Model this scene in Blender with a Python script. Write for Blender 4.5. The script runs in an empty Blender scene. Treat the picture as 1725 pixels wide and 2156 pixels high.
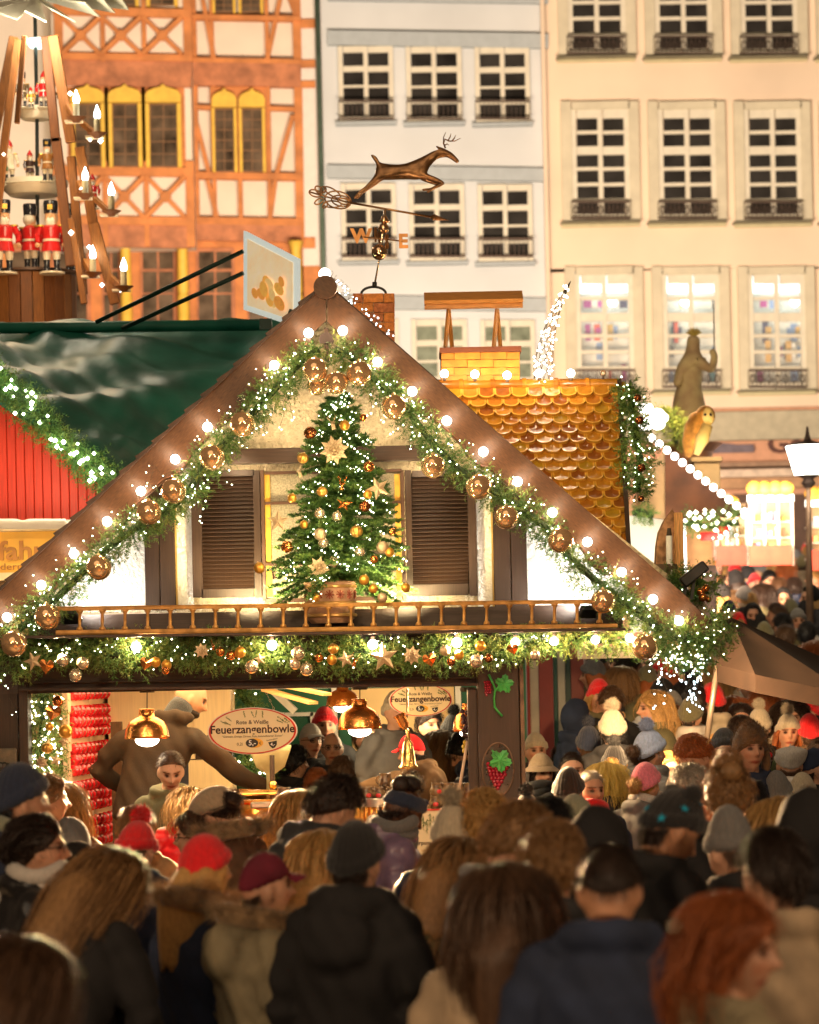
import bpy, bmesh, math, random
import numpy as np
from mathutils import Vector, Matrix
random.seed(7); RNG = np.random.default_rng(7)
SC = bpy.context.scene
PI = math.pi
# ------------------------------------------------------------------ camera, world, exposure
F, D, U0, V0, SH, ROLL = 6288.0, 20.0, 862.5, 1078.0, 323.0, math.radians(1.2)
ZC = 2.42
RT = Vector((math.cos(ROLL), 0, -math.sin(ROLL))); UP = Vector((math.sin(ROLL), 0, math.cos(ROLL)))
CAMPOS = Vector((0, -D, ZC))
cd = bpy.data.cameras.new('camera'); cam = bpy.data.objects.new('camera', cd); SC.collection.objects.link(cam)
cam.matrix_world = Matrix(((RT.x, UP.x, 0, CAMPOS.x), (RT.y, UP.y, -1, CAMPOS.y), (RT.z, UP.z, 0, CAMPOS.z), (0, 0, 0, 1)))
cd.sensor_width = 36; cd.sensor_fit = 'AUTO'; cd.lens = F / 2156 * 36; cd.shift_y = SH / 2156
cd.clip_start = .1; cd.clip_end = 500
cd.dof.use_dof = True; cd.dof.focus_distance = D + .1; cd.dof.aperture_fstop = 2.8; cd.dof.aperture_blades = 9
SC.camera = cam
W = bpy.data.worlds.new('World'); SC.world = W; W.use_nodes = True
nt = W.node_tree; bg = nt.nodes['Background']
sky = nt.nodes.new('ShaderNodeTexSky'); sky.sky_type = 'NISHITA'; sky.sun_disc = False
sky.sun_elevation = math.radians(-7); sky.sun_rotation = math.radians(200)
mx = nt.nodes.new('ShaderNodeMix'); mx.data_type = 'RGBA'; mx.inputs[0].default_value = .5
nt.links.new(sky.outputs[0], mx.inputs[6]); mx.inputs[7].default_value = (.36, .23, .13, 1)
nt.links.new(mx.outputs[2], bg.inputs[0]); bg.inputs[1].default_value = .33
SC.view_settings.view_transform = 'Standard'; SC.view_settings.look = 'None'
SC.view_settings.exposure = 0.55; SC.view_settings.gamma = 1; SC.view_settings.use_curve_mapping = False
SC.cycles.max_bounces = 6; SC.cycles.diffuse_bounces = 3; SC.cycles.glossy_bounces = 3; SC.cycles.transmission_bounces = 4
SC.cycles.transparent_max_bounces = 6
SC.cycles.sample_clamp_indirect = 2.5; SC.cycles.use_light_tree = True; SC.cycles.caustics_reflective = False
SC.cycles.caustics_refractive = False; SC.cycles.use_denoising = True

def P(u, v, y=0.0):
    """point of the place that stands at depth y"""
    d = y + D
    return CAMPOS + Vector((0, d, 0)) + RT * ((u - U0) / F * d) + UP * ((SH - (v - V0)) / F * d)
def K(y): return F / (y + D)            # pixels per metre at depth y
def ground(y):
    pts = [(-22, 0), (3, 0), (7, .06), (13, .45), (17, .75), (22, 1.3), (32, 2.25), (39, 2.6), (90, 2.6)]
    for (a, za), (b, zb) in zip(pts, pts[1:]):
        if y <= b: return za + (zb - za) * (max(y, a) - a) / (b - a)
    return 2.6

# ------------------------------------------------------------------ lamps
LAMP = (1.0, .62, .30)
def lamp(kind, loc, e, col=LAMP, size=.05, to=None, spot=None, parent=None, sy=None):
    l = bpy.data.lights.new('lamp_light', kind); l.energy = e; l.color = col
    if kind == 'AREA':
        l.size = size
        if sy: l.shape = 'RECTANGLE'; l.size_y = sy
    else: l.shadow_soft_size = size
    if spot: l.spot_size = math.radians(spot); l.spot_blend = .6
    o = bpy.data.objects.new('lamp_light', l); SC.collection.objects.link(o); o.location = loc
    if to is not None:
        o.rotation_euler = (Vector(to) - Vector(loc)).to_track_quat('-Z', 'Y').to_euler()
    return o
sl_ = bpy.data.lights.new('front_fill_sun', 'SUN'); sl_.energy = .30; sl_.angle = math.radians(45); sl_.color = (1, .76, .52)  # sun lamp added as soft warm fill from the front
so_ = bpy.data.objects.new('sun', sl_); SC.collection.objects.link(so_); so_.rotation_euler = (math.radians(52), 0, math.radians(-14))
for x in (-3.4, 3.8): lamp('SPOT', (x, -15, 8.6), 1500, (1, .72, .40), .25, to=(x * .1 - .45, 0, 3.45), spot=21)      # added out-of-view spots, no masts built, to brighten the stall front
for x, e in ((-7.5, 1050), (8.0, 950)): lamp('SPOT', (x, -17.5, 5.2), e, (1, .66, .38), .5, to=(x * -.15, -6.5, 1.35), spot=56)      # added out-of-view spots as warm fill on the crowd's backs
# market floodlights that wash the house fronts
lamp('SPOT', P(1440, 1120, 17), 7000, (1, .68, .44), 1.5, to=P(1440, 420, 40), spot=88)
lamp('SPOT', P(900, 1120, 17), 8000, (1, .86, .72), 1.5, to=P(900, 330, 40), spot=92)
lamp('SPOT', P(300, 1100, 17), 8200, (1, .74, .48), 1.5, to=P(330, 300, 40), spot=92)

# ------------------------------------------------------------------ materials
def nd(t, k, **kw):
    n = t.nodes.new(k)
    for a, b in kw.items(): setattr(n, a, b)
    return n
MATS = {}
def M(name, col=(.5, .5, .5), rough=.6, metal=0., var=.2, scale=6., bump=0., bscale=60., kind='noise', rot=(0, 0, 0),
      emit=None, es=0., col2=None, sheen=0., coat=0., trans=0., ior=1.45, alpha=1., bdist=.01, sample=True, detail=4.):
    if name in MATS: return MATS[name]
    m = bpy.data.materials.new(name); m.use_nodes = True; t = m.node_tree; b = t.nodes['Principled BSDF']
    c = tuple(col) + (1,); b.inputs['Base Color'].default_value = c
    b.inputs['Roughness'].default_value = rough; b.inputs['Metallic'].default_value = metal
    b.inputs['IOR'].default_value = ior
    if sheen: b.inputs['Sheen Weight'].default_value = sheen
    if coat: b.inputs['Coat Weight'].default_value = coat; b.inputs['Coat Roughness'].default_value = .12
    if trans: b.inputs['Transmission Weight'].default_value = trans
    if alpha < 1: b.inputs['Alpha'].default_value = alpha
    if emit is not None:
        b.inputs['Emission Color'].default_value = tuple(emit) + (1,); b.inputs['Emission Strength'].default_value = es
        if not sample: m.cycles.emission_sampling = 'NONE'
    if var or bump:
        tc = nd(t, 'ShaderNodeTexCoord'); mp = nd(t, 'ShaderNodeMapping', vector_type='TEXTURE')
        t.links.new(tc.outputs['Object'], mp.inputs['Vector']); mp.inputs['Rotation'].default_value = rot
        if kind == 'wood': mp.inputs['Scale'].default_value = (1, .045, .045)
        if kind == 'woodz': mp.inputs['Scale'].default_value = (.045, .045, 1)
        if kind == 'knit': mp.inputs['Scale'].default_value = (.5, .5, 1.2)
        if kind == 'strand': mp.inputs['Scale'].default_value = (.06, .06, .8)
    if var:
        n = nd(t, 'ShaderNodeTexNoise'); n.inputs['Scale'].default_value = scale; n.inputs['Detail'].default_value = detail
        t.links.new(mp.outputs[0], n.inputs['Vector'])
        r = nd(t, 'ShaderNodeValToRGB'); r.color_ramp.elements[0].position = .32; r.color_ramp.elements[1].position = .68
        lo = col2 if col2 else tuple(x * (1 - var) for x in col); hi = col if col2 else tuple(min(1, x * (1 + var)) for x in col)
        r.color_ramp.elements[0].color = tuple(lo) + (1,); r.color_ramp.elements[1].color = tuple(hi) + (1,)
        t.links.new(n.outputs['Fac'], r.inputs[0]); t.links.new(r.outputs[0], b.inputs['Base Color'])
        if metal < .5:
            rr = nd(t, 'ShaderNodeMapRange'); rr.inputs[3].default_value = max(0, rough - .12); rr.inputs[4].default_value = min(1, rough + .12)
            t.links.new(n.outputs['Fac'], rr.inputs[0]); t.links.new(rr.outputs[0], b.inputs['Roughness'])
    if bump:
        n2 = nd(t, 'ShaderNodeTexNoise'); n2.inputs['Scale'].default_value = bscale; n2.inputs['Detail'].default_value = 3
        t.links.new(mp.outputs[0], n2.inputs['Vector'])
        bp = nd(t, 'ShaderNodeBump'); bp.inputs['Strength'].default_value = bump; bp.inputs['Distance'].default_value = bdist
        t.links.new(n2.outputs['Fac'], bp.inputs['Height']); t.links.new(bp.outputs[0], b.inputs['Normal'])
    MATS[name] = m; return m
def E(name, col, s, sample=True):
    if name in MATS: return MATS[name]
    m = bpy.data.materials.new(name); m.use_nodes = True; t = m.node_tree; b = t.nodes['Principled BSDF']
    b.inputs['Base Color'].default_value = (.8, .8, .8, 1); b.inputs['Emission Color'].default_value = tuple(col) + (1,)
    b.inputs['Emission Strength'].default_value = s
    if not sample: m.cycles.emission_sampling = 'NONE'
    MATS[name] = m; return m

# ------------------------------------------------------------------ mesh helpers
class MB:
    def __init__(s): s.v = []; s.f = []; s.m = []; s.n = 0
    def add(s, V, Fc, m=0):
        V = np.asarray(V, float).reshape(-1, 3); s.v.append(V)
        s.f.extend([tuple(int(i) + s.n for i in f) for f in Fc]); s.m.extend([m] * len(Fc)); s.n += len(V); return s
    def box(s, c, d, R=None, m=0, taper=1.):
        h = np.array(d, float) / 2
        V = np.array([[x, y, z] for z in (-1, 1) for y in (-1, 1) for x in (-1, 1)], float)
        V[4:, :2] *= taper
        V = V * h
        if R is not None: V = V @ np.array(R).T
        return s.add(V + np.array(c), [(0, 2, 3, 1), (4, 5, 7, 6), (0, 1, 5, 4), (2, 6, 7, 3), (0, 4, 6, 2), (1, 3, 7, 5)], m)
    def beam(s, a, b, w, t, m=0):
        """bar from a to b in the x-z plane, width w, thickness t in y"""
        a, b = Vector(a), Vector(b); L = (b - a).length; ang = math.atan2(b.z - a.z, b.x - a.x)
        R = Matrix.Rotation(-ang, 3, 'Y'); return s.box((a + b) / 2, (L, t, w), R, m)
    def bar(s, a, b, w, t, m=0):
        a, b = Vector(a), Vector(b); q = (b - a).to_track_quat('Z', 'Y').to_matrix()
        return s.box((a + b) / 2, (w, t, (b - a).length), q, m)
    def prism(s, poly, y0, y1, m=0):
        """outline of (x,z) points extruded from y0 to y1"""
        n = len(poly); V = [(x, y0, z) for x, z in poly] + [(x, y1, z) for x, z in poly]
        Fc = [tuple(range(n)), tuple(range(2 * n - 1, n - 1, -1))] + [(i, i + n, (i + 1) % n + n, (i + 1) % n) for i in range(n)]
        return s.add(V, Fc, m)
    def tube(s, pts, r, n=6, m=0, cap=True):
        pts = [Vector(p) for p in pts]; k = len(pts); rs = r if hasattr(r, '__len__') else [r] * k
        V = []; up = Vector((0, 0, 1))
        for i, p in enumerate(pts):
            t = (pts[min(i + 1, k - 1)] - pts[max(i - 1, 0)]).normalized()
            a = t.cross(up)
            if a.length < .2: a = t.cross(Vector((0, 1, 0)))
            a.normalize(); b = t.cross(a)
            for j in range(n):
                w = 2 * PI * j / n; V.append(p + (a * math.cos(w) + b * math.sin(w)) * rs[i])
        Fc = [(i * n + j, i * n + (j + 1) % n, (i + 1) * n + (j + 1) % n, (i + 1) * n + j) for i in range(k - 1) for j in range(n)]
        if cap: Fc += [tuple(range(n - 1, -1, -1)), tuple(range((k - 1) * n, k * n))]
        return s.add([tuple(p) for p in V], Fc, m)
    def lathe(s, prof, n=16, o=(0, 0, 0), m=0, R=None, sx=1, sy=1):
        V = [(r * math.cos(2 * PI * j / n) * sx, r * math.sin(2 * PI * j / n) * sy, z) for r, z in prof for j in range(n)]
        V = np.array(V)
        if R is not None: V = V @ np.array(R).T
        k = len(prof)
        Fc = [(i * n + j, i * n + (j + 1) % n, (i + 1) * n + (j + 1) % n, (i + 1) * n + j) for i in range(k - 1) for j in range(n)]
        if prof[0][0] > 1e-4: Fc.append(tuple(range(n - 1, -1, -1)))
        if prof[-1][0] > 1e-4: Fc.append(tuple(range((k - 1) * n, k * n)))
        return s.add(V + np.array(o), Fc, m)
    def ball(s, c, r, seg=16, ring=10, m=0, sc=(1, 1, 1), R=None):
        pr = [(max(math.sin(PI * i / ring), 1e-5), -math.cos(PI * i / ring)) for i in range(ring + 1)]
        V = np.array([(a * math.cos(2 * PI * j / seg), a * math.sin(2 * PI * j / seg), z) for a, z in pr for j in range(seg)]) * r * np.array(sc)
        if R is not None: V = V @ np.array(R).T
        Fc = [(i * seg + j, i * seg + (j + 1) % seg, (i + 1) * seg + (j + 1) % seg, (i + 1) * seg + j) for i in range(ring) for j in range(seg)]
        return s.add(V + np.array(c), Fc, m)
    def grid(s, fn, nu, nv, m=0):
        V = [tuple(fn(i / nu, j / nv)) for j in range(nv + 1) for i in range(nu + 1)]
        w = nu + 1
        return s.add(V, [(j * w + i, j * w + i + 1, (j + 1) * w + i + 1, (j + 1) * w + i) for j in range(nv) for i in range(nu)], m)
    def mesh(s, name, mats, off=(0, 0, 0), smooth=False):
        me = bpy.data.meshes.new(name); V = np.concatenate(s.v) - np.array(off)
        me.from_pydata(V.tolist(), [], s.f)
        for x in (mats if isinstance(mats, (list, tuple)) else [mats]): me.materials.append(x)
        me.polygons.foreach_set('material_index', s.m)
        if smooth:
            me.shade_smooth() if smooth is True else me.shade_smooth()
        me.update(); return me
    def build(s, name, mats, parent=None, smooth=False, bevel=0., label=None, cat=None, group=None, kind=None, sharp=None):
        V = np.concatenate(s.v)
        if parent is None:
            lo, hi = V.min(0), V.max(0); off = np.array([(lo[0] + hi[0]) / 2, (lo[1] + hi[1]) / 2, lo[2]])
        else: off = np.array(wloc(parent))
        me = s.mesh(name, mats, off, smooth)
        if smooth == 'auto': me.set_sharp_from_angle(angle=math.radians(35))
        o = bpy.data.objects.new(name, me); SC.collection.objects.link(o)
        if parent is None: o.location = off
        else: o.parent = parent
        if bevel:
            b = o.modifiers.new('bevel', 'BEVEL'); b.width = bevel; b.segments = 1; b.limit_method = 'ANGLE'
        tag(o, label, cat, group, kind); return o
def wloc(o):
    v = Vector((0, 0, 0))
    while o is not None: v += o.location; o = o.parent
    return v
def tag(o, label=None, cat=None, group=None, kind=None):
    if label: o['label'] = label
    if cat: o['category'] = cat
    if group: o['group'] = group
    if kind: o['kind'] = kind
    return o
def thing(name, label, cat, loc, group=None, rz=0.):
    o = bpy.data.objects.new(name, None); SC.collection.objects.link(o); o.empty_display_size = .1
    o.location = loc; o.rotation_euler = (0, 0, rz); return tag(o, label, cat, group)
def inst(name, me, parent=None, loc=(0, 0, 0), rot=(0, 0, 0), sc=(1, 1, 1), mats=None, **kw):
    o = bpy.data.objects.new(name, me); SC.collection.objects.link(o); o.parent = parent
    o.location = loc; o.rotation_euler = rot; o.scale = sc if hasattr(sc, '__len__') else (sc,) * 3
    if mats:
        for i, m in enumerate(mats):
            o.material_slots[i].link = 'OBJECT'; o.material_slots[i].material = m
    return tag(o, **kw)
def dup(root, loc=None, rz=None, label=None, group=None, sc=None):
    r = root.copy(); SC.collection.objects.link(r)
    if loc is not None: r.location = loc
    if rz is not None: r.rotation_euler = (0, 0, rz)
    if sc is not None: r.scale = (sc,) * 3
    if label: r['label'] = label
    if group: r['group'] = group
    for ch in list(root.children):
        c = ch.copy(); SC.collection.objects.link(c); c.parent = r
        for g in list(ch.children):
            q = g.copy(); SC.collection.objects.link(q); q.parent = c
    return r
def pbox(mb, u0, v0, u1, v1, y, t, m=0):
    """box whose front face (at depth y) spans the given outline, t deep"""
    c = P((u0 + u1) / 2, (v0 + v1) / 2, y); k = K(y)
    return mb.box((c.x, y + t / 2, c.z), (abs(u1 - u0) / k, t, abs(v1 - v0) / k), m=m)
def PX(u, v, y):
    p = P(u, v, y); return (p.x, p.z)
ORD = ['', 'first', 'second', 'third', 'fourth', 'fifth', 'sixth', 'seventh', 'eighth', 'ninth', 'tenth', 'eleventh', 'twelfth', 'thirteenth',
       'fourteenth', 'fifteenth', 'sixteenth', 'seventeenth', 'eighteenth', 'nineteenth', 'twentieth', 'twenty-first', 'twenty-second',
       'twenty-third', 'twenty-fourth', 'twenty-fifth', 'twenty-sixth', 'twenty-seventh', 'twenty-eighth', 'twenty-ninth', 'thirtieth'] + ['thirty-' + x for x in 'first second third fourth fifth sixth seventh eighth ninth'.split()] + ['fortieth'] + ['forty-' + x for x in 'first second third fourth fifth sixth seventh eighth ninth'.split()]
def text(s, size, mat, parent=None, loc=(0, 0, 0), name='lettering', ext=.002, align='CENTER', sx=1., bold=.0, rz=0., tilt=0.):
    c = bpy.data.curves.new(name, 'FONT'); c.body = s; c.size = size; c.extrude = ext; c.align_x = align; c.align_y = 'CENTER'
    c.offset = bold; c.resolution_u = 3
    o = bpy.data.objects.new(name, c); SC.collection.objects.link(o)
    me = bpy.data.meshes.new_from_object(o); bpy.data.objects.remove(o); bpy.data.curves.remove(c)
    me.materials.clear(); me.materials.append(mat)
    o = bpy.data.objects.new(name, me); SC.collection.objects.link(o); o.parent = parent
    o.location = loc; o.rotation_euler = (PI / 2, tilt, rz); o.scale = (sx, 1, 1); return o
# ------------------------------------------------------------------ ground
mb = MB(); ys = [-22, -10, -3, 3, 7, 13, 17, 22, 32, 39, 60, 90]
mb.add([(x, y, ground(y)) for y in ys for x in (-40, 0, 40)], [(j * 3 + i, j * 3 + i + 1, (j + 1) * 3 + i + 1, (j + 1) * 3 + i) for j in range(len(ys) - 1) for i in (0, 1)])
gm = M('cobble paving', (.09, .08, .07), .7, var=.4, scale=5, bump=.7, bscale=9, bdist=.03)
mb.build('ground', gm, smooth=False, kind='structure')
# ------------------------------------------------------------------ houses behind the square
m_tim = M('orange timber', (.58, .22, .07), .75, var=.22, scale=3, bump=.3, bscale=30)
m_band = M('rust timber band', (.46, .18, .085), .75, var=.3, scale=4, bump=.4, bscale=20)
m_plas = M('white plaster', (.80, .70, .58), .9, var=.05, scale=1.5)
m_gold = M('yellow window surround', (.78, .50, .07), .6, var=.12, scale=5)
m_glass = M('dark window glass', (.03, .028, .026), .12, var=.5, scale=1.2)
m_glassw = M('brown window glass', (.10, .07, .045), .2, var=.7, scale=2.2)
m_frame = M('cream window frame', (.70, .66, .54), .6, var=.06)
m_bluew = M('pale blue grey render', (.64, .67, .69), .9, var=.07, scale=.5, bump=.2, bscale=4)
m_blueb = M('blue grey moulding', (.42, .47, .50), .8, var=.06)
m_tan = M('peach render', (.80, .65, .50), .9, var=.09, scale=.4, bump=.2, bscale=4)
m_green = M('olive green surround', (.62, .57, .43), .8, var=.08, scale=3)
m_iron = M('wrought iron', (.10, .07, .055), .5, .6, var=.2)
HY = 40.0
hb = thing('half_timbered_house', 'orange and white half timbered house with yellow arched window surrounds', 'house', (P(300, 1385, HY).x, HY, 2.6))
def hbox(name, u0, v0, u1, v1, y, t, m, par, **kw):
    mb = MB(); pbox(mb, u0, v0, u1, v1, y, t); return mb.build(name, m, par, **kw)
def hbeam(u0, v0, u1, v1, w, y, par=None, m=None, t=.12, name='timber'):
    mb = MB(); mb.beam(P(u0, v0, y), P(u1, v1, y), w / K(y), t); return mb.build(name, m or m_tim, par or hb)
hbox('wall', -90, -60, 634, 1400, HY + .12, 6, m_plas, hb)
hbox('wall', 112, -60, 403, 520, HY - .8, .9, m_plas, hb)          # the jettied bay
BY = HY - .82
# bay
for (a, b) in ((36, 114), (371, 458)):
    for i, (x0, x1) in enumerate(((133, 214), (217, 300), (304, 386))):
        uo = -3 if a < 100 else 4
        hbeam(x0 + uo, a, x1 + uo, b, 8.5, BY - .09); hbeam(x1 + uo, a + 1, x0 + uo, b, 8.5, BY - .1)
        mb = MB(); c = P((x0 + x1) / 2 + uo, (a + b) / 2, BY - .15); mb.box(c, (.17, .06, .17), Matrix.Rotation(PI / 4, 3, 'Y')); mb.build('timber_boss', m_tim, hb)
for x in (122, 215, 302, 394):
    hbeam(x, -30, x + 3, 130, 17 if x in (122, 394) else 9, BY - .03); hbeam(x + 6, 340, x + 9, 520, 17 if x in (122, 394) else 10, BY - .03)
hbeam(112, 22, 400, 30, 18, BY - .05)
for (v0, v1, m) in ((114, 128, m_tim), (128, 182, m_band), (352, 371, m_tim), (456, 474, m_tim), (474, 520, m_band)):
    mb = MB(); a = (v0 + v1) / 2; mb.beam(P(110, a - 2, BY), P(404, a + 3, BY), (v1 - v0) / K(BY), .2 if m is m_tim else .13); mb.build('timber', m, hb)
def arched(u0, u1, vt, vg, vb, y, cols, rows, par=hb):
    """yellow ogee surround with a window below"""
    k = K(y); f = MB(); cx = (u0 + u1) / 2; w = (u1 - u0) / 2
    pts = [PX(cx + w * sx, vt + (vg - vt) * t, y) for sx, t in ((-1, 1), (-1, .55), (-.85, .3), (-.5, .14), (-.2, .07), (0, -.12), (.2, .07), (.5, .14), (.85, .3), (1, .55), (1, 1))]
    f.prism(pts, y - .16, y - .02); wd = MB()
    for s in (-1, 1): pbox(f, cx + s * w - (0 if s < 0 else w * .22), vg - 1, cx + s * w + (w * .22 if s < 0 else 0), vb, y - .15, .14)
    a = f.build('window_surround', m_gold, par)
    win = MB(); pbox(win, u0 + w * .2, vg, u1 - w * .2, vb, y - .03, .06)
    wo = win.build('window', M('brown window wood', (.25, .13, .06), .6), par)
    iw0, iw1 = u0 + w * .26, u1 - w * .26
    for c in range(cols):
        for r in range(rows):
            p = MB(); du = (iw1 - iw0) / cols; dv = (vb - vg - 4) / rows
            pbox(p, iw0 + c * du + 1, vg + 2 + r * dv + 1.2, iw0 + (c + 1) * du - 1, vg + 2 + (r + 1) * dv - 1.2, y - .045, .012)
            p.build('pane', m_glassw, wo)
for (a, b) in ((150, 221), (229, 299), (307, 382)):
    pbox_ = hbox('wall_panel', a - 8, 182, b + 8, 352, BY - .0, .06, m_tim, hb)
    arched(a, b, 184, 218, 352, BY - .03, 2, 5)
for (a, b) in ((228, 292), (308, 374)): arched(a, b, -60, -40, 12, BY, 2, 4)
# right part
RY = HY - .02
for x in (403, 444, 560, 623):
    hbeam(x, -40, x + 4, 130, 17 if x in (403, 623) else 8, RY)
    hbeam(x + 5, 178, x + 10, 512, 17 if x in (403, 623) else 8, RY)
for (v0, v1, m) in ((33, 43, m_tim), (124, 134, m_tim), (134, 182, m_band), (364, 378, m_tim), (459, 474, m_tim), (474, 508, m_band)):
    mb = MB(); a = (v0 + v1) / 2; mb.beam(P(396, a - 1, RY), P(634, a + 3, RY), (v1 - v0) / K(RY), .22); mb.build('timber', m, hb)
for s in ((424, -20, 452, 128), (592, -10, 563, 126), (409, 240, 441, 366), (617, 244, 583, 368), (438, 379, 458, 461), (580, 378, 569, 461), (506, 378, 508, 461),
          (403, 226, 444, 228), (562, 229, 622, 231), (600, -30, 622, 30)):
    hbeam(*s, 9, RY - .03)
hbox('wall_panel', 444, 182, 562, 364, RY - .03, .05, m_tim, hb)
arched(447, 499, 192, 228, 362, RY - .05, 2, 6); arched(504, 559, 192, 228, 362, RY - .05, 2, 6)
arched(447, 496, -60, -30, 26, RY - .05, 2, 4); arched(502, 554, -60, -30, 26, RY - .05, 2, 4)
# ground floor
hbox('wall_panel', -80, 508, 640, 760, HY - .02, .1, m_tim, hb)
for (a, b) in ((215, 256), (296, 372), (414, 495), (20, 100), (110, 190), (520, 600)):
    win = MB(); pbox(win, a, 522, b, 700, HY - .08, .07); wo = win.build('window', m_band, hb)
    for c in range(2):
        for (v0, v1) in ((530, 566), (572, 616), (620, 695)):
            p = MB(); du = (b - a - 8) / 2; pbox(p, a + 5 + c * du, v0, a + 1 + (c + 1) * du, v1, HY - .10, .015); p.build('pane', m_glassw, wo)
for a in (268, 388, 627):
    mb = MB(); k = K(HY); c = P(a, 700, HY - .5); h = 190 / k; r = 12 / k
    mb.lathe([(r * 1.3, 0), (r * 1.3, .1), (r, .2), (r * 1.05, h * .4), (r * .8, h * .42), (r, h * .45), (r * .85, h * .9), (r * 1.4, h)], 10, c); mb.build('column', m_gold, hb, smooth=True)
# narrow white part and down pipe
for (v0, v1) in ((40, 58), (126, 142), (170, 184), (500, 522)):
    hbox('timber', 634, v0, 664, v1, HY - .05, .1, m_tim, hb)
hbox('wall', 634, -60, 690, 1400, HY + .02, 6, M('white render', (.78, .72, .66), .9, var=.04), hb)
hbox('wall_panel', 634, 560, 676, 760, HY - .02, .06, m_tim, hb)
# ---- pale blue house
bb = thing('pale_blue_house', 'pale blue grey town house with three columns of cream windows', 'house', (P(920, 1385, HY).x, HY, 2.6))
mb = MB(); a, b = P(668, -30, HY), P(692, 1000, HY); mb.tube([a - Vector((0, .2, 0)), b - Vector((0, .2, 0))], .055, 8)
mb.build('down_pipe', M('green down pipe', (.10, .15, .11), .5, .3), bb, smooth=True)
hbox('wall', 688, -60, 1156, 1400, HY + .05, 6, m_bluew, bb)
for (v0, v1) in ((-6, 2), (66, 96), (349, 376), (622, 650)):
    mb = MB(); c0 = P(690, (v0 + v1) / 2, HY - .02); c1 = P(1154, (v0 + v1) / 2 + 7, HY - .02); mb.beam(c0, c1, (v1 - v0) / K(HY), .2); mb.build('moulding', m_blueb, bb)
def window(u0, v0, u1, v1, y, rows, par, mf, glass, sill=True, sur=None, tr=2, muntin=6, lit=None):
    f = MB()
    if sur:
        s = MB(); w = (u1 - u0) * .13
        pbox(s, u0, v0, u0 + w, v1, y - .14, .13); pbox(s, u1 - w, v0, u1, v1, y - .14, .13); pbox(s, u0 + w, v0, u1 - w, v0 + w * .75, y - .14, .13)
        s.build('window_surround', sur, par)
        s = MB(); pbox(s, u0 - 2, v1, u1 + 2, v1 + 3, y - .3, .3); s.build('sill', M('dark sill', (.22, .2, .13), .7), par)
        s = MB(); pbox(s, u0, v1 + 3, u1, v1 + 12, y - .1, .1); s.build('apron', M('pale olive apron', (.60, .55, .34), .8, var=.06), par)
        u0 += w; u1 -= w; v0 += w * .75
    elif sill:
        s = MB(); pbox(s, u0 - 6, v1, u1 + 6, v1 + 7, y - .2, .2); s.build('sill', m_blueb, par)
    W_, H_ = u1 - u0, v1 - v0
    # frame bars
    cols = ((u0 + W_ * .085, u0 + W_ * .46), (u0 + W_ * .54, u0 + W_ * .915))
    rr = []
    n = rows; top = v0 + H_ * .085; 
    pitch = (H_ * .90 - H_ * .06) / n
    for r in range(n):
        a = top + r * pitch + (H_ * .045 if r >= tr else 0); rr.append((a, a + pitch - H_ * .03))
    for u in (u0, cols[0][1], cols[1][1]):
        nxt = {u0: cols[0][0], cols[0][1]: cols[1][0], cols[1][1]: u1}[u]; pbox(f, u, v0, nxt, v1, y - .09, .10)
    es = [v0] + [x for ab in rr for x in ab] + [v1]
    for i in range(0, len(es), 2):
        for c in cols: pbox(f, c[0], es[i], c[1], es[i + 1], y - .08, .08)
    wo = f.build('window', mf, par)
    for c in cols:
        for (a, b) in rr:
            p = MB(); pbox(p, c[0], a, c[1], b, y - .03, .02); p.build('pane', glass, wo)
    return wo
for (a, b) in ((713, 829), (854, 971), (997, 1112)):
    for (v0, v1) in ((97, 255), (382, 545), (664, 830)):
        d = (v0 - 97) / 285 * 6 + (a - 713) / 285 * 4
        window(a + d, v0 + d * .6, b + d, v1 + d * .6, HY, 4, bb, m_frame, m_glass if v0 < 600 else M('green grey glass', (.16, .19, .13), .3, var=.2), tr=1)
        if v0 < 600:
            mb = MB(); k = K(HY)
            for vv in (v1 - 42, v1 - 5): mb.beam(P(a + d, vv, HY - .35), P(b + d, vv, HY - .35), .04, .04)
            for i in range(13): u = a + d + (b - a) * i / 12; mb.beam(P(u, v1 - 42, HY - .35), P(u, v1 - 5, HY - .35), .012, .012)
            mb.build('balcony_rail', m_iron, bb, kind=None)
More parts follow.
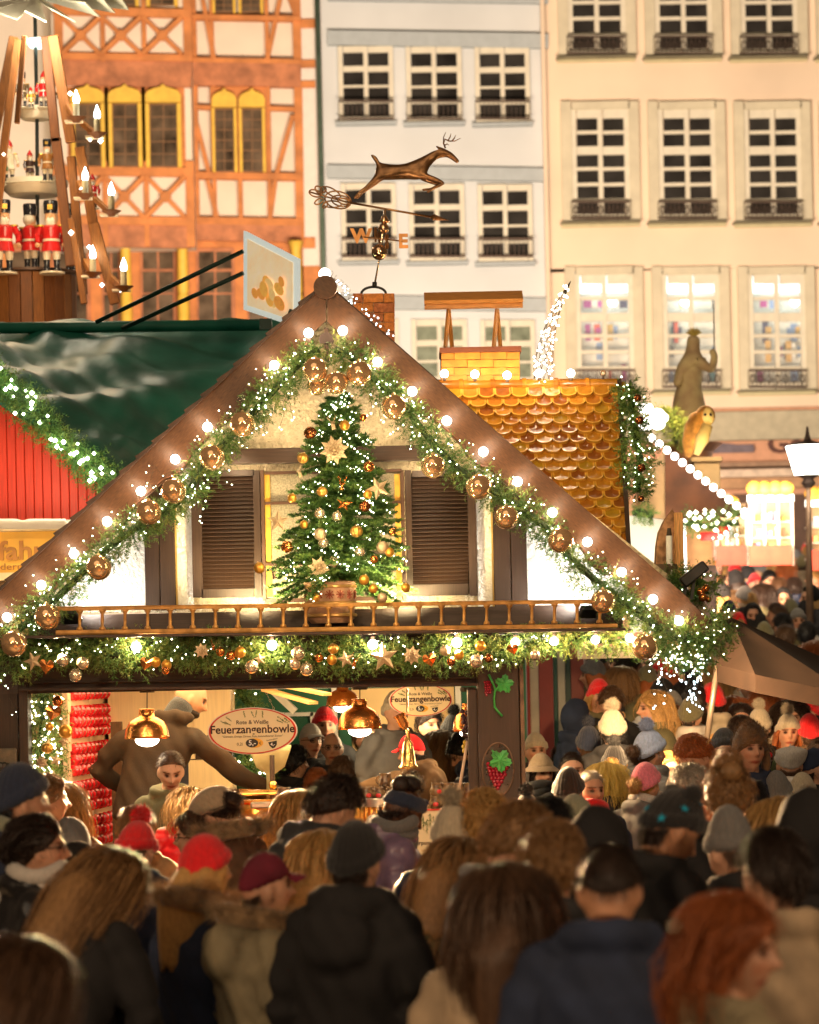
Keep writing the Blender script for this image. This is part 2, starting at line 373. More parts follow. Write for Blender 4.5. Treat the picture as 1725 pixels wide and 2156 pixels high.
# ---- peach house
tb = thing('peach_house', 'tall peach coloured house with olive green window surrounds', 'house', (P(1450, 1385, HY).x, HY, 2.6))
hbox('wall', 1152, -60, 1900, 566, HY, .25, m_tan, tb); hbox('wall', 1152, 566, 1207, 826, HY, .25, m_tan, tb); hbox('wall', 1152, 826, 1900, 860, HY, .25, m_tan, tb)
for a, b in ((1345, 1386), (1527, 1570), (1707, 1750)): hbox('wall', a, 566, b, 826, HY, .25, m_tan, tb)
hbox('wall', 1152, 860, 1800, 1400, HY, .25, M('pink ground floor render', (.62, .34, .22), .85, var=.1), tb)
hbox('wall', 1152, -60, 1160, 1400, HY - .25, .25, m_tan, tb)
m_lit = E('lit shop glass', (.80, .95, .92), 1.15)
cols = ((1183, 1347), (1366, 1529), (1547, 1709), (1727, 1890))
for ci, (a, b) in enumerate(cols):
    for ri, (v0, v1) in enumerate(((-140, 117), (213, 465), (561, 820))):
        d = ri * 9 - 9
        if ri < 2:
            window(a + d, v0, b + d, v1, HY, 6, tb, m_frame, m_glass, sur=m_green, tr=2)
        else:
            wo = window(a + d, v0, b + d, v1, HY, 6, tb, m_frame, M('clear glass', (.9, .95, .95), .05, alpha=.08, var=0), sur=m_green, tr=2)
        mb = MB()
        aa, bb_ = a + d + 20, b + d - 20; v = v1
        for vv in (v - 40, v - 5): mb.beam(P(aa, vv, HY - .3), P(bb_, vv, HY - .3), .035, .04)
        for i in range(15): u = aa + (bb_ - aa) * i / 14; mb.beam(P(u, v - 40, HY - .3), P(u, v - 5, HY - .3), .014, .012)
        for i in range(7):
            u = aa + (bb_ - aa) * (i + .5) / 7; r = 5 / K(HY)
            c = P(u, v - 22, HY - .3); mb.tube([(c.x + r * math.cos(t * .8), c.y, c.z + 1.8 * r * math.sin(t * .8)) for t in range(9)], .012, 4)
        mb.build('balcony_rail', m_iron, tb)
# lit shop behind the top row: rooms with goods
gc = [(.02, .03, .10), (.35, .03, .22), (.6, .08, .05), (.8, .8, .75), (.05, .25, .3), (.6, .35, .1), (.12, .12, .13), (.2, .3, .5)]
for ci, (a, b) in enumerate(cols):
    a += 29; b -= 13
    hbox('shop_room', a, 575, b, 822, HY + .85, .05, M('shop back wall', (.75, .72, .62), .9, var=.1, scale=2), tb)
    s = hbox('shop_ceiling_light', a + 5, 580, b - 5, 616, HY + .6, .05, E('cool shop light', (.66, .92, 1), 1.0), tb)
    lamp('POINT', P((a + b) / 2, 650, HY + .1), 6, (.7, .92, 1), .3)
    for i in range(15):
        u = random.uniform(a + 10, b - 12); v = random.choice((640, 700, 740, 790)); w = random.uniform(8, 17); h = random.uniform(18, 48) if v > 690 else random.uniform(10, 22)
        c = gc[random.randrange(len(gc))]
        hbox('shop_goods', u, v - h / 2, u + w, v + h / 2, HY + .3 + .03 * i, .02, M('goods %d' % gc.index(c), c, .7), tb)
    for u, v in ((random.uniform(a + 20, b - 20), 600), (random.uniform(a + 20, b - 20), 636)):
        m2 = MB(); m2.ball(P(u, v, HY + .5), .09, 10, 8); m2.build('shop_spotlight', E('shop spotlight', (.9, 1, 1), 6, False), tb, smooth=True)
# mouldings and shop front of the peach house
for (v0, v1, m, t) in ((868, 928, M('grey green fascia', (.45, .41, .30), .8, var=.1), .3), (975, 984, M('brown ledge', (.32, .2, .13), .7), .7), (990, 1006, M('pale ledge', (.66, .53, .42), .7), .6), (1008, 1030, M('tan fascia', (.50, .3, .17), .8, var=.2), .4)):
    hbox('moulding', 1156, v0, 1800, v1, HY - t, t - .004, m, tb)
txt = text('Ge', 54 / K(HY), M('dark sign letters', (.10, .03, .02), .5), tb, name='shop_lettering', ext=.03, bold=.012, sx=1.15)
txt.location = Vector(P(1653, 936, HY - .06)) - wloc(tb)
mb = MB(); c = P(1540, 945, HY - .1); mb.box(c, (.9, .05, .16), taper=1); mb.prism([PX(u, v, HY) for u, v in ((1470, 938), (1500, 932), (1560, 938), (1592, 946), (1560, 952), (1480, 956))], HY - .12, HY - .04)
mb.build('fish_emblem', M('grey violet emblem', (.16, .13, .16), .7), tb)
for i in range(9):
    a = 1420 + i * 42; c = E('warm shop window', (1, .5, .2), .3) if i % 3 else M('shop door dark', (.10, .05, .03), .5)
    hbox('shop_window', a, 1040, a + 34, 1230, HY - .02, .018, c, tb)
# ------------------------------------------------------------------ the mulled wine stall
ms = thing('market_stall', 'big gabled mulled wine stall with brown gable boards and golden cross roof', 'market stall', (P(650, 1600, 1).x, 1.5, 0))
m_rake = M('brown varnished board', (.080, .035, .015), .36, var=.62, scale=26, bump=.5, bscale=70, kind='wood', rot=(0, math.radians(41), 0), coat=.25, bdist=.004)
m_rakeL = M('brown varnished board on the left', (.078, .034, .0145), .36, var=.62, scale=26, bump=.5, bscale=70, kind='wood', rot=(0, math.radians(-43), 0), coat=.25, bdist=.004)
m_dark = M('dark brown painted wood', (.038, .019, .011), .45, var=.25, scale=5, bump=.2, bscale=40, kind='wood', rot=(0, PI / 2, 0), bdist=.004)
m_darkh = M('dark brown painted beam', (.042, .021, .013), .42, var=.25, scale=5, bump=.2, bscale=40, kind='wood', bdist=.004)
m_stuc = M('rough cream stucco', (.64, .53, .36), .95, var=.1, scale=8, bump=1., bscale=34, bdist=.03)
m_stuw = M('rough white stucco', (.80, .78, .72), .95, var=.06, scale=8, bump=1., bscale=34, bdist=.025)
m_shin = M('old dark shingle', (.055, .032, .022), .7, var=.4, scale=6, bump=.4)
m_brass = M('old gilded wood', (.50, .25, .07), .36, .3, var=.35, scale=14)
def spart(mb, name, m, par=ms, **kw): return mb.build(name, m, par, **kw)
def sbox(name, u0, v0, u1, v1, y, t, m, par=ms, **kw):
    mb = MB(); pbox(mb, u0, v0, u1, v1, y, t); return mb.build(name, m, par, **kw)
RY = -.35
# gable boards with a carved lower edge
def rake(pt, us, ue, slope, m):
    n = 150; top = []; bot = []
    for i in range(n + 1):
        u = us + (ue - us) * i / n; v = pt + abs(u - us) * slope
        s = abs(u - us)
        ph = ((s - 40) / 128) % 1.0
        w = 78 if s < 22 else 94 + 15 * (1 / (1 + math.exp((ph - .28) * 30)) if ph < .64 else 1 / (1 + math.exp(-(ph - .93) * 42)))
        if s < 46: w = min(w, 78 + max(0, s - 22) * .9)
        top.append((u, v)); bot.append((u, v + w))
    mb = MB(); V = []
    for (u, v), (a, b) in zip(top, bot):
        x, z = PX(u, v, RY); x2, z2 = PX(a, b, RY)
        V += [(x, RY, z), (x2, RY, z2), (x, RY + .045, z), (x2, RY + .045, z2), (x2, RY + .004, z2 + .012)]
    Fc = []
    for i in range(n):
        a, b = 5 * i, 5 * i + 5
        Fc += [(a, a + 1, b + 1, b), (a + 2, b + 2, b + 3, a + 3), (a, b, b + 2, a + 2), (a + 1, a + 3, b + 3, b + 1)]
    Fc += [(0, 2, 3, 1), (5 * n, 5 * n + 1, 5 * n + 3, 5 * n + 2)]
    mb.add(V, [f if us < ue else f[::-1] for f in Fc]); o = mb.build('gable_board', m, ms)
    # thin raised lip along the carved edge
    mb = MB(); mb.tube([(P(a, b - 7, RY - .006)) for a, b in bot[8::1]], .006, 5); mb.build('edge_groove', M('edge groove brown', (.12, .045, .02), .6), o)
    return o
rake(600, 689.5, 1452, .867, m_rake)
rake(597, 686.5, -50, .944, m_rakeL)
mb = MB(); mb.prism([PX(u, v, RY) for u, v in ((1452, 1266), (1516, 1331), (1448, 1333), (1412, 1331))], RY, RY + .045); mb.prism([PX(u, v, RY) for u, v in ((1452, 1260.6), (1452, 1332), (1413, 1331), (1400, 1318), (1440, 1280))], RY - .002, RY + .04)
spart(mb, 'gable_board_tip', m_rake)
sbox('king_post', 684, 690, 692, 760, RY - .01, .05, m_dark)
mb = MB(); mb.prism([PX(688 + 16 * math.cos(t), 716 - 16 * math.sin(t), RY) for t in np.linspace(-.5, PI + .5, 14)], RY - .02, RY - .004); spart(mb, 'carved_boss', M('near black wood', (.03, .018, .014), .6))
# ridge cap (round log end) and roof slabs
mb = MB(); c = P(685, 603, -.42); c.y = 1.4; mb.lathe([(.078, -1.85), (.078, 1.8)], 18, c, R=Matrix.Rotation(PI / 2, 3, 'X')); spart(mb, 'ridge_log', m_rake, smooth='auto')
def slab(u0, v0, u1, v1, y0, y1, t=.05, name='roof_slope', m=None):
    a, b = P(u0, v0, -.35), P(u1, v1, -.35); mb = MB(); n = Vector((-(b.z - a.z), 0, b.x - a.x)).normalized()
    if n.z < 0: n = -n
    V = [(p.x, y, p.z) for y in (y0, y1) for p in (a, b, b + n * t, a + n * t)]
    mb.add(V, [(0, 1, 2, 3), (4, 7, 6, 5), (0, 4, 5, 1), (3, 2, 6, 7), (0, 3, 7, 4), (1, 5, 6, 2)]); return mb.build(name, m or m_shin, ms)
rl = slab(684, 599, -50, 1292, RY - .01, 3.6, .018); rr_ = slab(692, 602, 1516, 1325, RY + .02, 3.6, .012)
for i in range(21):                                       # shingle ends that show over the left board
    a = i / 21; u = 672 - 34.3 * i; v = 597 + (686.5 - u) * .944
    p = P(u, v, RY); q = P(u - 37, v + 35, RY); d = (q - p).normalized(); n = Vector((-d.z, 0, d.x)); n = n if n.z > 0 else -n
    mb = MB(); mb.prism([(p.x, p.z), (q.x, q.z), (q.x + n.x * .034, q.z + n.z * .034), (p.x + n.x * .01, p.z + n.z * .01)], RY - .03 - .002 * (i % 2), RY + .5); mb.build('shingle', m_shin, rl)
# gable wall
WY = .12
mb = MB(); mb.prism([PX(u, v, WY) for u, v in ((687, 640), (20, 1270), (20, 1290), (1490, 1290), (1490, 1275))], WY, WY + .12); spart(mb, 'gable_wall', m_stuc)
mb = MB(); mb.prism([PX(u, v, WY - .01) for u, v in ((308, 1085), (90, 1284), (308, 1284))], WY - .022, WY - .002); spart(mb, 'white_wall_panel', m_stuw)
mb = MB(); mb.prism([PX(u, v, WY - .01) for u, v in ((1105, 1030), (1105, 1284), (1420, 1284))], WY - .022, WY - .002); spart(mb, 'white_wall_panel', m_stuw)
for a in ((370, 985, 406, 1280), (1004, 960, 1038, 1280)): sbox('white_wall_panel', *a, WY - .018, .016, m_stuw)
for a in ((304, 335), (336, 368), (1039, 1074), (1075.5, 1109)): sbox('wall_post', a[0], 1000 if a[0] < 500 else 985, a[1], 1284, WY - .07, .065, m_dark, bevel=.004)
sbox('wall_beam', 478, 941, 904, 973, WY - .08, .075, m_darkh, bevel=.004)
sbox('batten', 368.5, 1010, 372, 1280, WY - .04, .035, M('ochre batten', (.5, .33, .1), .7)); sbox('batten', 1035, 1000, 1038.5, 1280, WY - .04, .035, MATS['ochre batten'])
# window with its panes
m_wf = M('window frame brown', (.085, .04, .024), .45, var=.2, scale=8)
wmb = MB()
for a in ((551, 990, 558, 1265), (846, 990, 853, 1265), (558, 990, 846, 996), (558, 1258, 846, 1266), (700, 996, 706, 1258)): pbox(wmb, *a, WY - .06, .055)
for v in (1055, 1184):
    pbox(wmb, 558, v, 700, v + 6, WY - .058, .05); pbox(wmb, 706, v, 846, v + 6, WY - .058, .05)
win = wmb.build('window', m_wf, ms)
m_fr = M('frosted window glass', (.34, .29, .20), .35, var=.35, scale=90, bump=.5, bscale=160, bdist=.003, coat=.3)
for a in ((558, 700), (706, 846)):
    for b in ((996, 1055), (1061, 1184), (1190, 1258)): sbox('pane', a[0] + .6, b[0] + .6, a[1] - .6, b[1] - .6, WY - .03, .01, m_fr, win)
for a in ((559, 571), (833, 845)): sbox('curtain', a[0], 998, a[1], 1257, WY - .042, .008, M('ochre curtain', (.62, .33, .05), .8, var=.15, scale=20), win)
# shutters
def shutter(u0, u1, v0, v1, l0, l1, a, b):
    f = MB()
    for q in ((u0, v0, l0, v1), (l1, v0, u1, v1), (l0, v0, l1, a), (l0, b, l1, v1)): pbox(f, *q, WY - .07, .045)
    s = f.build('shutter', m_dark, ms); n = int((b - a) / 8.2); k = K(WY)
    pm = MB(); c = P((l0 + l1) / 2, a, WY); pm.box((0, 0, 0), ((l1 - l0) / k, .006, 10 / k), Matrix.Rotation(math.radians(-38), 3, 'X')); me = pm.mesh('slat', m_dark)
    for i in range(n):
        c = P((l0 + l1) / 2, a + (i + .5) * (b - a) / n, WY - .045); inst('slat', me, s, c - wloc(s))
    sbox('shutter_back', l0, a, l1, b, WY - .015, .01, MATS['near black wood'], s)
shutter(404, 549, 990, 1258, 425, 535, 1003, 1240); shutter(855, 1003, 990, 1254, 868, 986, 1003, 1230)
# ledge, rail, eaves
sbox('ledge_beam', 60, 1284, 1312, 1342, -.12, .35, m_darkh)
def hb2(name, u0, v0, u1, v1, h, y, t, m, par=ms):
    mb = MB(); a, b = P(u0, v0, y), P(u1, v1, y); mb.beam(a, b, h / K(y), t); return mb.build(name, m, par, bevel=.003)
hb2('ledge_floor', 60, 1342, 1312, 1326, 6, -.30, .5, m_darkh)
rail = MB(); rail.beam(P(118, 1283, -.5), P(1248, 1267, -.5), 6.5 / K(-.5), .03)
rail.beam(P(118, 1331, -.5), P(1300, 1317, -.5), 8 / K(-.5), .035)
ro = rail.build('gilded_rail', m_brass, ms, bevel=.003)
for s in range(2):
    mb = MB(); mb.tube([P(118, 1279 if s else 1336, -.51), P(1262, 1263.5 if s else 1320, -.51)], .006, 6); mb.build('rail_moulding', m_brass, ro, smooth=True)
for i in range(24):
    u = 168 + 47.6 * i; dv = -(u - 118) * .0142
    if u > 1290: break
    mb = MB(); a, b = P(u, 1328 + dv, -.5), P(u + .3, 1286 + dv, -.5)
    mb.tube([a, a.lerp(b, .12), a.lerp(b, .2), a.lerp(b, .5), a.lerp(b, .8), a.lerp(b, .9), b], [.022, .020, .010, .011, .010, .019, .026], 8)
    mb.build('baluster', m_brass, ro, smooth=True)
    for w, vv in ((-1, 1289), (1, 1289), (-1, 1325), (1, 1325)):
        pass
sbox('dark_wall', -50, 1336, 1012, 1452, -.06, .16, m_darkh)
sbox('dark_wall', 1012, 1336, 1104, 1400, -.07, .17, m_darkh)
for (v, h, y) in ((1347, 5, -.12), (1432, 3, -.09), (1446, 7, -.12)):
    hb2('header_moulding', 40 if v > 1400 else -40, v + 6, 1008 if v > 1400 else 1310, v - (5 if v > 1400 else 9), h, y, .06, m_darkh)
for u in range(262, 1310, 95): sbox('eaves_block', u, 1337 - (u - 262) * .012, u + 26, 1352 - (u - 262) * .012, -.26, .14, m_dark)
sbox('dark_wall', -60, 1452, 43, 2060, -.05, .2, m_dark)
sbox('door_jamb', 43, 1440, 62, 1900, -.1, .2, m_dark, bevel=.004); sbox('door_jamb', 988, 1450, 1009, 1830, -.1, .2, m_dark, bevel=.004)
post = sbox('corner_post', 1010, 1396, 1099, 2010, -.14, .3, m_dark, bevel=.006)
sbox('post_edge', 1100, 1370, 1108, 2010, -.16, .3, M('worn brown edge', (.13, .07, .04), .4, var=.4, scale=12), post)
# carved grapes on the post
m_leaf = M('painted green leaf', (.045, .33, .06), .35, var=.3, scale=20, bump=.4, bscale=50, coat=.4)
m_grape = M('painted red grape', (.33, .012, .03), .22, var=.25, scale=30, coat=.5)
GY = -.16
def leaf(cu, cv, s, rot, y, n=60):
    pts = []
    for i in range(n):
        t = 2 * PI * i / n; r = (.62 + .38 * abs(math.cos(2.5 * t))) * (1 + .08 * math.cos(20 * t)); a = t + rot
        pts.append(PX(cu + s * r * math.sin(a), cv + s * r * math.cos(a), y))
    mb = MB(); c = PX(cu, cv, y)
    V = [(c[0], y - .022, c[1])] + [(x, y - (.012 if i % 12 < 6 else .02), z) for i, (x, z) in enumerate(pts)] + [(x, y, z) for x, z in pts]
    Fc = [(0, 1 + i, 1 + (i + 1) % n) for i in range(n)] + [(1 + i, 1 + n + i, 1 + n + (i + 1) % n, 1 + (i + 1) % n) for i in range(n)]
    mb.add(V, [f[::-1] for f in Fc])
    for k in range(5):
        a = rot + k * 2 * PI / 5; mb.tube([P(cu, cv, y - .024), P(cu + s * .8 * math.sin(a), cv + s * .8 * math.cos(a), y - .02)], .003, 4)
    return mb
GV = -.165
carv = MB(); L = [(1029, 1420), (1037, 1436), (1043, 1452), (1040, 1470), (1042, 1488), (1050, 1500), (1058, 1508)]
carv.tube([P(u, v, GV) for u, v in L], .008, 8); carv.tube([P(u, v, GV) for u, v in ((1043, 1456), (1050, 1446), (1058, 1440))], .006, 8); carv.build('vine_stem', m_leaf, post, smooth=True)
leaf(1062, 1440, 20, .5, -.142).build('vine_leaf', m_leaf, post)
for i in range(16):
    r = i // 3; u = 1021 + (i % 3) * 4.8 + (r % 2) * 1.5 + r * .4; v = 1436 + r * 5.5
    mb = MB(); mb.ball(P(u, v, -.148), .0095, 8, 6); mb.build('grape', m_grape, post, smooth=True)
mb = MB(); mb.prism([PX(1049 + 33 * math.cos(t) * (1 if abs(math.sin(t)) < .8 else 1), 1620 + 56 * math.sin(t), -.14) for t in np.linspace(0, 2 * PI, 40, endpoint=False)], -.147, -.1405)
mb.build('carved_oval', M('carved black oval', (.025, .018, .014), .3, var=.5, scale=20, bump=1, bscale=18, coat=.3), post)
mb = MB(); mb.tube([P(1049 + 33 * math.cos(t), 1620 + 56 * math.sin(t), -.146) for t in np.linspace(0, 2 * PI, 41)], .006, 6); mb.build('oval_rim', MATS['worn brown edge'], post, smooth=True)
n = 0
for r, c in enumerate((6, 6, 5, 5, 4, 3, 2, 1)):
    for q in range(c):
        u = 1047 + (q - (c - 1) / 2) * 7.6 + (r % 2) * 1.2; v = 1609 + r * 7.3
        mb = MB(); mb.ball(P(u, v, -.158), .0145, 10, 7); mb.build('grape', m_grape, post, smooth=True)
leaf(1054, 1601, 24, .1, -.172).build('vine_leaf', m_leaf, post)
mb = MB(); mb.tube([P(1036, 1580, -.17), P(1044, 1586, -.175), P(1052, 1596, -.18)], .006, 7); mb.build('vine_stem', m_leaf, post, smooth=True)
# golden cross roof: fish scale tiles on a real slope
ya, yb = .55, 1.55; A = P(1110, 1165, ya); B = P(1110, 822, yb); up = (B - A); LU = up.length; up.normalize(); nn = Vector((1, 0, 0)).cross(up).normalized()
nn = nn if nn.y < 0 else -nn
x0, x1 = P(905, 822, yb).x, P(1302, 822, yb).x
mb = MB(); a = Vector((x0 - .1, A.y, A.z)); b = Vector((x1 - .01, A.y, A.z)); c = Vector((x1 - .01, B.y, B.z)); d = Vector((x0 - .1, B.y, B.z))
mb.add([tuple(p) for p in (a, b, c, d)] + [tuple(p + Vector((0, .06, -.03))) for p in (a, b, c, d)], [(0, 1, 2, 3), (7, 6, 5, 4), (0, 4, 5, 1), (1, 5, 6, 2), (2, 6, 7, 3), (3, 7, 4, 0)])
cr = mb.build('cross_roof', M('golden brown roof board', (.35, .14, .02), .4), ms)
m_tiles = [M('amber glazed tile', (.36, .13, .014), .2, var=.22, scale=7, coat=.3, bump=.2, bscale=24), M('golden glazed tile', (.44, .19, .018), .22, var=.2, scale=7, coat=.3, bump=.2, bscale=24),
           M('brown glazed tile', (.25, .075, .012), .2, var=.3, scale=7, coat=.3, bump=.2, bscale=24), M('olive glazed tile', (.38, .22, .016), .22, var=.2, scale=7, coat=.5, bump=.1, bscale=20)]
tw, tp = .118, .092; n = 12; V = []; prof = [(-tw / 2, .14), (-tw / 2, .03)] + [(tw / 2 * math.sin(t), .03 - .052 * math.cos(t)) for t in np.linspace(-PI / 2 * .9, PI / 2 * .9, 11)] + [(tw / 2, .03), (tw / 2, .14)]
tme = []
for q in range(4):
    mb = MB(); k = len(prof)
    zt = lambda y: .006 + .036 * (1 - (y + .022) / .16)
    V = [(x * .985, y, zt(y)) for x, y in prof] + [(x * .985, y, -.004) for x, y in prof] + [(x * .80, .03 + (y - .03) * .78 if y < .03 else y, zt(y) - .003) for x, y in prof]; V.append((0, .05, .016))
    Fc = [(3 * k, 2 * k + i, 2 * k + i + 1) for i in range(k - 1)] + [(3 * k, 3 * k - 1, 2 * k)] + [(i, k + i, k + i + 1, i + 1) for i in range(k - 1)] + [(2 * k + i, i, i + 1, 2 * k + i + 1) for i in range(k - 1)]
    mb.add(V, Fc); mb.m = [0] * k + [1] * (2 * k - 2); tme.append(mb.mesh('roof_tile', [m_tiles[q], M('bright tile rim', (.66, .36, .05), .3, coat=.4)]))
Rm = Matrix((Vector((1, 0, 0)), up, nn)).transposed()
rows = int(LU / tp)
for r in range(rows):
    for cc in range(12):
        x = x1 - tw * (cc + .5 + .5 * (r % 2)) - .01
        p = Vector((x, A.y, A.z)) + up * (r * tp + .01) + nn * .012
        # skip what lies behind the gable board
        uu = (x - CAMPOS.x) * F / (p.y + D) + U0; ppv = V0 + SH - (p.z - ZC) * F / (p.y + D) + (x) * math.sin(ROLL) * 0
        if uu < 689 + (ppv - 604) / .867 - 70: continue
        q = random.choices((0, 1, 2, 3), (4, 4, 3, 1.5) if r > rows * .55 else (3, 3, 2, 4) if r > rows * .35 else (5, 2, 4, 1))[0]
        o = inst('roof_tile', tme[q], cr, p - wloc(cr)); o.rotation_euler = Rm.to_euler()
        o.rotation_euler.x += random.uniform(-.02, .02); o.rotation_euler.y += random.uniform(-.02, .02)
for i in range(6):
    u0 = 900 + i * 66.5; mb = MB(); a = P(u0, 813 + i * -.4, yb + .03); b = P(u0 + 70, 812, yb + .03); b.z = a.z
    mb.lathe([(.052, 0), (.052, (b - a).length * .12), (.045, (b - a).length * .14), (.042, (b - a).length)], 14, a, R=Matrix.Rotation(PI / 2, 3, 'Y'), sx=1.05, sy=1.1)
    o = mb.build('ridge_cap', m_tiles[1 if i % 2 else 0], cr, smooth='auto')
mb = MB(); mb.bar(P(1304, 802, yb - .02), P(1324, 1150, ya - .02), .03, .045); mb.build('verge_board', m_dark, cr)
# brick plinth and little plank roof on the cross roof
def bricks(u0, v0, u1, v1, y, dep, rows, per, mats, par, gap=1.2):
    k = K(y); hh = (v1 - v0) / rows
    for r in range(rows):
        offs = 0 if r % 2 else .5; w = (u1 - u0) / per
        for c in range(per + (1 if offs else 0)):
            a = max(u0, u0 + (c - offs) * w) + gap / 2; b = min(u1, u0 + (c + 1 - offs) * w) - gap / 2
            if b - a < 2: continue
            mb = MB(); pbox(mb, a, v0 + r * hh + gap / 2, b, v0 + (r + 1) * hh - gap / 2, y - .006 * random.random(), .03)
            mb.build('brick', mats[random.randrange(len(mats))], par)
m_bo = [M('ochre painted brick', (.62, .26, .03), .45, var=.18, scale=14, bump=.3, bscale=50), M('amber painted brick', (.68, .30, .035), .45, var=.18, scale=14, bump=.3, bscale=50)]
m_br = [M('orange brick', (.50, .17, .035), .8, var=.3, scale=30, bump=.7, bscale=60), M('red brown brick', (.38, .12, .04), .8, var=.35, scale=30, bump=.7, bscale=60)]
pl = sbox('brick_plinth', 929, 741, 1095, 812, yb + .03, .4, M('brown mortar', (.22, .10, .04), .8), ms)
bricks(929, 741, 1095, 806, yb + .005, .03, 4, 3, m_bo, pl)
sbox('plinth_cap', 926, 730, 1098, 741, yb - .02, .48, M('red brown cap', (.22, .07, .035), .6, var=.2), pl)
m_pine = M('orange pine', (.60, .26, .06), .4, var=.3, scale=12, kind='wood', coat=.3, bump=.2, bscale=60, bdist=.003)
pr = thing('plank_roof', 'little orange plank roof on trestles above the brick plinth of the golden roof', 'small roof', P(997, 731, yb + .1))
for x, sx in ((945, 1), (1047, -1)):
    for dx in (-7, 7): bell_roof = MB(); bell_roof.bar(P(x, 650, yb + .1), P(x + dx, 731, yb + .1 + dx * .004), .02, .025); bell_roof.build('trestle_leg', m_pine, pr)
mb = MB(); mb.box((0, 0, 0), (205 / K(yb), .26, .03), Matrix.Rotation(.30, 3, 'X')); mb2 = mb
for s, vv in ((1, 626), (-1, 638)):
    mb = MB(); c = P(997, vv, yb + .1 - .06 * s); mb.box(c, (208 / K(yb), .16, .028), Matrix.Rotation(math.radians(28) * (1 if s > 0 else 1), 3, 'X')); mb.build('roof_plank', m_pine, pr)
sbox('roof_plank', 897, 633, 1100, 648, yb - .0, .02, m_pine, pr)
# brick chimney
ch = sbox('chimney', 744, 619, 829, 760, .92, .3, M('pale mortar', (.45, .33, .2), .9), ms)
bricks(743, 617, 830, 760, .9, .03, 7, 2, m_br, ch, 1.6)
mb = MB()
for i in range(8):
    a = P(830, 617 + i * 20.4, .9); b = P(830, 617 + (i + 1) * 20.4 - 1.5, .9); mb.box(((a.x - .004), 1.06, (a.z + b.z) / 2), (.012, .28, a.z - b.z - .003))
mb.build('brick_side', m_br[1], ch)
# open stall interior
m_cream = M('cream cabinet', (.85, .68, .40), .55, var=.06, scale=4, kind='woodz')
m_int = M('warm interior board', (.50, .34, .16), .7, var=.12, scale=5)
sbox('inner_ceiling', 40, 1395, 1010, 1402, 0, 3.4, m_int)
sbox('platform', -50, 1880, 1104, 2045, .1, 3.2, m_int)
sbox('cabinet', 228, 1400, 408, 1600, 2.0, .5, m_cream); sbox('cabinet', 408, 1400, 486, 1548, 1.98, .5, m_cream); sbox('cabinet', 400, 1600, 492, 1900, 2.0, .5, m_cream)
sbox('cabinet_gap', 300, 1548, 488, 1603, 2.1, .3, m_dark)
mb = MB(); mb.ball(P(489 - 12, 1510, 1.95), .018, 10, 8); mb.build('cabinet_knob', M('brass knob', (.6, .4, .12), .25, 1.), ms, smooth=True)
sbox('inner_side_wall', -40, 1400, 62, 2000, 3.2, .05, m_int)
sbox('hanging_coat', 236, 1520, 258, 1830, 1.5, .12, M('brown hanging coat', (.13, .07, .035), .9, var=.3, scale=14, kind='woodz', bump=.5), ms)
sbox('counter', 62, 1790, 990, 2035, -.28, .5, m_darkh)
sbox('counter_top', 40, 1782, 1009, 1790, -.33, .62, MATS['worn brown edge'])
# people outside lamps: light from the copper lamps etc. is built with them
lamp('AREA', P(520, 1412, .9), 48, (1, .70, .34), 2.4, to=P(520, 1800, 1.0), sy=1.2)
# box floodlights on the ledge
def flood(u, v, y, to, e, lab):
    t = thing('floodlight', lab, 'floodlight', P(u, v + 14, y), 'small box floodlights on the stall')
    q = (Vector(to) - P(u, v, y)).to_track_quat('-Z', 'Y').to_matrix()
    mb = MB(); mb.box(P(u, v, y), (.13, .09, .045), q); mb.build('lamp_housing', M('black lamp housing', (.02, .02, .02), .35), t, bevel=.006)
    mb = MB(); mb.box(P(u, v, y) + q @ Vector((0, 0, -.026)), (.115, .075, .004), q); mb.build('lamp_glass', E('white flood glass', (1, .96, .9), 9), t)
    mb = MB(); mb.bar(P(u - 18, v + 13, y), P(u - 18, v, y), .01, .02); mb.bar(P(u + 18, v + 13, y), P(u + 18, v, y), .01, .02); mb.build('bracket', MATS['black lamp housing'], t)
    return t
flood(150, 1300, -.28, P(215, 1190, .1), 0, 'small black floodlight on the ledge at the left end of the gilded rail')
flood(1240, 1288, -.28, P(1180, 1170, .1), 0, 'small black floodlight on the ledge at the right end of the gilded rail')
lamp('SPOT', P(172, 1282, -.32), 20, (1, .93, .82), .06, to=P(245, 1180, .1), spot=130)
lamp('SPOT', P(1222, 1270, -.32), 26, (1, .93, .82), .06, to=P(1160, 1165, .1), spot=130)
lamp('SPOT', P(520, 1277, -.38), 60, (1, .78, .40), .06, to=P(560, 1060, .1), spot=140)  # this pair is added, no fixtures built, to brighten the gable plaster
lamp('SPOT', P(860, 1272, -.38), 60, (1, .78, .40), .06, to=P(820, 1060, .1), spot=140)
for u in (150, 420, 640, 900): lamp('SPOT', P(u, 1449, .12), 160, (1, .66, .30), .03, to=P(u + (525 - u) * .2, 1900, -5), spot=120)  # added hidden spots behind the header, putting rim light on the crowd
for u, e, q in ((1300, 300, 1580), (1345, 420, 1700)): lamp('SPOT', P(u, 1343, -.05), e * 1.6, (1, .62, .30), .05, to=P(q, 1700, 3.5), spot=60)  # added spots under the eaves to brighten the crowd on the right
for u in (120, 290, 573, 785, 960): lamp('SPOT', P(u, 1364, -.5), 1750, (1, .62, .30), .04, to=P(u + (525 - u) * .1, 1800, -5.5), spot=125)  # extra outward spots added along the eaves bulbs to rim-light heads
for u in (500, 610, 790, 900): lamp('POINT', P(u, 900 if 550 < u < 850 else 985, -.12), 2.2, (1, .76, .46), .04)  # added points without fixtures to lift the upper gable plaster
lamp('POINT', P(1140, 740, .7), 4, (1, .66, .22), .1)
lamp('POINT', P(1225, 1060, -.1), 6, (1, .75, .32), .06)
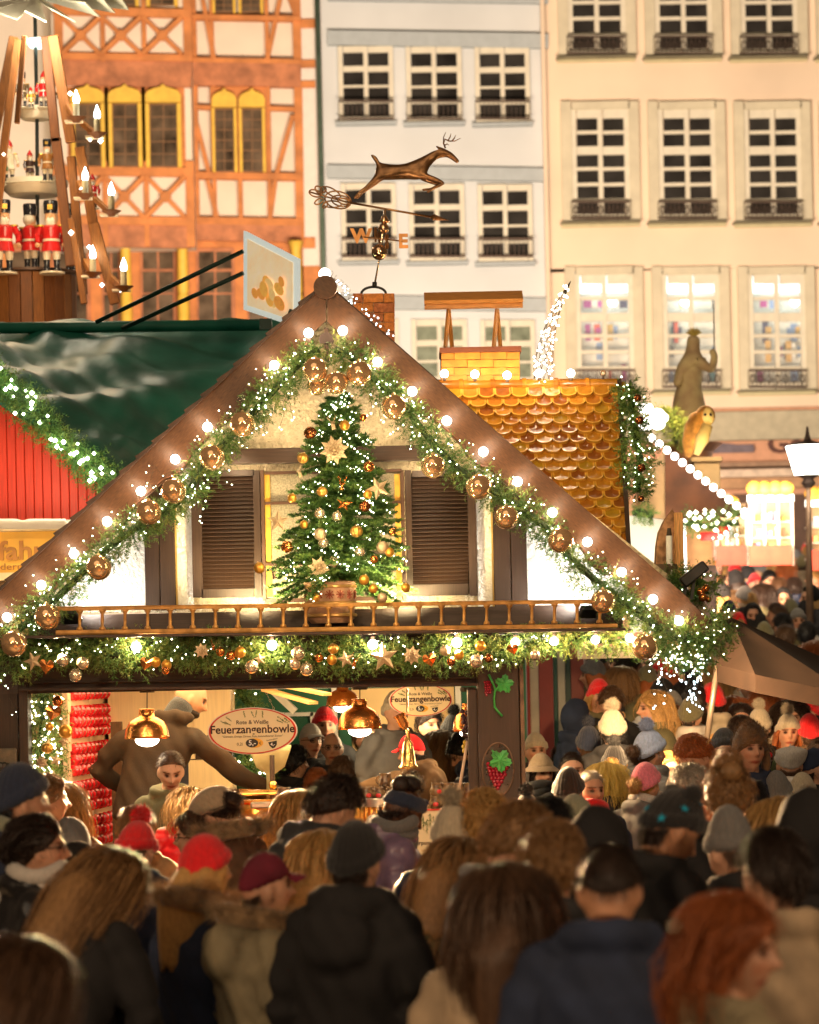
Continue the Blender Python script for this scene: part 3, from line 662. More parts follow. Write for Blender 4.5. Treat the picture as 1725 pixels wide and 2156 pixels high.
# ------------------------------------------------------------------ greenery
m_nd1 = M('fir needle green', (.065, .15, .028), .6, var=.35, scale=3); m_nd2 = M('light needle green', (.16, .27, .06), .6, var=.3, scale=3)
m_nd3 = M('yellow green needle', (.22, .27, .055), .6, var=.3, scale=3)
m_wire = M('dark wire', (.05, .035, .02), .6); m_copw = M('copper wire', (.35, .18, .08), .4, .6)
m_fairy = E('fairy light glow', (.85, 1, .66), 16, False); m_fairyw = E('warm fairy light glow', (1, .86, .58), 14, False)
m_fairyb = E('cold fairy light glow', (.72, .95, 1), 14, False)
def needles(C, Dr, n_per, L, w, nl, sd=0, spread=.9):
    """sprigs from points C along unit vectors Dr: returns triangle soup"""
    rg = np.random.default_rng(sd); k = len(C)
    t = rg.uniform(.0, 1, (k, n_per, 1)); base = C[:, None] + Dr[:, None] * (t * L.reshape(-1, 1, 1))
    rv = rg.normal(size=(k, n_per, 3)); dv = Dr[:, None]; rv -= (rv * dv).sum(-1, keepdims=True) * dv
    rv /= np.linalg.norm(rv, axis=-1, keepdims=True) + 1e-9
    nd_ = dv * .75 + rv * spread; nd_ /= np.linalg.norm(nd_, axis=-1, keepdims=True)
    ln = nl * rg.uniform(.6, 1.15, (k, n_per, 1)) * (1 - .35 * t); side = np.cross(nd_, rg.normal(size=(k, n_per, 3))); side /= np.linalg.norm(side, axis=-1, keepdims=True) + 1e-9
    V = np.stack([base - side * w, base + side * w, base + nd_ * ln], 2).reshape(-1, 3)
    return V
def soup(name, V, mats, mi, parent, kind='stuff'):
    n = len(V) // 3; me = bpy.data.meshes.new(name); off = np.array(wloc(parent)) if parent else 0
    me.vertices.add(3 * n); me.vertices.foreach_set('co', (V - off).astype(np.float32).ravel())
    me.loops.add(3 * n); me.loops.foreach_set('vertex_index', np.arange(3 * n, dtype=np.int32))
    me.polygons.add(n); me.polygons.foreach_set('loop_start', np.arange(0, 3 * n, 3, dtype=np.int32))
    for m in mats: me.materials.append(m)
    me.polygons.foreach_set('material_index', np.asarray(mi, np.int32)); me.update(); me.validate()
    o = bpy.data.objects.new(name, me); SC.collection.objects.link(o); o.parent = parent
    if kind: o['kind'] = kind
    return o
OCT = np.array([(1, 0, 0), (-1, 0, 0), (0, 1, 0), (0, -1, 0), (0, 0, 1), (0, 0, -1)], float)
OCF = [(0, 2, 4), (2, 1, 4), (1, 3, 4), (3, 0, 4), (2, 0, 5), (1, 2, 5), (3, 1, 5), (0, 3, 5)]
def fairy(pts, r, mat, parent, sd=0, name='fairy_lights'):
    rg = np.random.default_rng(sd); pts = np.array(pts); n = len(pts)
    V = (pts[:, None] + OCT[None] * (r * rg.uniform(.7, 1.25, (n, 1, 1)))).reshape(-1, 3)
    mb = MB(); mb.v.append(V); mb.f = [tuple(i + 6 * k for i in f) for k in range(n) for f in OCF]; mb.m = [0] * len(mb.f); mb.n = len(V)
    return mb.build(name, mat, parent, kind='stuff')
def resample(pts, n):
    pts = np.array([tuple(p) for p in pts]); d = np.r_[0, np.cumsum(np.linalg.norm(np.diff(pts, axis=0), axis=1))]
    s = np.linspace(0, d[-1], n); return np.stack([np.interp(s, d, pts[:, i]) for i in range(3)], 1), d[-1]
def garland(label, pts, R, dens, nl, sd, cat='garland', mats=None, fl=60, fm=None, gravity=.35, group=None, name='fir_garland', fr=.0050, mix=(.5, .85), L=.11):
    rg = np.random.default_rng(sd); C, LL = resample(pts, 200); k = int(LL * dens * 1.7)
    idx = rg.integers(0, 200, k); c = C[idx]; tan = np.gradient(C, axis=0); tan /= np.linalg.norm(tan, axis=1, keepdims=True); tn = tan[idx]
    wob = (1 + .3 * np.sin(idx / 200 * LL * 9 + sd) * 1)[:, None]
    rv = rg.normal(size=(k, 3)); rv[:, 1] -= .35; rv -= (rv * tn).sum(1, keepdims=True) * tn; rv /= np.linalg.norm(rv, axis=1, keepdims=True)
    start = c + rv * (R * rg.uniform(.05, .62, (k, 1)) * wob); dr = rv + tn * rg.uniform(-1.1, 1.1, (k, 1)); dr[:, 2] -= gravity * rg.random(k); dr /= np.linalg.norm(dr, axis=1, keepdims=True)
    V = needles(start, dr, 15, L * rg.uniform(.6, 1.2, k), .0030, .036 * nl, sd)
    u = rg.random(k); mi = np.repeat(np.where(u < mix[0], 0, np.where(u < mix[1], 1, 2)), 15)
    root = thing(name, label, cat, tuple(C[100]), group)
    soup('foliage', V, mats or [m_nd1, m_nd2, m_nd3], mi, root)
    mb = MB(); mb.tube([tuple(p) for p in C[::8]], R * .22, 6); mb.build('stem', M('garland core', (.02, .04, .012), .9), root)
    if fl:
        j = rg.integers(0, 200, fl); rv = rg.normal(size=(fl, 3)); rv[:, 1] = -abs(rv[:, 1]) - .3; rv /= np.linalg.norm(rv, axis=1, keepdims=True)
        fairy(C[j] + rv * R * rg.uniform(.7, 1.15, (fl, 1)), fr, fm or m_fairy, root, sd)
    return root
GY_ = -.42
def gp(l, y=GY_): return [P(u, v, y) for u, v in l]
garland('lush fir garland with cold fairy lights along the left gable board', gp([(672, 735), (630, 765), (560, 840), (500, 905), (440, 965), (395, 1040), (340, 1085), (270, 1120), (215, 1165), (165, 1215), (120, 1260), (60, 1310), (15, 1345)]), .115, 340, 1, 11, fl=120)
garland('lush fir garland with cold fairy lights along the right gable board', gp([(705, 735), (745, 755), (800, 810), (850, 855), (905, 925), (960, 985), (1020, 1020), (1085, 1065), (1150, 1110), (1195, 1170), (1245, 1215), (1310, 1265), (1380, 1320), (1440, 1350), (1500, 1345)]), .115, 340, 1, 12, fl=130)
garland('long full fir garland with baubles along the eaves above the serving hatch', gp([(0, 1385), (60, 1380), (150, 1372), (300, 1375), (450, 1372), (600, 1378), (760, 1378), (900, 1376), (1050, 1368), (1100, 1362)], -.34), .125, 420, 1.1, 13, fl=130, mix=(.35, .75), fm=m_fairyw)
garland('thin bright green fir garland hanging from the eaves right of the corner post', gp([(1100, 1355), (1150, 1350), (1220, 1345), (1290, 1352), (1330, 1345)], -.34), .075, 300, 1.2, 14, fl=12, mix=(.2, .6))
garland('short bushy fir cluster hanging at the right tip of the gable', gp([(1350, 1345), (1390, 1370), (1440, 1385), (1490, 1370), (1520, 1310), (1500, 1295)], -.30), .115, 420, 1, 15, fl=60, fm=m_fairyw)
garland('upright fir garland hanging down the right verge of the golden roof', gp([(1322, 812), (1330, 850), (1336, 890), (1342, 930), (1348, 970), (1343, 1010), (1340, 1045)], .9), .115, 520, 1, 16, fl=60)
garland('gold decorated fir garland standing in the left side of the serving hatch', gp([(92, 1440), (95, 1500), (90, 1560), (100, 1620), (105, 1690), (120, 1740)], .25), .15, 520, 1, 17, fl=190, fm=m_fairyw, mix=(.3, .6), fr=.008)
# ------------------------------------------------------------------ lit round bulbs
m_bulb = E('lit bulb glass', (1, .90, .78), 15); m_bulb2 = E('lit bulb glass on the roof', (1, .88, .70), 16)
m_sock = M('bulb socket', (.05, .035, .03), .5)
bm_ = MB(); bm_.ball((0, 0, 0), .031, 16, 12); ME_BULB = bm_.mesh('round_bulb', m_bulb, smooth=True)
bm_ = MB(); bm_.lathe([(.012, 0), (.014, .03), (.010, .034)], 8, (0, 0, .0)); ME_SOCK = bm_.mesh('socket', m_sock)
def bulb(u, v, y, label, group, e=2.6, sc=1., rot=(-PI / 2, 0, 0), soff=(0, .028, 0)):
    o = inst('round_bulb', ME_BULB, None, P(u, v, y), sc=sc, label=label, cat='light bulb', group=group)
    inst('socket', ME_SOCK, o, soff, rot)
    if e: lamp('POINT', P(u, v, y) + Vector((0, -.045, 0)), e, (1, .66, .38), .033)
    return o
LB = [(650, 701), (578, 769), (437, 899), (369, 967), (297, 1034), (226, 1098), (156, 1166), (87, 1232), (15, 1300)]
for i, (u, v) in enumerate(LB): bulb(u, v, -.40, 'lit round bulb on the left gable board, %s one down from the peak' % ORD[i + 1], 'round bulbs on the left gable board')
RB = [(722, 696), (795, 762), (868, 824), (941, 886), (1018, 951), (1090, 1014), (1163, 1079), (1237, 1141), (1309, 1205), (1375, 1262), (1430, 1307)]
for i, (u, v) in enumerate(RB): bulb(u, v, -.40, 'lit round bulb on the right gable board, %s one down from the peak' % ORD[i + 1], 'round bulbs on the right gable board')
EB = [(287, 1362), (573, 1358), (785, 1357), (962, 1353), (1085, 1352), (1167, 1350), (1254, 1347), (1326, 1343)]
for i, (u, v) in enumerate(EB): bulb(u, v, -.42, 'glaring round bulb under the eaves ledge, %s one from the left' % ORD[i + 1], 'round bulbs under the eaves ledge', 6 if i < 4 else 5, 1.05 if i < 4 else .9, (0, 0, 0), (0, 0, .02))
TB = [(936, 787), (1000, 788), (1068, 790), (1135, 786), (1202, 786)]
for i, (u, v) in enumerate(TB): bulb(u, v, 1.42, 'lit round bulb on the ridge of the golden roof, %s one from the left' % ORD[i + 1], 'round bulbs on the golden ridge', 1.6, .95, (PI, 0, 0), (0, 0, -.02))
bulb(1270, 786, 1.42, 'unlit clear round bulb at the right end of the golden ridge', 'round bulbs on the golden ridge', .2, .8, (PI, 0, 0), (0, 0, -.02)).material_slots[0].link = 'OBJECT'
bulb(684, 577, -.30, 'glowing round bulb on top of the gable peak', 'round bulbs at the peak', 2.5, 1.25, (PI, 0, 0), (0, 0, -.03))
bulb(508, 837, -.40, 'burnt out clear bulb on the left gable board between lit ones', 'round bulbs on the left gable board', 0, .85)
m_dead = M('clear unlit bulb glass', (.75, .65, .5), .08, trans=.8, var=0)
for o in bpy.data.objects:
    if o.get('label', '').startswith(('unlit', 'burnt')): o.material_slots[0].link = 'OBJECT'; o.material_slots[0].material = m_dead
# ------------------------------------------------------------------ wires with little lights on the boards and icicle strands
def strands(label, starts, y, sd, nmin=5, nmax=9, step=14, mat=None, du=6, name='icicle_lights', loc=None, r=.0047):
    rg = random.Random(sd); root = thing(name, label, 'fairy lights', loc or P(*starts[len(starts) // 2], y)); mb = MB(); L = []
    for (u, v) in starts:
        pts = [P(u, v, y)]; a, b = u, v
        for i in range(rg.randint(nmin, nmax)):
            a += rg.uniform(-du, du); b += step * rg.uniform(.6, 1.2); p = P(a, b, y + rg.uniform(-.02, .02)); pts.append(p)
            if rg.random() < .62: q = p + Vector((rg.choice((-1, 1)) * rg.uniform(.01, .03), -.01, -.015)); mb.bar(p, q, .0022, .0022); L.append(tuple(q))
        L.append(tuple(pts[-1])); mb.tube(pts, .0016, 3, cap=False)
    mb.build('wire', m_wire, root, kind='stuff'); fairy(L, r, mat or m_fairy, root, sd); return root
strands('thin icicle light strands hanging over the plaster left of the tree', [(505, 860), (540, 830), (560, 800), (598, 800), (612, 790), (470, 915), (420, 1000)], -.36, 3)
strands('thin icicle light strands hanging right of the tree top', [(800, 830), (838, 845), (870, 880), (905, 930), (780, 800)], -.36, 4, 3, 6)
strands('short light strands dangling from the lower left garland', [(205, 1190), (180, 1230), (20, 1470), (10, 1400), (420, 1040)], -.40, 5, 3, 5)
strands('dense curtain of tiny cold lights hanging from the right tip of the stall', [(1375 + i * 8.6, 1375 + 6 * math.sin(i)) for i in range(14)], -.30, 6, 4, 10, 12, m_fairyb, 9, r=.0055)
strands('tangle of warm light wire under the right gable tip', [(1395 + i * 12, 1365) for i in range(9)], -.42, 61, 3, 6, 11, m_fairyw, 9, r=.005)
def board_wire(label, line, off, sd, n=55):
    rg = random.Random(sd); C, L = resample([P(u, v, -.405) for u, v in line], n); mb = MB(); pts = []; Ls = []
    for i, c in enumerate(C):
        p = Vector(c) + Vector((rg.uniform(-.05, .05), rg.uniform(-.02, .01), rg.uniform(-.07, .07))); pts.append(p)
        if rg.random() < .75: q = p + Vector((rg.uniform(-.04, .04), -.01, rg.uniform(-.05, .05))); mb.bar(p, q, .0022, .0022); Ls.append(tuple(q))
    mb.tube(pts, .0018, 3, cap=False); root = thing('fairy_light_wire', label, 'fairy lights', tuple(C[n // 2])); mb.build('wire', m_wire, root, kind='stuff'); fairy(Ls, .0046, m_fairyw if sd % 2 else m_fairy, root, sd)
board_wire('loose fairy light wire looping over the upper left gable board', [(660, 730), (560, 800), (470, 880), (400, 950), (330, 1010)], 0, 21)
board_wire('loose fairy light wire looping over the lower left gable board', [(330, 1020), (250, 1095), (180, 1160), (100, 1230), (10, 1310)], 0, 22)
board_wire('loose fairy light wire looping over the upper right gable board', [(715, 720), (790, 775), (850, 835), (920, 905), (1000, 960)], 0, 24)
board_wire('loose fairy light wire looping over the lower right gable board', [(1000, 965), (1100, 1040), (1200, 1125), (1300, 1215), (1380, 1275), (1450, 1325)], 0, 23, 80)
strands('cluster of cold fairy lights heaped over the ridge right of the peak', [(700 + i * 9, 570 + i * 9.5) for i in range(14)] + [(706 + i * 8, 590 + i * 9) for i in range(10)], .0, 9, 2, 4, 6, m_fairyb, 7, r=.005)
# lit twig tree on the golden ridge
def lightcone():
    root = thing('lit_twig_tree', 'slender leaning tree shape of wire wound with tiny lights on the golden ridge', 'light tree', P(1140, 800, 1.6)); mb = MB(); L = []
    rg = random.Random(5)
    for k in range(9):
        pts = []
        for i in range(15):
            t = i / 14; w = 23 * (1 - t) ** .8 * (1 if t > .1 else .8); a = k * 2 * PI / 9 + t * 3
            cu = 1142 + 8 * t + 52 * t ** 2.2; cv = 800 - 208 * t
            p = P(cu + w * math.cos(a), cv, 1.6 + w / 290 * math.sin(a)); pts.append(p)
            if t < .97:
                for q in range(2): L.append(tuple(p + Vector((rg.uniform(-.015, .015), 0, rg.uniform(-.02, .02)))))
        mb.tube(pts, .003, 3, cap=False)
    mb.build('wire_frame', m_wire, root, kind='stuff'); fairy(L[::2], .0085, E('pale warm fairy glow', (1, .93, .66), 12, False), root, 1)
lightcone()
# ------------------------------------------------------------------ christmas tree
def tree():
    rg = np.random.default_rng(31); y = -.30; base = P(716, 1262, y); top = P(712, 838, y); H = top.z - base.z
    root = thing('christmas_tree', 'small fir tree thick with fairy lights in front of the gable window', 'christmas tree', base)
    mb = MB(); mb.tube([base, top], [.025, .006], 8); mb.build('trunk', M('fir bark', (.12, .07, .04), .9), root)
    Cs = []; Ds = []; Ls = []
    br = []
    for i in range(340):
        h = (i + rg.random()) / 340; a = rg.uniform(0, 2 * PI); w = .41 * (1 - h) ** .8 + .06
        w *= rg.uniform(.75, 1.15) * (.9 if h < .06 else 1)
        p0 = base.lerp(top, .085 + .915 * h); d = Vector((math.cos(a), math.sin(a) * .75, rg.uniform(-.30, .32) + .35 * h)).normalized()
        br.append((p0, d, w, h))
        n = max(3, int(w / .036)); mbp = []
        for j in range(n):
            t = (j + .6) / n; p = p0 + d * (w * t) + Vector((0, 0, -.20 * w * t * t))
            mbp.append(p)
            Cs.append(p); Ds.append(d); Ls.append(w / n * 1.3)
            sd_ = d.cross(Vector((0, 0, 1))).normalized()
            for s in (-1, 1):
                q = (d * .8 + sd_ * s * .8 + Vector((0, 0, rg.uniform(-.25, .15)))).normalized(); Cs.append(p); Ds.append(q); Ls.append((.05 + .10 * w) * (1.2 - t * .7))
    Cs = np.array([tuple(c) for c in Cs]); Ds = np.array([tuple(c) for c in Ds]); Ls = np.array(Ls)
    k = len(Cs); V = needles(Cs, Ds, 30, Ls, .0034, .030, 32, .75); mi = np.repeat(np.where(rg.random(k) < .62, 0, 1), 30)
    soup('foliage', V, [M('deep fir green', (.065, .15, .03), .55, var=.35, scale=4), m_nd2], mi, root)
    L = []
    for i in range(300):
        p0, d, w, h = br[rg.integers(0, 340)]
        if d.y > .3: continue
        t = rg.uniform(.3, 1); L.append(tuple(p0 + d * (w * t) + Vector((rg.normal() * .02, -.02, -.2 * w * t * t + rg.normal() * .02))))
    fairy(L, .0053, m_fairy, root, 33); fairy([(a + .02, b - .01, c - .015) for a, b, c in L], .0048, m_fairyw, root, 34)
    for q in ((660, 1190), (770, 1190), (715, 1090), (690, 990), (735, 930)): lamp('POINT', P(*q, -.95), 2.6, (1, .80, .42), .05)
    return root
tree()
# pot: pale pink carved tub
tub = thing('tree_tub', 'carved pink tub with gilded bands holding the christmas tree', 'plant tub', P(697, 1330, -.36))
mb = MB(); c = P(697, 1312, -.28); mb.lathe([(.13, 0), (.155, .03), (.16, .10), (.165, .2), (.175, .27), (.15, .28), (0.01, .27)], 24, c); mb.build('tub_body', M('pink carved tub', (.58, .32, .19), .45, var=.3, scale=12, bump=.6, bscale=30), tub, smooth='auto')
for z in (.05, .13, .24): m2 = MB(); m2.lathe([(.168, -.012), (.176, -.006), (.176, .006), (.168, .012)], 24, c + Vector((0, 0, z))); m2.build('tub_band', M('gold band', (.75, .45, .16), .3, .6, var=.2), tub, smooth='auto')
for i in range(7):
    a = -PI / 2 + (i - 3) * .42; m2 = MB(); q = c + Vector((math.cos(a) * .172, math.sin(a) * .172, .185))
    for k in range(8): b = k * PI / 4; m2.bar(q, q + Vector((math.cos(b) * .03 * -math.sin(a), -math.cos(b) * .03 * -math.cos(a) * 0, math.sin(b) * .03)), .008, .008)
    m2.build('carved_flower', M('red carved flower', (.45, .10, .05), .5), tub)
# ------------------------------------------------------------------ ornaments
m_bigb = M('large copper glass ball', (.98, .60, .32), .13, .75, var=.1, scale=5, coat=.4)
m_cap = M('ornament cap', (.7, .5, .25), .3, .9, var=0)
bm_ = MB(); bm_.ball((0, 0, 0), 1, 28, 20); ME_BIG = bm_.mesh('large_ball', m_bigb, smooth=True)
bm_ = MB(); bm_.lathe([(.13, .96), (.14, 1.0), (.13, 1.1), (.05, 1.11), (.05, 1.16), (.01, 1.17)], 10); ME_CAP = bm_.mesh('cap', m_cap)
def big(u, v, r, y, label, group):
    c = P(u, v, y); o = inst('large_ball', ME_BIG, None, c, sc=r / K(y), label=label, cat='christmas ball', group=group, rot=(random.uniform(-.3, .3), 0, 0)); inst('cap', ME_CAP, o); return o
BL = [(511, 893, 27), (447, 963, 27), (366, 1034, 27), (314, 1079, 27), (208, 1195, 27), (100, 1299, 28), (30, 1356, 28)]
for i, (u, v, r) in enumerate(BL): big(u, v, r, -.56, 'large copper glass ball on the left gable garland, %s from the top' % ORD[i + 1], 'large glass balls on the left garland')
BR = [(829, 857, 27), (912, 981, 26), (1008, 1025, 27), (1067, 1089, 26), (1181, 1138, 27), (1270, 1266, 26), (1358, 1362, 28)]
for i, (u, v, r) in enumerate(BR): big(u, v, r, -.56, 'large copper glass ball on the right gable garland, %s from the top' % ORD[i + 1], 'large glass balls on the right garland')
for u, v, r, y, s in ((664, 779, 27, -.58, 'large copper glass ball at the left of the cluster under the peak'), (756, 786, 27, -.58, 'large copper glass ball at the right of the cluster under the peak'),
                   (709, 806, 25, -.60, 'golden glass ball in the lower middle of the cluster under the peak'), (668, 812, 21, -.48, 'ball half hidden behind the cluster under the peak')):
    big(u, v, r, y, s, 'glass balls in the cluster under the peak')
OM = {'gold': M('matt gold ball', (.85, .42, .07), .32, .7, var=.1, scale=30), 'copper': M('shiny copper ball', (.80, .30, .08), .12, .9, var=.08), 'silver': M('pearl silver ball', (.85, .70, .50), .22, .75, var=.06),
      'bronze': M('dark bronze ball', (.35, .12, .04), .12, .9, var=.1), 'glitter': M('glittering rose gold', (.85, .52, .32), .35, .6, var=.5, scale=160, bump=.6, bscale=260, bdist=.003),
      'ribbed': M('ribbed gold ball', (.80, .42, .10), .3, .8, var=.1)}
bm_ = MB(); bm_.ball((0, 0, 0), 1, 16, 11); ME_SM = bm_.mesh('small_ball', OM['gold'], smooth=True)
def ribbed():
    mb = MB(); mb.ball((0, 0, 0), 1, 48, 12); V = np.concatenate(mb.v); a = np.arctan2(V[:, 1], V[:, 0]); f = 1 + .07 * np.cos(12 * a) * np.sqrt(np.maximum(0, 1 - V[:, 2] ** 2)); V[:, 0] *= f; V[:, 1] *= f; mb.v = [V]; return mb.mesh('ribbed_ball', OM['ribbed'], smooth=True)
ME_RIB = ribbed()
def star_mesh(n=5, ri=.42, dep=.22, name='star'):
    mb = MB(); V = [(0, -dep, 0)] + [((1 if i % 2 == 0 else ri) * math.sin(PI * i / n), 0, (1 if i % 2 == 0 else ri) * math.cos(PI * i / n)) for i in range(2 * n)] + [(0, dep, 0)]
    m = 2 * n; mb.add(V, [(0, 1 + i, 1 + (i + 1) % m) for i in range(m)] + [(m + 1, 1 + (i + 1) % m, 1 + i) for i in range(m)]); return mb.mesh(name, OM['glitter'])
ME_STAR = star_mesh()
def flower_mesh():
    mb = MB()
    for lay, (r, w, k, tl) in enumerate(((1, .24, 8, .10), (.72, .2, 8, .25), (.4, .12, 6, .4))):
        for i in range(k):
            a = 2 * PI * i / k + lay * .4; R = np.array(Matrix.Rotation(a, 3, 'Y'))
            V = np.array([(0, -tl * .2, 0), (-w, -tl - .02, r * .5), (0, -tl - .08, r * .55), (w, -tl - .02, r * .5), (0, -tl * .8, r), (0, -tl + .05, r * .5)]) @ R.T
            mb.add(V, [(0, 2, 1), (0, 3, 2), (1, 2, 4), (2, 3, 4), (0, 1, 5), (0, 5, 3), (1, 4, 5), (3, 5, 4)])
    mb.ball((0, -.3, 0), .12, 8, 6); return mb.mesh('poinsettia', OM['glitter'])
ME_FL = flower_mesh()
def deer_mesh():
    mb = MB(); mb.tube([(0, 0, -.9), (0, -.05, -.4), (.0, -.15, -.05), (0, -.45, -.25), (0, -.7, -.4)], [.30, .22, .24, .17, .08], 8)
    for s in (-1, 1):
        mb.tube([(s * .08, 0, .1), (s * .35, 0, .35), (s * .5, 0, .7), (s * .42, 0, 1.0)], [.05, .05, .04, .015], 5)
        mb.tube([(s * .35, 0, .35), (s * .18, -.05, .6)], [.04, .012], 5); mb.tube([(s * .47, 0, .62), (s * .7, -.05, .85)], [.04, .012], 5); mb.tube([(s * .2, 0, -.02), (s * .42, 0, .02)], [.07, .02], 5)
    return mb.mesh('deer_head', OM['copper'], smooth=True)
ME_DEER = deer_mesh()
def heart_mesh():
    mb = MB(); n = 26; pts = []
    for i in range(n):
        t = 2 * PI * i / n; pts.append((.065 * 16 * math.sin(t) ** 3 * .9, .065 * (13 * math.cos(t) - 5 * math.cos(2 * t) - 2 * math.cos(3 * t) - math.cos(4 * t))))
    V = [(0, -.35, .05)] + [(x, -.12, z) for x, z in pts] + [(x, .12, z) for x, z in pts]
    mb.add(V, [(0, 1 + (i + 1) % n, 1 + i) for i in range(n)] + [(1 + i, 1 + (i + 1) % n, 1 + n + (i + 1) % n, 1 + n + i) for i in range(n)] + [tuple(range(n + 1, 2 * n + 1))]); return mb.mesh('heart', OM['copper'])
ME_HEART = heart_mesh()
KIND = {'ball': (ME_SM, 'bauble', 'small_ball'), 'rib': (ME_RIB, 'bauble', 'ribbed_ball'), 'star': (ME_STAR, 'star ornament', 'star_ornament'), 'flower': (ME_FL, 'flower ornament', 'poinsettia_ornament'),
        'deer': (ME_DEER, 'deer ornament', 'deer_head_ornament'), 'heart': (ME_HEART, 'heart ornament', 'heart_ornament')}
def orn(kind, mat, u, v, r, y, label, group, rot=None):
    me, cat, nm = KIND[kind]; o = inst(nm, me, None, P(u, v, y), sc=r / K(y), mats=[OM[mat]], label=label, cat=cat, group=group, rot=rot or (0, random.uniform(-.4, .4), random.uniform(-.3, .3)))
    if kind in ('ball', 'rib'): inst('cap', ME_CAP, o)
    return o
ADJ = {'gold': 'matt gold', 'copper': 'shiny copper', 'silver': 'pearly silver', 'bronze': 'dark bronze', 'glitter': 'glittering rose gold', 'ribbed': 'ribbed gold'}
NM = {'ball': 'bauble', 'rib': 'pleated bauble', 'star': 'star', 'flower': 'poinsettia', 'deer': 'deer head', 'heart': 'heart'}
def row(items, y, where, group, by='left'):
    cnt = {}
    items = sorted(items, key=lambda q: q[2] if by == 'left' else q[3])
    for k, m, u, v, r in items:
        q = (k, m); cnt[q] = cnt.get(q, 0) + 1; tot = sum(1 for z in items if (z[0], z[1]) == q)
        nth = '' if tot == 1 else (', %s of its kind from the %s' % (ORD[cnt[q]], by))
        orn(k, m, u, v, r, y + random.uniform(-.02, .02), '%s %s %s%s' % (ADJ[m], NM[k], where, nth.replace(' of its kind', '') if len(nth) > 12 and len((ADJ[m] + NM[k] + where).split()) > 6 else nth), group)
G = 'ornaments on the eaves garland'
row([('star', 'glitter', 70, 1392, 22), ('heart', 'copper', 98, 1402, 17), ('ball', 'silver', 133, 1390, 13.5), ('ball', 'silver', 175, 1396, 13.5), ('ball', 'silver', 159, 1422, 14),
     ('heart', 'copper', 308, 1397, 15), ('ball', 'gold', 328, 1394, 11), ('ball', 'gold', 351, 1400, 11), ('ball', 'copper', 349, 1411, 9), ('flower', 'glitter', 425, 1370, 17), ('deer', 'copper', 450, 1358, 12),
     ('ball', 'copper', 464, 1372, 10), ('ball', 'copper', 486, 1380, 10), ('ball', 'gold', 506, 1373, 12), ('ball', 'silver', 530, 1404, 14.5), ('star', 'glitter', 548, 1388, 14),
     ('ball', 'gold', 503, 1378, 8), ('ball', 'silver', 628, 1376, 15), ('ball', 'silver', 622, 1398, 12), ('ball', 'silver', 646, 1409, 14.5), ('ball', 'copper', 672, 1385, 9.5), ('rib', 'ribbed', 702, 1366, 11), ('ball', 'gold', 699, 1389, 11),
     ('star', 'glitter', 728, 1388, 20), ('deer', 'copper', 748, 1390, 16), ('star', 'glitter', 808, 1383, 33), ('flower', 'glitter', 868, 1380, 21), ('heart', 'copper', 905, 1388, 16), ('ball', 'glitter', 937, 1370, 11), ('ball', 'gold', 967, 1379, 10.5),
     ('ball', 'bronze', 950, 1393, 9.5), ('ball', 'gold', 1012, 1360, 11.5), ('ball', 'silver', 1003, 1392, 14.5), ('ball', 'bronze', 1029, 1386, 9.5), ('heart', 'copper', 1080, 1366, 13), ('ball', 'silver', 1127, 1380, 11)], -.50, 'on the eaves garland', G)
G = 'ornaments on the christmas tree'
def z5(x, y): return 449 + x * .3645, 700 + y * .3645
row([(k, m, *z5(x, y), r) for k, m, x, y, r in (('deer', 'glitter', 690, 520, 17), ('ball', 'gold', 760, 537, 11), ('ball', 'copper', 868, 492, 8), ('rib', 'bronze', 560, 580, 13), ('flower', 'glitter', 700, 680, 32), ('rib', 'ribbed', 518, 726, 11.5),
     ('deer', 'glitter', 495, 800, 15), ('ball', 'copper', 900, 775, 12), ('deer', 'copper', 745, 870, 17), ('ball', 'gold', 456, 957, 10), ('rib', 'ribbed', 630, 920, 11), ('ball', 'gold', 893, 935, 9.5), ('rib', 'bronze', 877, 1005, 12), ('star', 'copper', 757, 985, 19),
     ('ball', 'silver', 615, 1046, 11.5), ('ball', 'silver', 715, 1062, 11), ('star', 'glitter', 375, 1090, 24), ('rib', 'ribbed', 828, 1150, 13), ('ball', 'glitter', 618, 1165, 13.5), ('ball', 'silver', 637, 1214, 11.5), ('ball', 'copper', 427, 1238, 13), ('ball', 'silver', 848, 1268, 11.5),
     ('ball', 'glitter', 978, 1240, 13), ('ball', 'gold', 1020, 1270, 10), ('ball', 'gold', 267, 1360, 12), ('deer', 'silver', 350, 1385, 15), ('flower', 'glitter', 610, 1360, 25), ('ball', 'silver', 694, 1328, 11.5), ('ball', 'gold', 872, 1428, 11), ('ball', 'gold', 925, 1480, 10), ('ball', 'gold', 1112, 1475, 10), ('ball', 'glitter', 978, 1532, 10.5),
     ('star', 'glitter', 955, 900, 26), ('ball', 'gold', 525, 1110, 9), ('ball', 'copper', 930, 1310, 9), ('ball', 'gold', 590, 1530, 10), ('ball', 'copper', 1035, 1150, 8))], -.62, 'on the christmas tree', G, 'top')
row([('ball', 'bronze', u, v, r) for u, v, r in ((1343, 838, 8), (1347, 885, 9), (1351, 985, 9), (1350, 1050, 7))], .72, 'on the upright roof garland', 'baubles on the roof garland', 'top')
row([('ball', 'gold', 138, 1540, 15), ('ball', 'copper', 122, 1476, 12), ('star', 'glitter', 118, 1600, 16), ('rib', 'ribbed', 100, 1575, 12), ('flower', 'glitter', 110, 1640, 20), ('ball', 'copper', 80, 1665, 12), ('ball', 'gold', 128, 1670, 13), ('ball', 'silver', 146, 1663, 13),
     ('heart', 'copper', 112, 1500, 18), ('star', 'glitter', 135, 1560, 14), ('flower', 'glitter', 88, 1605, 16), ('ball', 'gold', 105, 1530, 9)], .08, 'on the garland inside the hatch', 'ornaments on the hatch garland', 'top')
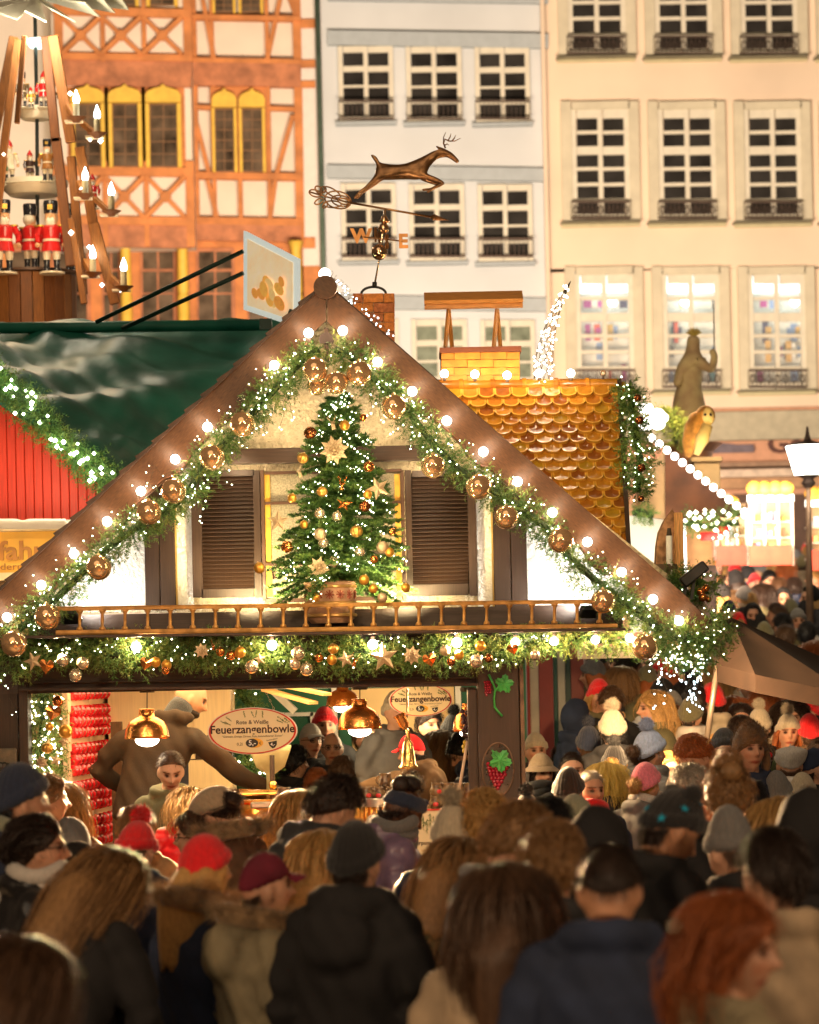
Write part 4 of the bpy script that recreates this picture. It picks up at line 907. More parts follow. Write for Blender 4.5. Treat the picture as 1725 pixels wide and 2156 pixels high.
# weather vane
m_br2 = M('dark aged bronze', (.42, .22, .10), .3, .85, var=.6, scale=9, bump=.3, bscale=30); m_gil = M('polished copper ball', (.85, .55, .32), .08, 1.)
vy = 1.05
lamp('POINT', P(768, 628, -.2), 9, (1, .72, .42), .05)
wv = thing('weather_vane', 'bronze weather vane with a leaping stag, arrow and compass letters on the brick chimney', 'weather vane', P(787, 617, vy))
def skin(name, chains, mat, parent, sub=2):
    me = bpy.data.meshes.new(name); V = []; Ed = []; R = []; idx = {}
    for ch in chains:
        prev = None
        for p, r in ch:
            key = tuple(round(x, 4) for x in p)
            if key not in idx: idx[key] = len(V); V.append(tuple(Vector(p) - wloc(parent))); R.append(r)
            if prev is not None: Ed.append((prev, idx[key]))
            prev = idx[key]
    me.from_pydata(V, Ed, []); o = bpy.data.objects.new(name, me); SC.collection.objects.link(o)
    s = o.modifiers.new('s', 'SKIN'); s.use_smooth_shade = True; sb = o.modifiers.new('b', 'SUBSURF'); sb.levels = sub; sb.render_levels = sub
    for i, r in enumerate(R): me.skin_vertices[0].data[i].radius = r if hasattr(r, '__len__') else (r, r)
    me.skin_vertices[0].data[0].use_root = True
    dg = bpy.context.evaluated_depsgraph_get(); m2 = bpy.data.meshes.new_from_object(o.evaluated_get(dg)); bpy.data.objects.remove(o)
    m2.materials.clear(); m2.materials.append(mat); m2.shade_smooth(); o = bpy.data.objects.new(name, m2); SC.collection.objects.link(o); o.parent = parent; return o
def S(u, v, dy=0): return P(u, v, vy + dy)
px = 1 / K(vy)
Rr = lambda r: r * px
body = [[(S(832, 362), (Rr(20), Rr(17))), (S(803, 358), (Rr(17), Rr(15))), (S(860, 361), (Rr(18), Rr(18))), (S(882, 352), (Rr(18), Rr(19))), (S(900, 338), (Rr(11), Rr(13))), (S(918, 325), (Rr(9), Rr(10))), (S(934, 319), (Rr(9), Rr(9))), (S(950, 328), (Rr(6), Rr(7))), (S(966, 342), (Rr(3.6), Rr(4)))]]
body[0] = [(S(803, 358), (Rr(16), Rr(15))), (S(832, 363), (Rr(16), Rr(17)))] + body[0][2:]
body += [[(S(803, 358), (Rr(16), Rr(15))), (S(797, 345), Rr(4)), (S(790, 333), Rr(5)), (S(782, 326), Rr(2))],
         [(S(803, 358), (Rr(16), Rr(15))), (S(797, 372, -.03), Rr(9)), (S(783, 385, -.03), Rr(5.5)), (S(770, 396, -.03), Rr(3.6)), (S(758, 404, -.03), Rr(3)), (S(746, 418, -.02), Rr(2.8))],
         [(S(803, 358), (Rr(16), Rr(15))), (S(801, 374, .03), Rr(8.5)), (S(788, 387, .03), Rr(5)), (S(775, 397, .03), Rr(3.4)), (S(763, 406, .03), Rr(2.8)), (S(750, 419, .02), Rr(2.6))],
         [(S(882, 352), (Rr(18), Rr(19))), (S(893, 371, -.03), Rr(8)), (S(915, 377, -.03), Rr(5.5)), (S(935, 386, -.03), Rr(4)), (S(918, 394, -.03), Rr(2.8)), (S(899, 405, -.03), Rr(2.6))],
         [(S(882, 352), (Rr(18), Rr(19))), (S(886, 372, .03), Rr(8)), (S(905, 381, .03), Rr(5.5)), (S(926, 389, .03), Rr(3.8)), (S(908, 398, .03), Rr(2.7)), (S(889, 400, .03), Rr(2.5))],
         [(S(934, 319), (Rr(9), Rr(9))), (S(925, 312, -.02), Rr(3)), (S(919, 308, -.04), Rr(1.5))]]
skin('stag', body, m_br2, wv)
for s in (-.012, .03):
    mb = MB(); mb.tube([S(938, 312, s), S(934, 302, s), S(937, 293, s), S(946, 297, s), S(958, 297, s), S(970, 291, s)], [.007, .006, .006, .005, .004, .002], 6)
    for a, b, c in (((934, 302), (934, 290), (939, 278)), ((943, 297), (948, 288), (950, 281)), ((952, 297), (957, 291), (960, 284)), ((936, 306), (942, 303), (946, 306))): mb.tube([S(*a, s), S(*b, s), S(*c, s)], [.005, .004, .0015], 5)
    mb.build('antler', m_br2, wv, smooth=True)
mb = MB(); mb.tube([S(738, 427), S(910, 457)], .0075, 8); mb.build('arrow_shaft', m_br2, wv, smooth=True)
mb = MB(); a, b = S(910, 457), S(945, 464); q = (b - a).to_track_quat('Z', 'Y').to_matrix(); mb.lathe([(.008, -.01), (.024, .01), (.0001, (b - a).length)], 10, a, R=q); mb.build('arrow_head', m_br2, wv, smooth='auto')
scr = MB()
def loopc(cu, cv, ru, rv, rot, n=22, a0=0, a1=2 * PI):
    return [S(cu + ru * math.cos(t) * math.cos(rot) - rv * math.sin(t) * math.sin(rot), cv + ru * math.cos(t) * math.sin(rot) + rv * math.sin(t) * math.cos(rot)) for t in np.linspace(a0, a1, n)]
rt = math.radians(12)
for c in ((712, 421, 28, 18, rt), (718, 423, 20, 11, rt), (700, 405, 20, 7, rt + .35), (700, 430, 19, 7, rt - .2), (664, 407, 13, 7, rt + .1), (672, 400, 10, 6, .8), (681, 399, 6, 6, 0), (672, 424, 10, 5, -.5), (685, 432, 7, 4, -.9), (724, 424, 12, 6, rt)):
    scr.tube(loopc(*c), .0058, 6)
scr.tube([S(652, 404), S(690, 415), S(740, 428)], .006, 6); scr.build('scroll_tail', m_br2, wv, smooth=True)
mb = MB(); mb.tube([S(811, 440), S(808, 470), S(805, 500), S(800, 540), S(789, 598)], [.011, .008, .008, .008, .008], 8); mb.build('vane_pole', M('bright steel pole', (.75, .6, .45), .2, .9), wv, smooth=True)
for u, v, r in ((808, 481, 11.5), (799, 531, 17)): mb = MB(); mb.ball(S(u, v), r * px, 24, 16); mb.build('copper_ball', m_gil, wv, smooth=True)
mb = MB(); mb.lathe([(.012, -.03), (.035, -.012), (.035, -.006), (.012, .03)], 12, S(810, 463)); mb.build('swivel', m_gil, wv, smooth='auto')
arms = MB(); arms.tube([S(766, 499), S(848, 508)], .005, 6); arms.tube([S(804, 503, -.16), S(806, 503, .16)], .005, 6); arms.build('compass_arm', m_br2, wv)
m_let = M('copper letter', (.40, .18, .06), .4, .7, var=.3, scale=12)
for ch_, u, v, dy, rz in (('W', 761, 498, 0, .1), ('E', 849, 509, 0, .1), ('N', 795, 497, .16, 1.2), ('S', 815, 510, -.16, 1.2)):
    t = text(ch_, 40 * px, m_let, wv, name='compass_letter', ext=.003, bold=.006, rz=rz); t.location = S(u, v, dy) - wloc(wv)
mb = MB(); mb.tube([S(787 + 26 * math.cos(t), 619 - 15 * math.sin(t)) for t in np.linspace(.02, PI - .02, 12)], .009, 8); mb.tube([S(789, 606), S(789, 594)], .017, 10); mb.build('mounting_bow', M('dark iron mount', (.03, .03, .03), .4, .6), wv, smooth=True)
# ------------------------------------------------------------------ copper pendant lamps
m_cop = M('hammered copper', (.90, .36, .10), .22, .92, var=.15, scale=20, bump=.5, bscale=70, bdist=.004)
m_glo = E('warm lamp bulb', (1, .84, .66), 22)
def pend(u, vt, vn, vb, hw, y, label):
    t = thing('copper_pendant_lamp', label, 'pendant lamp', P(u, vb, y), 'copper pendant lamps'); k = K(y); c = P(u, vb, y); r = hw / k; hd = (vb - vn) / k
    mb = MB(); mb.lathe([(r, 0), (r * .97, hd * .1), (r * .92, hd * .35), (r * .75, hd * .58), (r * .50, hd * .70), (r * .36, hd * .74), (r * .33, hd * .98), (r * .36, hd), (r * .1, hd * 1.02), (.002, hd * 1.02)], 28, c)
    mb.lathe([(.002, hd * .72), (r * .45, hd * .68), (r * .72, hd * .56), (r * .90, hd * .34), (r * .96, 0), (r, 0)], 28, c); mb.build('lamp_shade', m_cop, t, smooth=True)
    mb = MB(); mb.ball(c + Vector((0, 0, -.01)), r * .52, 16, 10, sc=(1, 1, .55)); mb.build('lamp_bulb', m_glo, t, smooth=True)
    mb = MB(); mb.tube([P(u, vt, y), P(u, vn, y)], .004, 6); mb.lathe([(.05, -.02), (.055, 0), (.05, .01)], 12, P(u, vt, y)); mb.build('cord', m_wire, t)
    lamp('POINT', c + Vector((0, 0, -.05)), 7, (1, .70, .34), .06)
pend(310, 1452, 1493, 1555, 48, .15, 'hammered copper pendant lamp in front of the bending server')
pend(758, 1446, 1472, 1535, 47, .15, 'hammered copper pendant lamp in the middle of the hatch')
pend(722, 1430, 1440, 1487, 36, 2.4, 'blurred copper pendant lamp further back behind the middle lamp')
pend(985, 1450, 1482, 1540, 32, .7, 'copper pendant lamp half hidden by the right door jamb')
# bell with a carved handle
bl = thing('brass_bell', 'golden brass bell hanging under a copper pot figure in the hatch', 'bell', P(860, 1618, -.02))
c = P(860, 1618, -.02); m_bell = M('golden brass', (.88, .52, .16), .25, .9, var=.2, scale=10, bump=.2, bscale=40)
mb = MB(); mb.lathe([(.064, 0), (.066, .012), (.052, .03), (.043, .1), (.032, .17), (.02, .19), (.022, .2), (.01, .22), (.012, .26), (.002, .27)], 20, c); mb.build('bell_body', m_bell, bl, smooth='auto')
mb = MB(); mb.tube([c + Vector((0, 0, .02)), c + Vector((0, 0, -.035))], .008, 8); mb.build('clapper', m_bell, bl)
mb = MB(); q = Matrix.Rotation(-.45, 3, 'Y'); mb.lathe([(.02, 0), (.036, .03), (.033, .08), (.044, .10), (.04, .105), (.01, .06)], 14, P(855, 1533, -.02), R=q); mb.tube([P(860, 1540, -.02), P(861, 1556, -.02)], .012, 6); mb.build('little_pot', m_cop, bl, smooth='auto')
mb = MB(); mb.tube([P(858, 1450, -.02), P(858, 1500, -.02)], .007, 6); mb.build('rope', M('rope', (.35, .22, .12), .9), bl)
def TT(o, l): o.location = l; return o
# oval signs
m_cre = M('cream printed board', (.85, .66, .36), .4, var=.03, col2=(.86, .70, .48), scale=1, coat=.3); m_red = M('red sign rim', (.62, .03, .015), .35, coat=.4); m_ink = M('dark brown print', (.045, .015, .012), .6, var=0)
def oval(cu, cv, wu, hv, y, label):
    k = K(y); t = thing('hanging_sign', label, 'sign', P(cu, cv, y), 'oval hanging signs'); a, b = wu / 2 / k, hv / 2 / k; c = P(cu, cv, y)
    el = lambda s, n=56: [(c.x + a * s * math.cos(q), c.z + b * s * math.sin(q)) for q in np.linspace(0, 2 * PI, n, endpoint=False)]
    mb = MB(); mb.prism(el(1.03), y + .004, y + .012); mb.build('sign_back', M('white sign edge', (.8, .75, .65), .5), t)
    mb = MB(); mb.prism(el(1), y - .004, y + .004); mb.build('sign_rim', m_red, t)
    mb = MB(); mb.prism(el(.955), y - .008, y - .0045); mb.build('sign_board', m_cre, t)
    T = lambda s, sz, du, dv, m=m_ink, bold=0., sx=1., nm='lettering', tl=0.: TT(text(s, sz / k, m, t, name=nm, ext=.0008, bold=bold, sx=sx, tilt=tl), Vector((du / k, -.0095 if m is m_ink else -.0118, -dv / k)))
    s = wu / 181
    T('Feuerzangenbowle', 23.5 * s, 0, -3 * s, bold=.0016, sx=.99); T('Rote & Weiße', 11.5 * s, 0, -18 * s, bold=.0004)
    T('"Glühwein, Orange, Zitrone, Rum, karamellisierter Zucker"', 5.6 * s, 0, 11 * s, sx=.93)
    T('0,2l', 8.5 * s, -27 * s, 27 * s)
    e2 = lambda du, ru, rv, m, yy, nm: (lambda mb: (mb.prism([(c.x + (du + ru * math.cos(q)) * s / k, c.z + (-25 + rv * math.sin(q)) * s / k) for q in np.linspace(0, 2 * PI, 28, endpoint=False)], y - yy, y - .008), mb.build(nm, m, t)))(MB())
    e2(4, 18, 10, M('orange price patch', (.85, .42, .05), .5), .0095, 'price_patch'); e2(-1.5, 13, 9, M('black price patch', (.02, .018, .018), .5), .0105, 'price_disc')
    T('5,-', 15 * s, -1 * s, 25 * s, M('chalk white print', (.85, .85, .82), .6, var=0), .0006); T('€', 8 * s, 15.5 * s, 26 * s)
    mb = MB(); mb.prism([(c.x + du * s / k, c.z - dv * s / k) for du, dv in ((32, 24), (50, 21), (50, 29), (46, 35), (41, 37), (35, 32))], y - .0095, y - .008); mb.build('cup_print', M('black price patch'), t)
    T('4,-', 9 * s, 41.5 * s, 28.5 * s, M('chalk white print'), .0004)
    T('Becherpfand', 4.6 * s, 40 * s, 18.5 * s, tl=-.2)
    g = []
    for (du, dv, r) in ((-66, -22, 0.4), (-55, -30, .8), (-58, -20, .2), (-18, -42, 1.7), (-2, -41, 1.8), (10, -43, 1.7), (22, -42, 1.6), (52, -29, 2.4), (60, -22, 2.8), (50, -22, 3.0), (66, -26, 2.2)):
        g.append((du * s / k, -dv * s / k, r))
    C = np.array([(c.x + x, y - .010, c.z + z) for x, z, r in g]); Dd = np.array([(math.cos(r + (PI if x > 0 else 0)) * (-1 if abs(x) < .1 else 1), 0, -.5) for x, z, r in g]); Dd /= np.linalg.norm(Dd, axis=1, keepdims=True)
    V = needles(C, Dd, 40, np.full(len(C), .045 * s), .0017, .013, 5, .8); V[:, 1] = y - .0105 - (np.arange(len(V)) % 3) * 1e-4
    soup('fir_print', V, [M('printed fir green', (.05, .12, .02), .7)], np.zeros(len(V) // 3), t)
    mb = MB()
    for sx_ in (-1, 1):
        p, q = P(cu + sx_ * wu * .25 - 0, cv - hv * .46, y), P(cu + sx_ * wu * .25 - (5 if sx_ < 0 else 22) * -1 * (1 if sx_ < 0 else -1), cv - hv * .95, y)
        C, L = resample([p, q], 7)
        for i in range(6):
            m = Vector((C[i] + C[i + 1]) / 2); dv = (Vector(C[i + 1]) - Vector(C[i])); dv.normalize(); sd = dv.cross(Vector((0, 1, 0))) * (.3 if i % 2 else 1); 
            mb.tube([m + dv * (.011 * math.cos(w)) + (sd * .006 if i % 2 == 0 else Vector((0, .005, 0))) * math.sin(w) for w in np.linspace(0, 2 * PI, 9)], .0016, 4)
    mb.build('chain', M('thin steel chain', (.6, .5, .35), .35, .8), t)
oval(532, 1539, 184, 96, .05, 'oval cream sign with red rim beside the bending server')
oval(886, 1474, 130, 68, 1.9, 'blurred oval cream sign further back behind the bell')
# ------------------------------------------------------------------ kettle, urn, mugs
kt = thing('copper_kettle', 'huge glowing copper kettle on the counter', 'kettle', P(560, 1790, .1)); c = P(565, 1800, .25); m_kt = M('glowing copper kettle', (.90, .38, .07), .2, .85, var=.2, scale=5, bump=.35, bscale=14)
mb = MB(); mb.lathe([(.20, 0), (.34, .08), (.40, .2), (.41, .30), (.395, .36), (.43, .375), (.43, .39), (.39, .395), (.01, .36)], 40, c); mb.build('kettle_bowl', m_kt, kt, smooth='auto')
mb = MB(); mb.lathe([(.33, .41), (.30, .425), (.1, .44), (.01, .445)], 30, c + Vector((-.18, .15, 0))); mb.build('kettle_lid', m_kt, kt, smooth=True)
ty = thing('steel_tray', 'brushed steel tray with a glass tankard on the kettle rim', 'tray', P(600, 1697, -.15)); m_st = M('brushed steel', (.72, .66, .58), .3, .9, var=.1, scale=30)
mb = MB(); pbox(mb, 528, 1688, 668, 1701, -.25, .38); mb.build('tray_pan', m_st, ty, bevel=.008)
mb = MB(); mb.lathe([(.16, 0), (.17, .075), (.165, .08), (.15, .01), (.01, .005)], 28, P(690, 1690, .2)); mb.build('serving_pan', m_st, ty, smooth='auto')
m_mugb = M('dark glazed tankard', (.05, .025, .018), .1, var=.9, scale=30, coat=.8, col2=(.30, .18, .08)); m_mugr = M('red painted badge', (.65, .02, .02), .3, coat=.5)
def tankard():
    mb = MB(); mb.lathe([(.036, 0), (.046, .008), (.048, .03), (.046, .05), (.036, .065), (.036, .082), (.039, .088), (.034, .088), (.032, .07), (.01, .06)], 16)
    me = mb.mesh('tankard', m_mugb, smooth=True)
    h = MB(); h.tube([(.035 + .028 * math.sin(t), 0, .045 + .028 * math.cos(t)) for t in np.linspace(.2, PI - .2, 8)], .006, 6); hm = h.mesh('mug_handle', m_mugb, smooth=True)
    b = MB(); b.ball((0, -.043, .032), .02, 10, 6, sc=(1, .35, .8)); return me, hm, b.mesh('badge', m_mugr, smooth=True)
TK = tankard()
def tank(u, v, y, label, group, rz=0, sc=1.):
    o = inst('tankard', TK[0], None, P(u, v, y), (0, 0, rz), sc, label=label, cat='mug', group=group); inst('mug_handle', TK[1], o); inst('badge', TK[2], o); return o
tank(598, 1690, -.18, 'glass tankard on the steel tray by the outstretched hand', None, 0, 1.15)
for i, (u, v) in enumerate(((773, 1684), (800, 1684), (828, 1684), (852, 1683))): tank(u, v, -.05 + (i % 2) * .04, 'dark glazed tankard on the steam urn, %s from the left' % ORD[i + 1], 'tankards on the urn', .3 - i * .5, .98)
tank(812, 1656, 0, 'dark glazed tankard standing on top of the others on the urn', 'tankards on the urn', PI, 1)
for i in range(4): tank(918 + i * 23, 1703, -.02 + .05 * (i % 2), 'dark tankard in the lower row beside the door jamb, %s from the left' % ORD[i + 1], 'tankards stacked beside the door jamb', i * 1.1)
for i in range(4): tank(920 + i * 23, 1676, 0, 'dark tankard in the upper row beside the door jamb, %s from the left' % ORD[i + 1], 'tankards stacked beside the door jamb', i * .9 + .4)
tank(900, 1716, -.15, 'small pale tankard in front of the stacked ones', None, 2, .8)
ur = thing('steam_urn', 'round copper and steel urn under the tankards', 'urn', P(812, 1790, .0)); c = P(812, 1790, .02)
mb = MB(); mb.lathe([(.19, .30), (.20, .302), (.20, .352), (.185, .355), (.18, .345), (.01, .345)], 32, c); mb.build('urn_rim', m_st, ur, smooth='auto')
mb = MB(); mb.lathe([(.185, 0), (.185, .3)], 32, c); mb.build('urn_body', m_kt, ur, smooth='auto')
for i in range(15):
    a = PI + .12 + i * .2; mb = MB(); q = c + Vector((.192 * math.cos(a), .192 * math.sin(a), 0)); mb.tube([q, q + Vector((0, 0, .3))], .013, 7); mb.build('urn_tube', m_kt, ur, smooth=True)
t = text('Bartscher', 6.5 / K(-.1), m_ink, ur, name='lettering', ext=.0004); t.location = P(818, 1694, -.185) - wloc(ur)
# punch poster
po = thing('drink_poster', 'yellow drinks poster with fir twigs below the counter edge', 'poster', P(915, 1795, -.3))
mb = MB(); pbox(mb, 878, 1706, 952, 1800, -.37, .012); mb.build('poster_board', m_cre, po)
mb = MB(); pbox(mb, 876, 1703, 986, 1706, -.38, .02); mb.build('poster_edge', m_red, po)
t = text('Kinderpunsch', 11.5 / K(-.3), m_ink, po, name='lettering', ext=.0006, bold=.0006); t.location = P(887, 1775, -.374) - wloc(po)
t = text('(alkoholfrei)', 7 / K(-.3), M('ochre print', (.55, .3, .1), .7), po, name='lettering', ext=.0006); t.location = P(905, 1790, -.374) - wloc(po)
C = np.array([tuple(P(885 + 7 * i, 1712 + 6 * (i % 3), -.375)) for i in range(9)]); V = needles(C, np.tile([0, 0, -1.], (9, 1)), 60, np.full(9, .09), .0012, .03, 8, .8); V[:, 1] = -.375 - (np.arange(len(V)) % 3) * 1e-4
soup('fir_print', V, [M('printed fir green')], np.zeros(len(V) // 3), po)
mb = MB(); a = P(900 + 85, 1545, -.02); mb.tube([P(985, 1560, -.02), P(958, 1715, -.05)], .011, 8); mb.build('ladle_stick', M('pale wooden stick', (.6, .42, .3), .5), None, smooth=True, label='long pale wooden stick leaning beside the door jamb', cat='stick')
gr = thing('hanging_grapes', 'bunch of dark grapes hanging beside the right door jamb', 'grape bunch', P(980, 1500, .05))
for i in range(26):
    v = 1500 + (i // 3) * 10 + random.uniform(-3, 3); mb = MB(); mb.ball(P(981 + random.uniform(-8, 7), v, .05), .016, 8, 6); mb.build('grape', M('dark grape' if v < 1560 else 'golden grape', (.05, .02, .03) if v < 1560 else (.6, .4, .05), .25), gr, smooth=True)
# shelves of red mugs on the left wall
sh = thing('mug_shelf', 'tall pale shelf unit filled with red mugs inside the hatch', 'shelf', P(185, 1880, 1.2)); m_shw = M('pale peach shelf board', (.80, .55, .36), .55, var=.06)
X0, Y0 = P(141, 1600, .8).x, .8; X1, Y1 = P(232, 1600, 2.3).x, 2.3
def SW(t, z, off=0.): return Vector((X0 + (X1 - X0) * t, Y0 + (Y1 - Y0) * t, z)) + Vector((1, -(X1 - X0) / (Y1 - Y0), 0)).normalized() * off
ztop = P(180, 1440, 1.5).z
for t in (.0, .47, 1.0): mb = MB(); mb.bar(SW(t, .3, .0), SW(t, ztop + .2, .0), .04, .10); mb.build('shelf_upright', m_shw, sh)
mb = MB(); a, b = SW(-.1, 1.2, -.12), SW(1.05, 1.2, -.12); mb.beam((0, 0, 0), (.001, 0, 0), .001, .001)
mb = MB(); mb.bar(a, b, .02, 3.2); mb.build('shelf_back', m_shw, sh)
lm = MB(); lm.lathe([(.039, 0), (.041, .004), (.036, .03), (.038, .05), (.032, .05), (.03, .01)], 12); ME_RM = lm.mesh('red_mug', M('glossy red mug', (.72, .015, .025), .12, coat=.9, var=.35, scale=25), smooth=True)
dirv = (SW(1, 0) - SW(0, 0)).normalized(); rq = dirv.to_track_quat('Z', 'X').to_euler()
for s in range(6):
    zb = ztop - .115 - s * .265
    mb = MB(); mb.bar(SW(0, zb - .015, .01), SW(1, zb - .015, .01), .018, .14); mb.build('shelf_board', m_shw, sh)
    for col, (t0, t1) in enumerate(((.03, .45), (.50, .97))):
        for r in range(3 if s else 2):
            for i in range(9):
                t = t0 + (t1 - t0) * (i + .5) / 9
                if s == 0 and r == 2: continue
                inst('red_mug', ME_RM, None, SW(t, zb + .042 + r * .075, .03 + .012 * (i % 2) + random.uniform(-.004, .004)), rq, label='glossy red mug, %s column, %s shelf down, %s row, %s from the front' % (('near', 'far')[col], ORD[s + 1], ('bottom', 'middle', 'top')[r], ORD[i + 1]), cat='mug', group='red mugs on the shelves')
# carved picture board at the left edge
wb = thing('wreath_board', 'weathered board with a dark wreath at the left edge of the stall', 'sign board', P(15, 1700, -.15)); mb = MB(); pbox(mb, -40, 1576, 36, 1720, -.14, .05); mb.build('board', M('weathered board', (.16, .13, .09), .7, var=.5, scale=6, bump=.5), wb, bevel=.01)
for i in range(22):
    a = i * PI / 11; mb = MB(); q = P(5 + 24 * math.cos(a), 1640 + 27 * math.sin(a), -.17); mb.ball(q, .03, 7, 5, sc=(1, .4, .7), R=Matrix.Rotation(a, 3, 'Y')); mb.build('wreath_leaf', M('black wreath leaf', (.03, .025, .02), .3), wb)
# ------------------------------------------------------------------ candle pyramid on the left
PY = 9.0; pk = K(PY); m_pyw = M('honey varnished wood', (.21, .075, .014), .6, var=.35, scale=8, kind='woodz', bump=.2); m_pyd = M('brown varnished wood', (.15, .05, .012), .6, var=.35, scale=8, kind='woodz')
m_pyl = M('pale underside board', (.88, .76, .58), .5, var=.08)
py = thing('christmas_pyramid', 'tall wooden christmas pyramid with nutcracker figures and electric candles', 'christmas pyramid', P(70, 690, PY)); AX = P(70, 690, PY)
def PP(u, v, dy=0.): return P(u, v, PY + dy)
mb = MB(); mb.tube([PP(73, -20), PP(78, 250), PP(80, 580)], .018, 8); mb.build('axle', M('dark steel axle', (.05, .06, .055), .3, .6), py, smooth=True)
def pbar(a, b, w, t, m=m_pyw, name='leg', dy=0., par=py):
    mb = MB(); mb.bar(PP(*a, dy), PP(*b, dy), t, w / pk); return mb.build(name, m, par, bevel=.006)
for a in (((30, 78), (-38, 410), 15, .7), ((38, 84), (6, 330), 12, .9), ((6, 330), (-30, 640), 15, .9), ((52, 76), (36, 260), 8, 1.2)): mb = MB(); mb.beam(PP(*a[0], -a[3]), PP(*a[1], -a[3]), a[2] * 1.3 / pk, .06); mb.build('leg', m_pyw, py, bevel=.006)
for a, b, w, dy, m in (((112, 76), (150, 300), 15, -.8, m_pyw), ((96, 78), (118, 300), 13, -.6, m_pyd), ((118, 290), (150, 560), 14, -.6, m_pyd), ((168, 310), (205, 520), 14, -.8, m_pyw), ((150, 330), (176, 620), 12, -.7, m_pyw), ((198, 470), (243, 640), 14, -.88, m_pyw), ((150, 460), (178, 640), 9, -.9, m_pyw)):
    mb = MB(); mb.beam(PP(*a, dy), PP(*b, dy), w * 1.45 / pk, .07); mb.build('leg', m, py, bevel=.006)
sbx = lambda nm, u0, v0, u1, v1, dy, t, m: (lambda mb: (pbox(mb, u0, v0, u1, v1, PY + dy, t), mb.build(nm, m, py, bevel=.004)))(MB())[1]
def tier(cu, v, r, h, rim=m_pyl):
    c = PP(cu, v); R_ = r / pk; H = h / pk; mb = MB(); mb.lathe([(.01, H * .05), (R_ * .72, 0), (R_ * .9, H * .4), (R_ * .92, H * .6), (R_, H * .62), (R_, H), (.01, H)], 30, c); return mb.build('tier', rim, py, smooth='auto')
tier(76, 252, 40, 24); tier(72, 412, 72, 30); tier(60, 590, 108, 14, M('dark tier rim', (.10, .05, .03), .4)); tier(82, 100, 26, 16, E('lit plastic cap', (.75, 1, .92), 1.6))
for i in range(26):                                          # drum planks
    a = 2 * PI * i / 26; R_ = .47; c = PP(58, 690); mb = MB(); mb.box((c.x + R_ * 1.0 * math.cos(a), c.y + R_ * math.sin(a), c.z + .24), (.02, .108, .49), Matrix.Rotation(a, 3, 'Z')); mb.build('plank', m_pyd if i % 3 else m_pyw, py, bevel=.003)
for i, a in enumerate(((-40, 22), (18, 34), (75, 36), (128, 34), (185, 22), (215, 12), (-90, 10), (245, 5))):   # rotor blades
    p = PP(76, -4); q = PP(76 + (a[0] - 76) * 1.1, a[1] - 2 + 2, -.9 + abs(a[0] - 76) * .004); mb = MB(); d = (q - p); s = d.cross(Vector((0, 0, 1))).normalized() * (.10 + .02 * (i % 2)); dz = Vector((0, 0, .05))
    mb.add([tuple(x) for x in (p - s * .3, q - s - dz, q + s + dz, p + s * .3, p - s * .3 + Vector((0, 0, .012)), q - s - dz + Vector((0, 0, .012)), q + s + dz + Vector((0, 0, .012)), p + s * .3 + Vector((0, 0, .012)))], [(0, 1, 2, 3), (7, 6, 5, 4), (0, 4, 5, 1), (1, 5, 6, 2), (2, 6, 7, 3), (3, 7, 4, 0)])
    mb.build('rotor_blade', M('pale green rotor blade', (.88, .85, .68), .5, var=.06), py)
m_cand = M('ivory candle', (.55, .50, .34), .5, var=.05); m_flm = E('electric flame', (.85, 1, .97), 10)
def candle(u, v, h, n, bw=36):
    t = thing('electric_candle', 'lit electric candle on the pyramid, %s from the top' % ORD[n], 'candle', PP(u, v + 22 + h, -1.0), 'electric candles on the pyramid'); c = PP(u, v + 14 + h, -1.0)
    mb = MB(); mb.lathe([(.030, 0), (.030, h / pk), (.02, h / pk + .01)], 12, c); mb.build('candle_stick', m_cand, t, smooth='auto')
    mb = MB(); f = PP(u, v + 14, -1.0); mb.lathe([(.004, 0), (.026, .03), (.032, .055), (.024, .09), (.01, .125), (.001, .15)], 12, f - Vector((0, 0, .01))); mb.build('flame', m_flm, t, smooth=True)
    lamp('POINT', f + Vector((0, 0, .06)), 2, (1, .80, .5), .05)
    mb = MB(); mb.lathe([(.03, -.05), (.08, -.01), (.095, 0), (.03, .005)], 14, c); mb.build('drip_cup', m_pyd, py, smooth='auto')
    mb = MB(); b = PP(u - bw, v + 12 + h - 24 * (bw > 0), -.85); mb.bar(c + Vector((0, 0, -.03)), b, .05, .05); mb.build('bracket', m_pyw, py, bevel=.006)
    mb = MB(); pbox(mb, u - 25, v + 19 + h, u + 12, v + 23 + h, PY - 1.02, .12); mb.build('bracket_shelf', m_pyl, py)
for i, a in enumerate(((161, 206, 27, 1, 18), (205, 238, 28, 2, 38), (180, 368, 27, 3, 15), (235, 400, 30, 4, 36), (196, 533, 27, 5, 18), (261, 559, 30, 6, 34))): candle(*a)
m_nr, m_nw, m_nb, m_ns, m_ng, m_nt = M('red lacquer', (.60, .02, .02), .2, coat=.6), M('cream lacquer', (.78, .68, .5), .3, coat=.4), M('black lacquer', (.02, .02, .025), .15, coat=.8), M('skin lacquer', (.75, .42, .22), .35), M('gold lacquer', (.75, .45, .08), .25, .5), M('white beard fluff', (.75, .68, .55), .9)
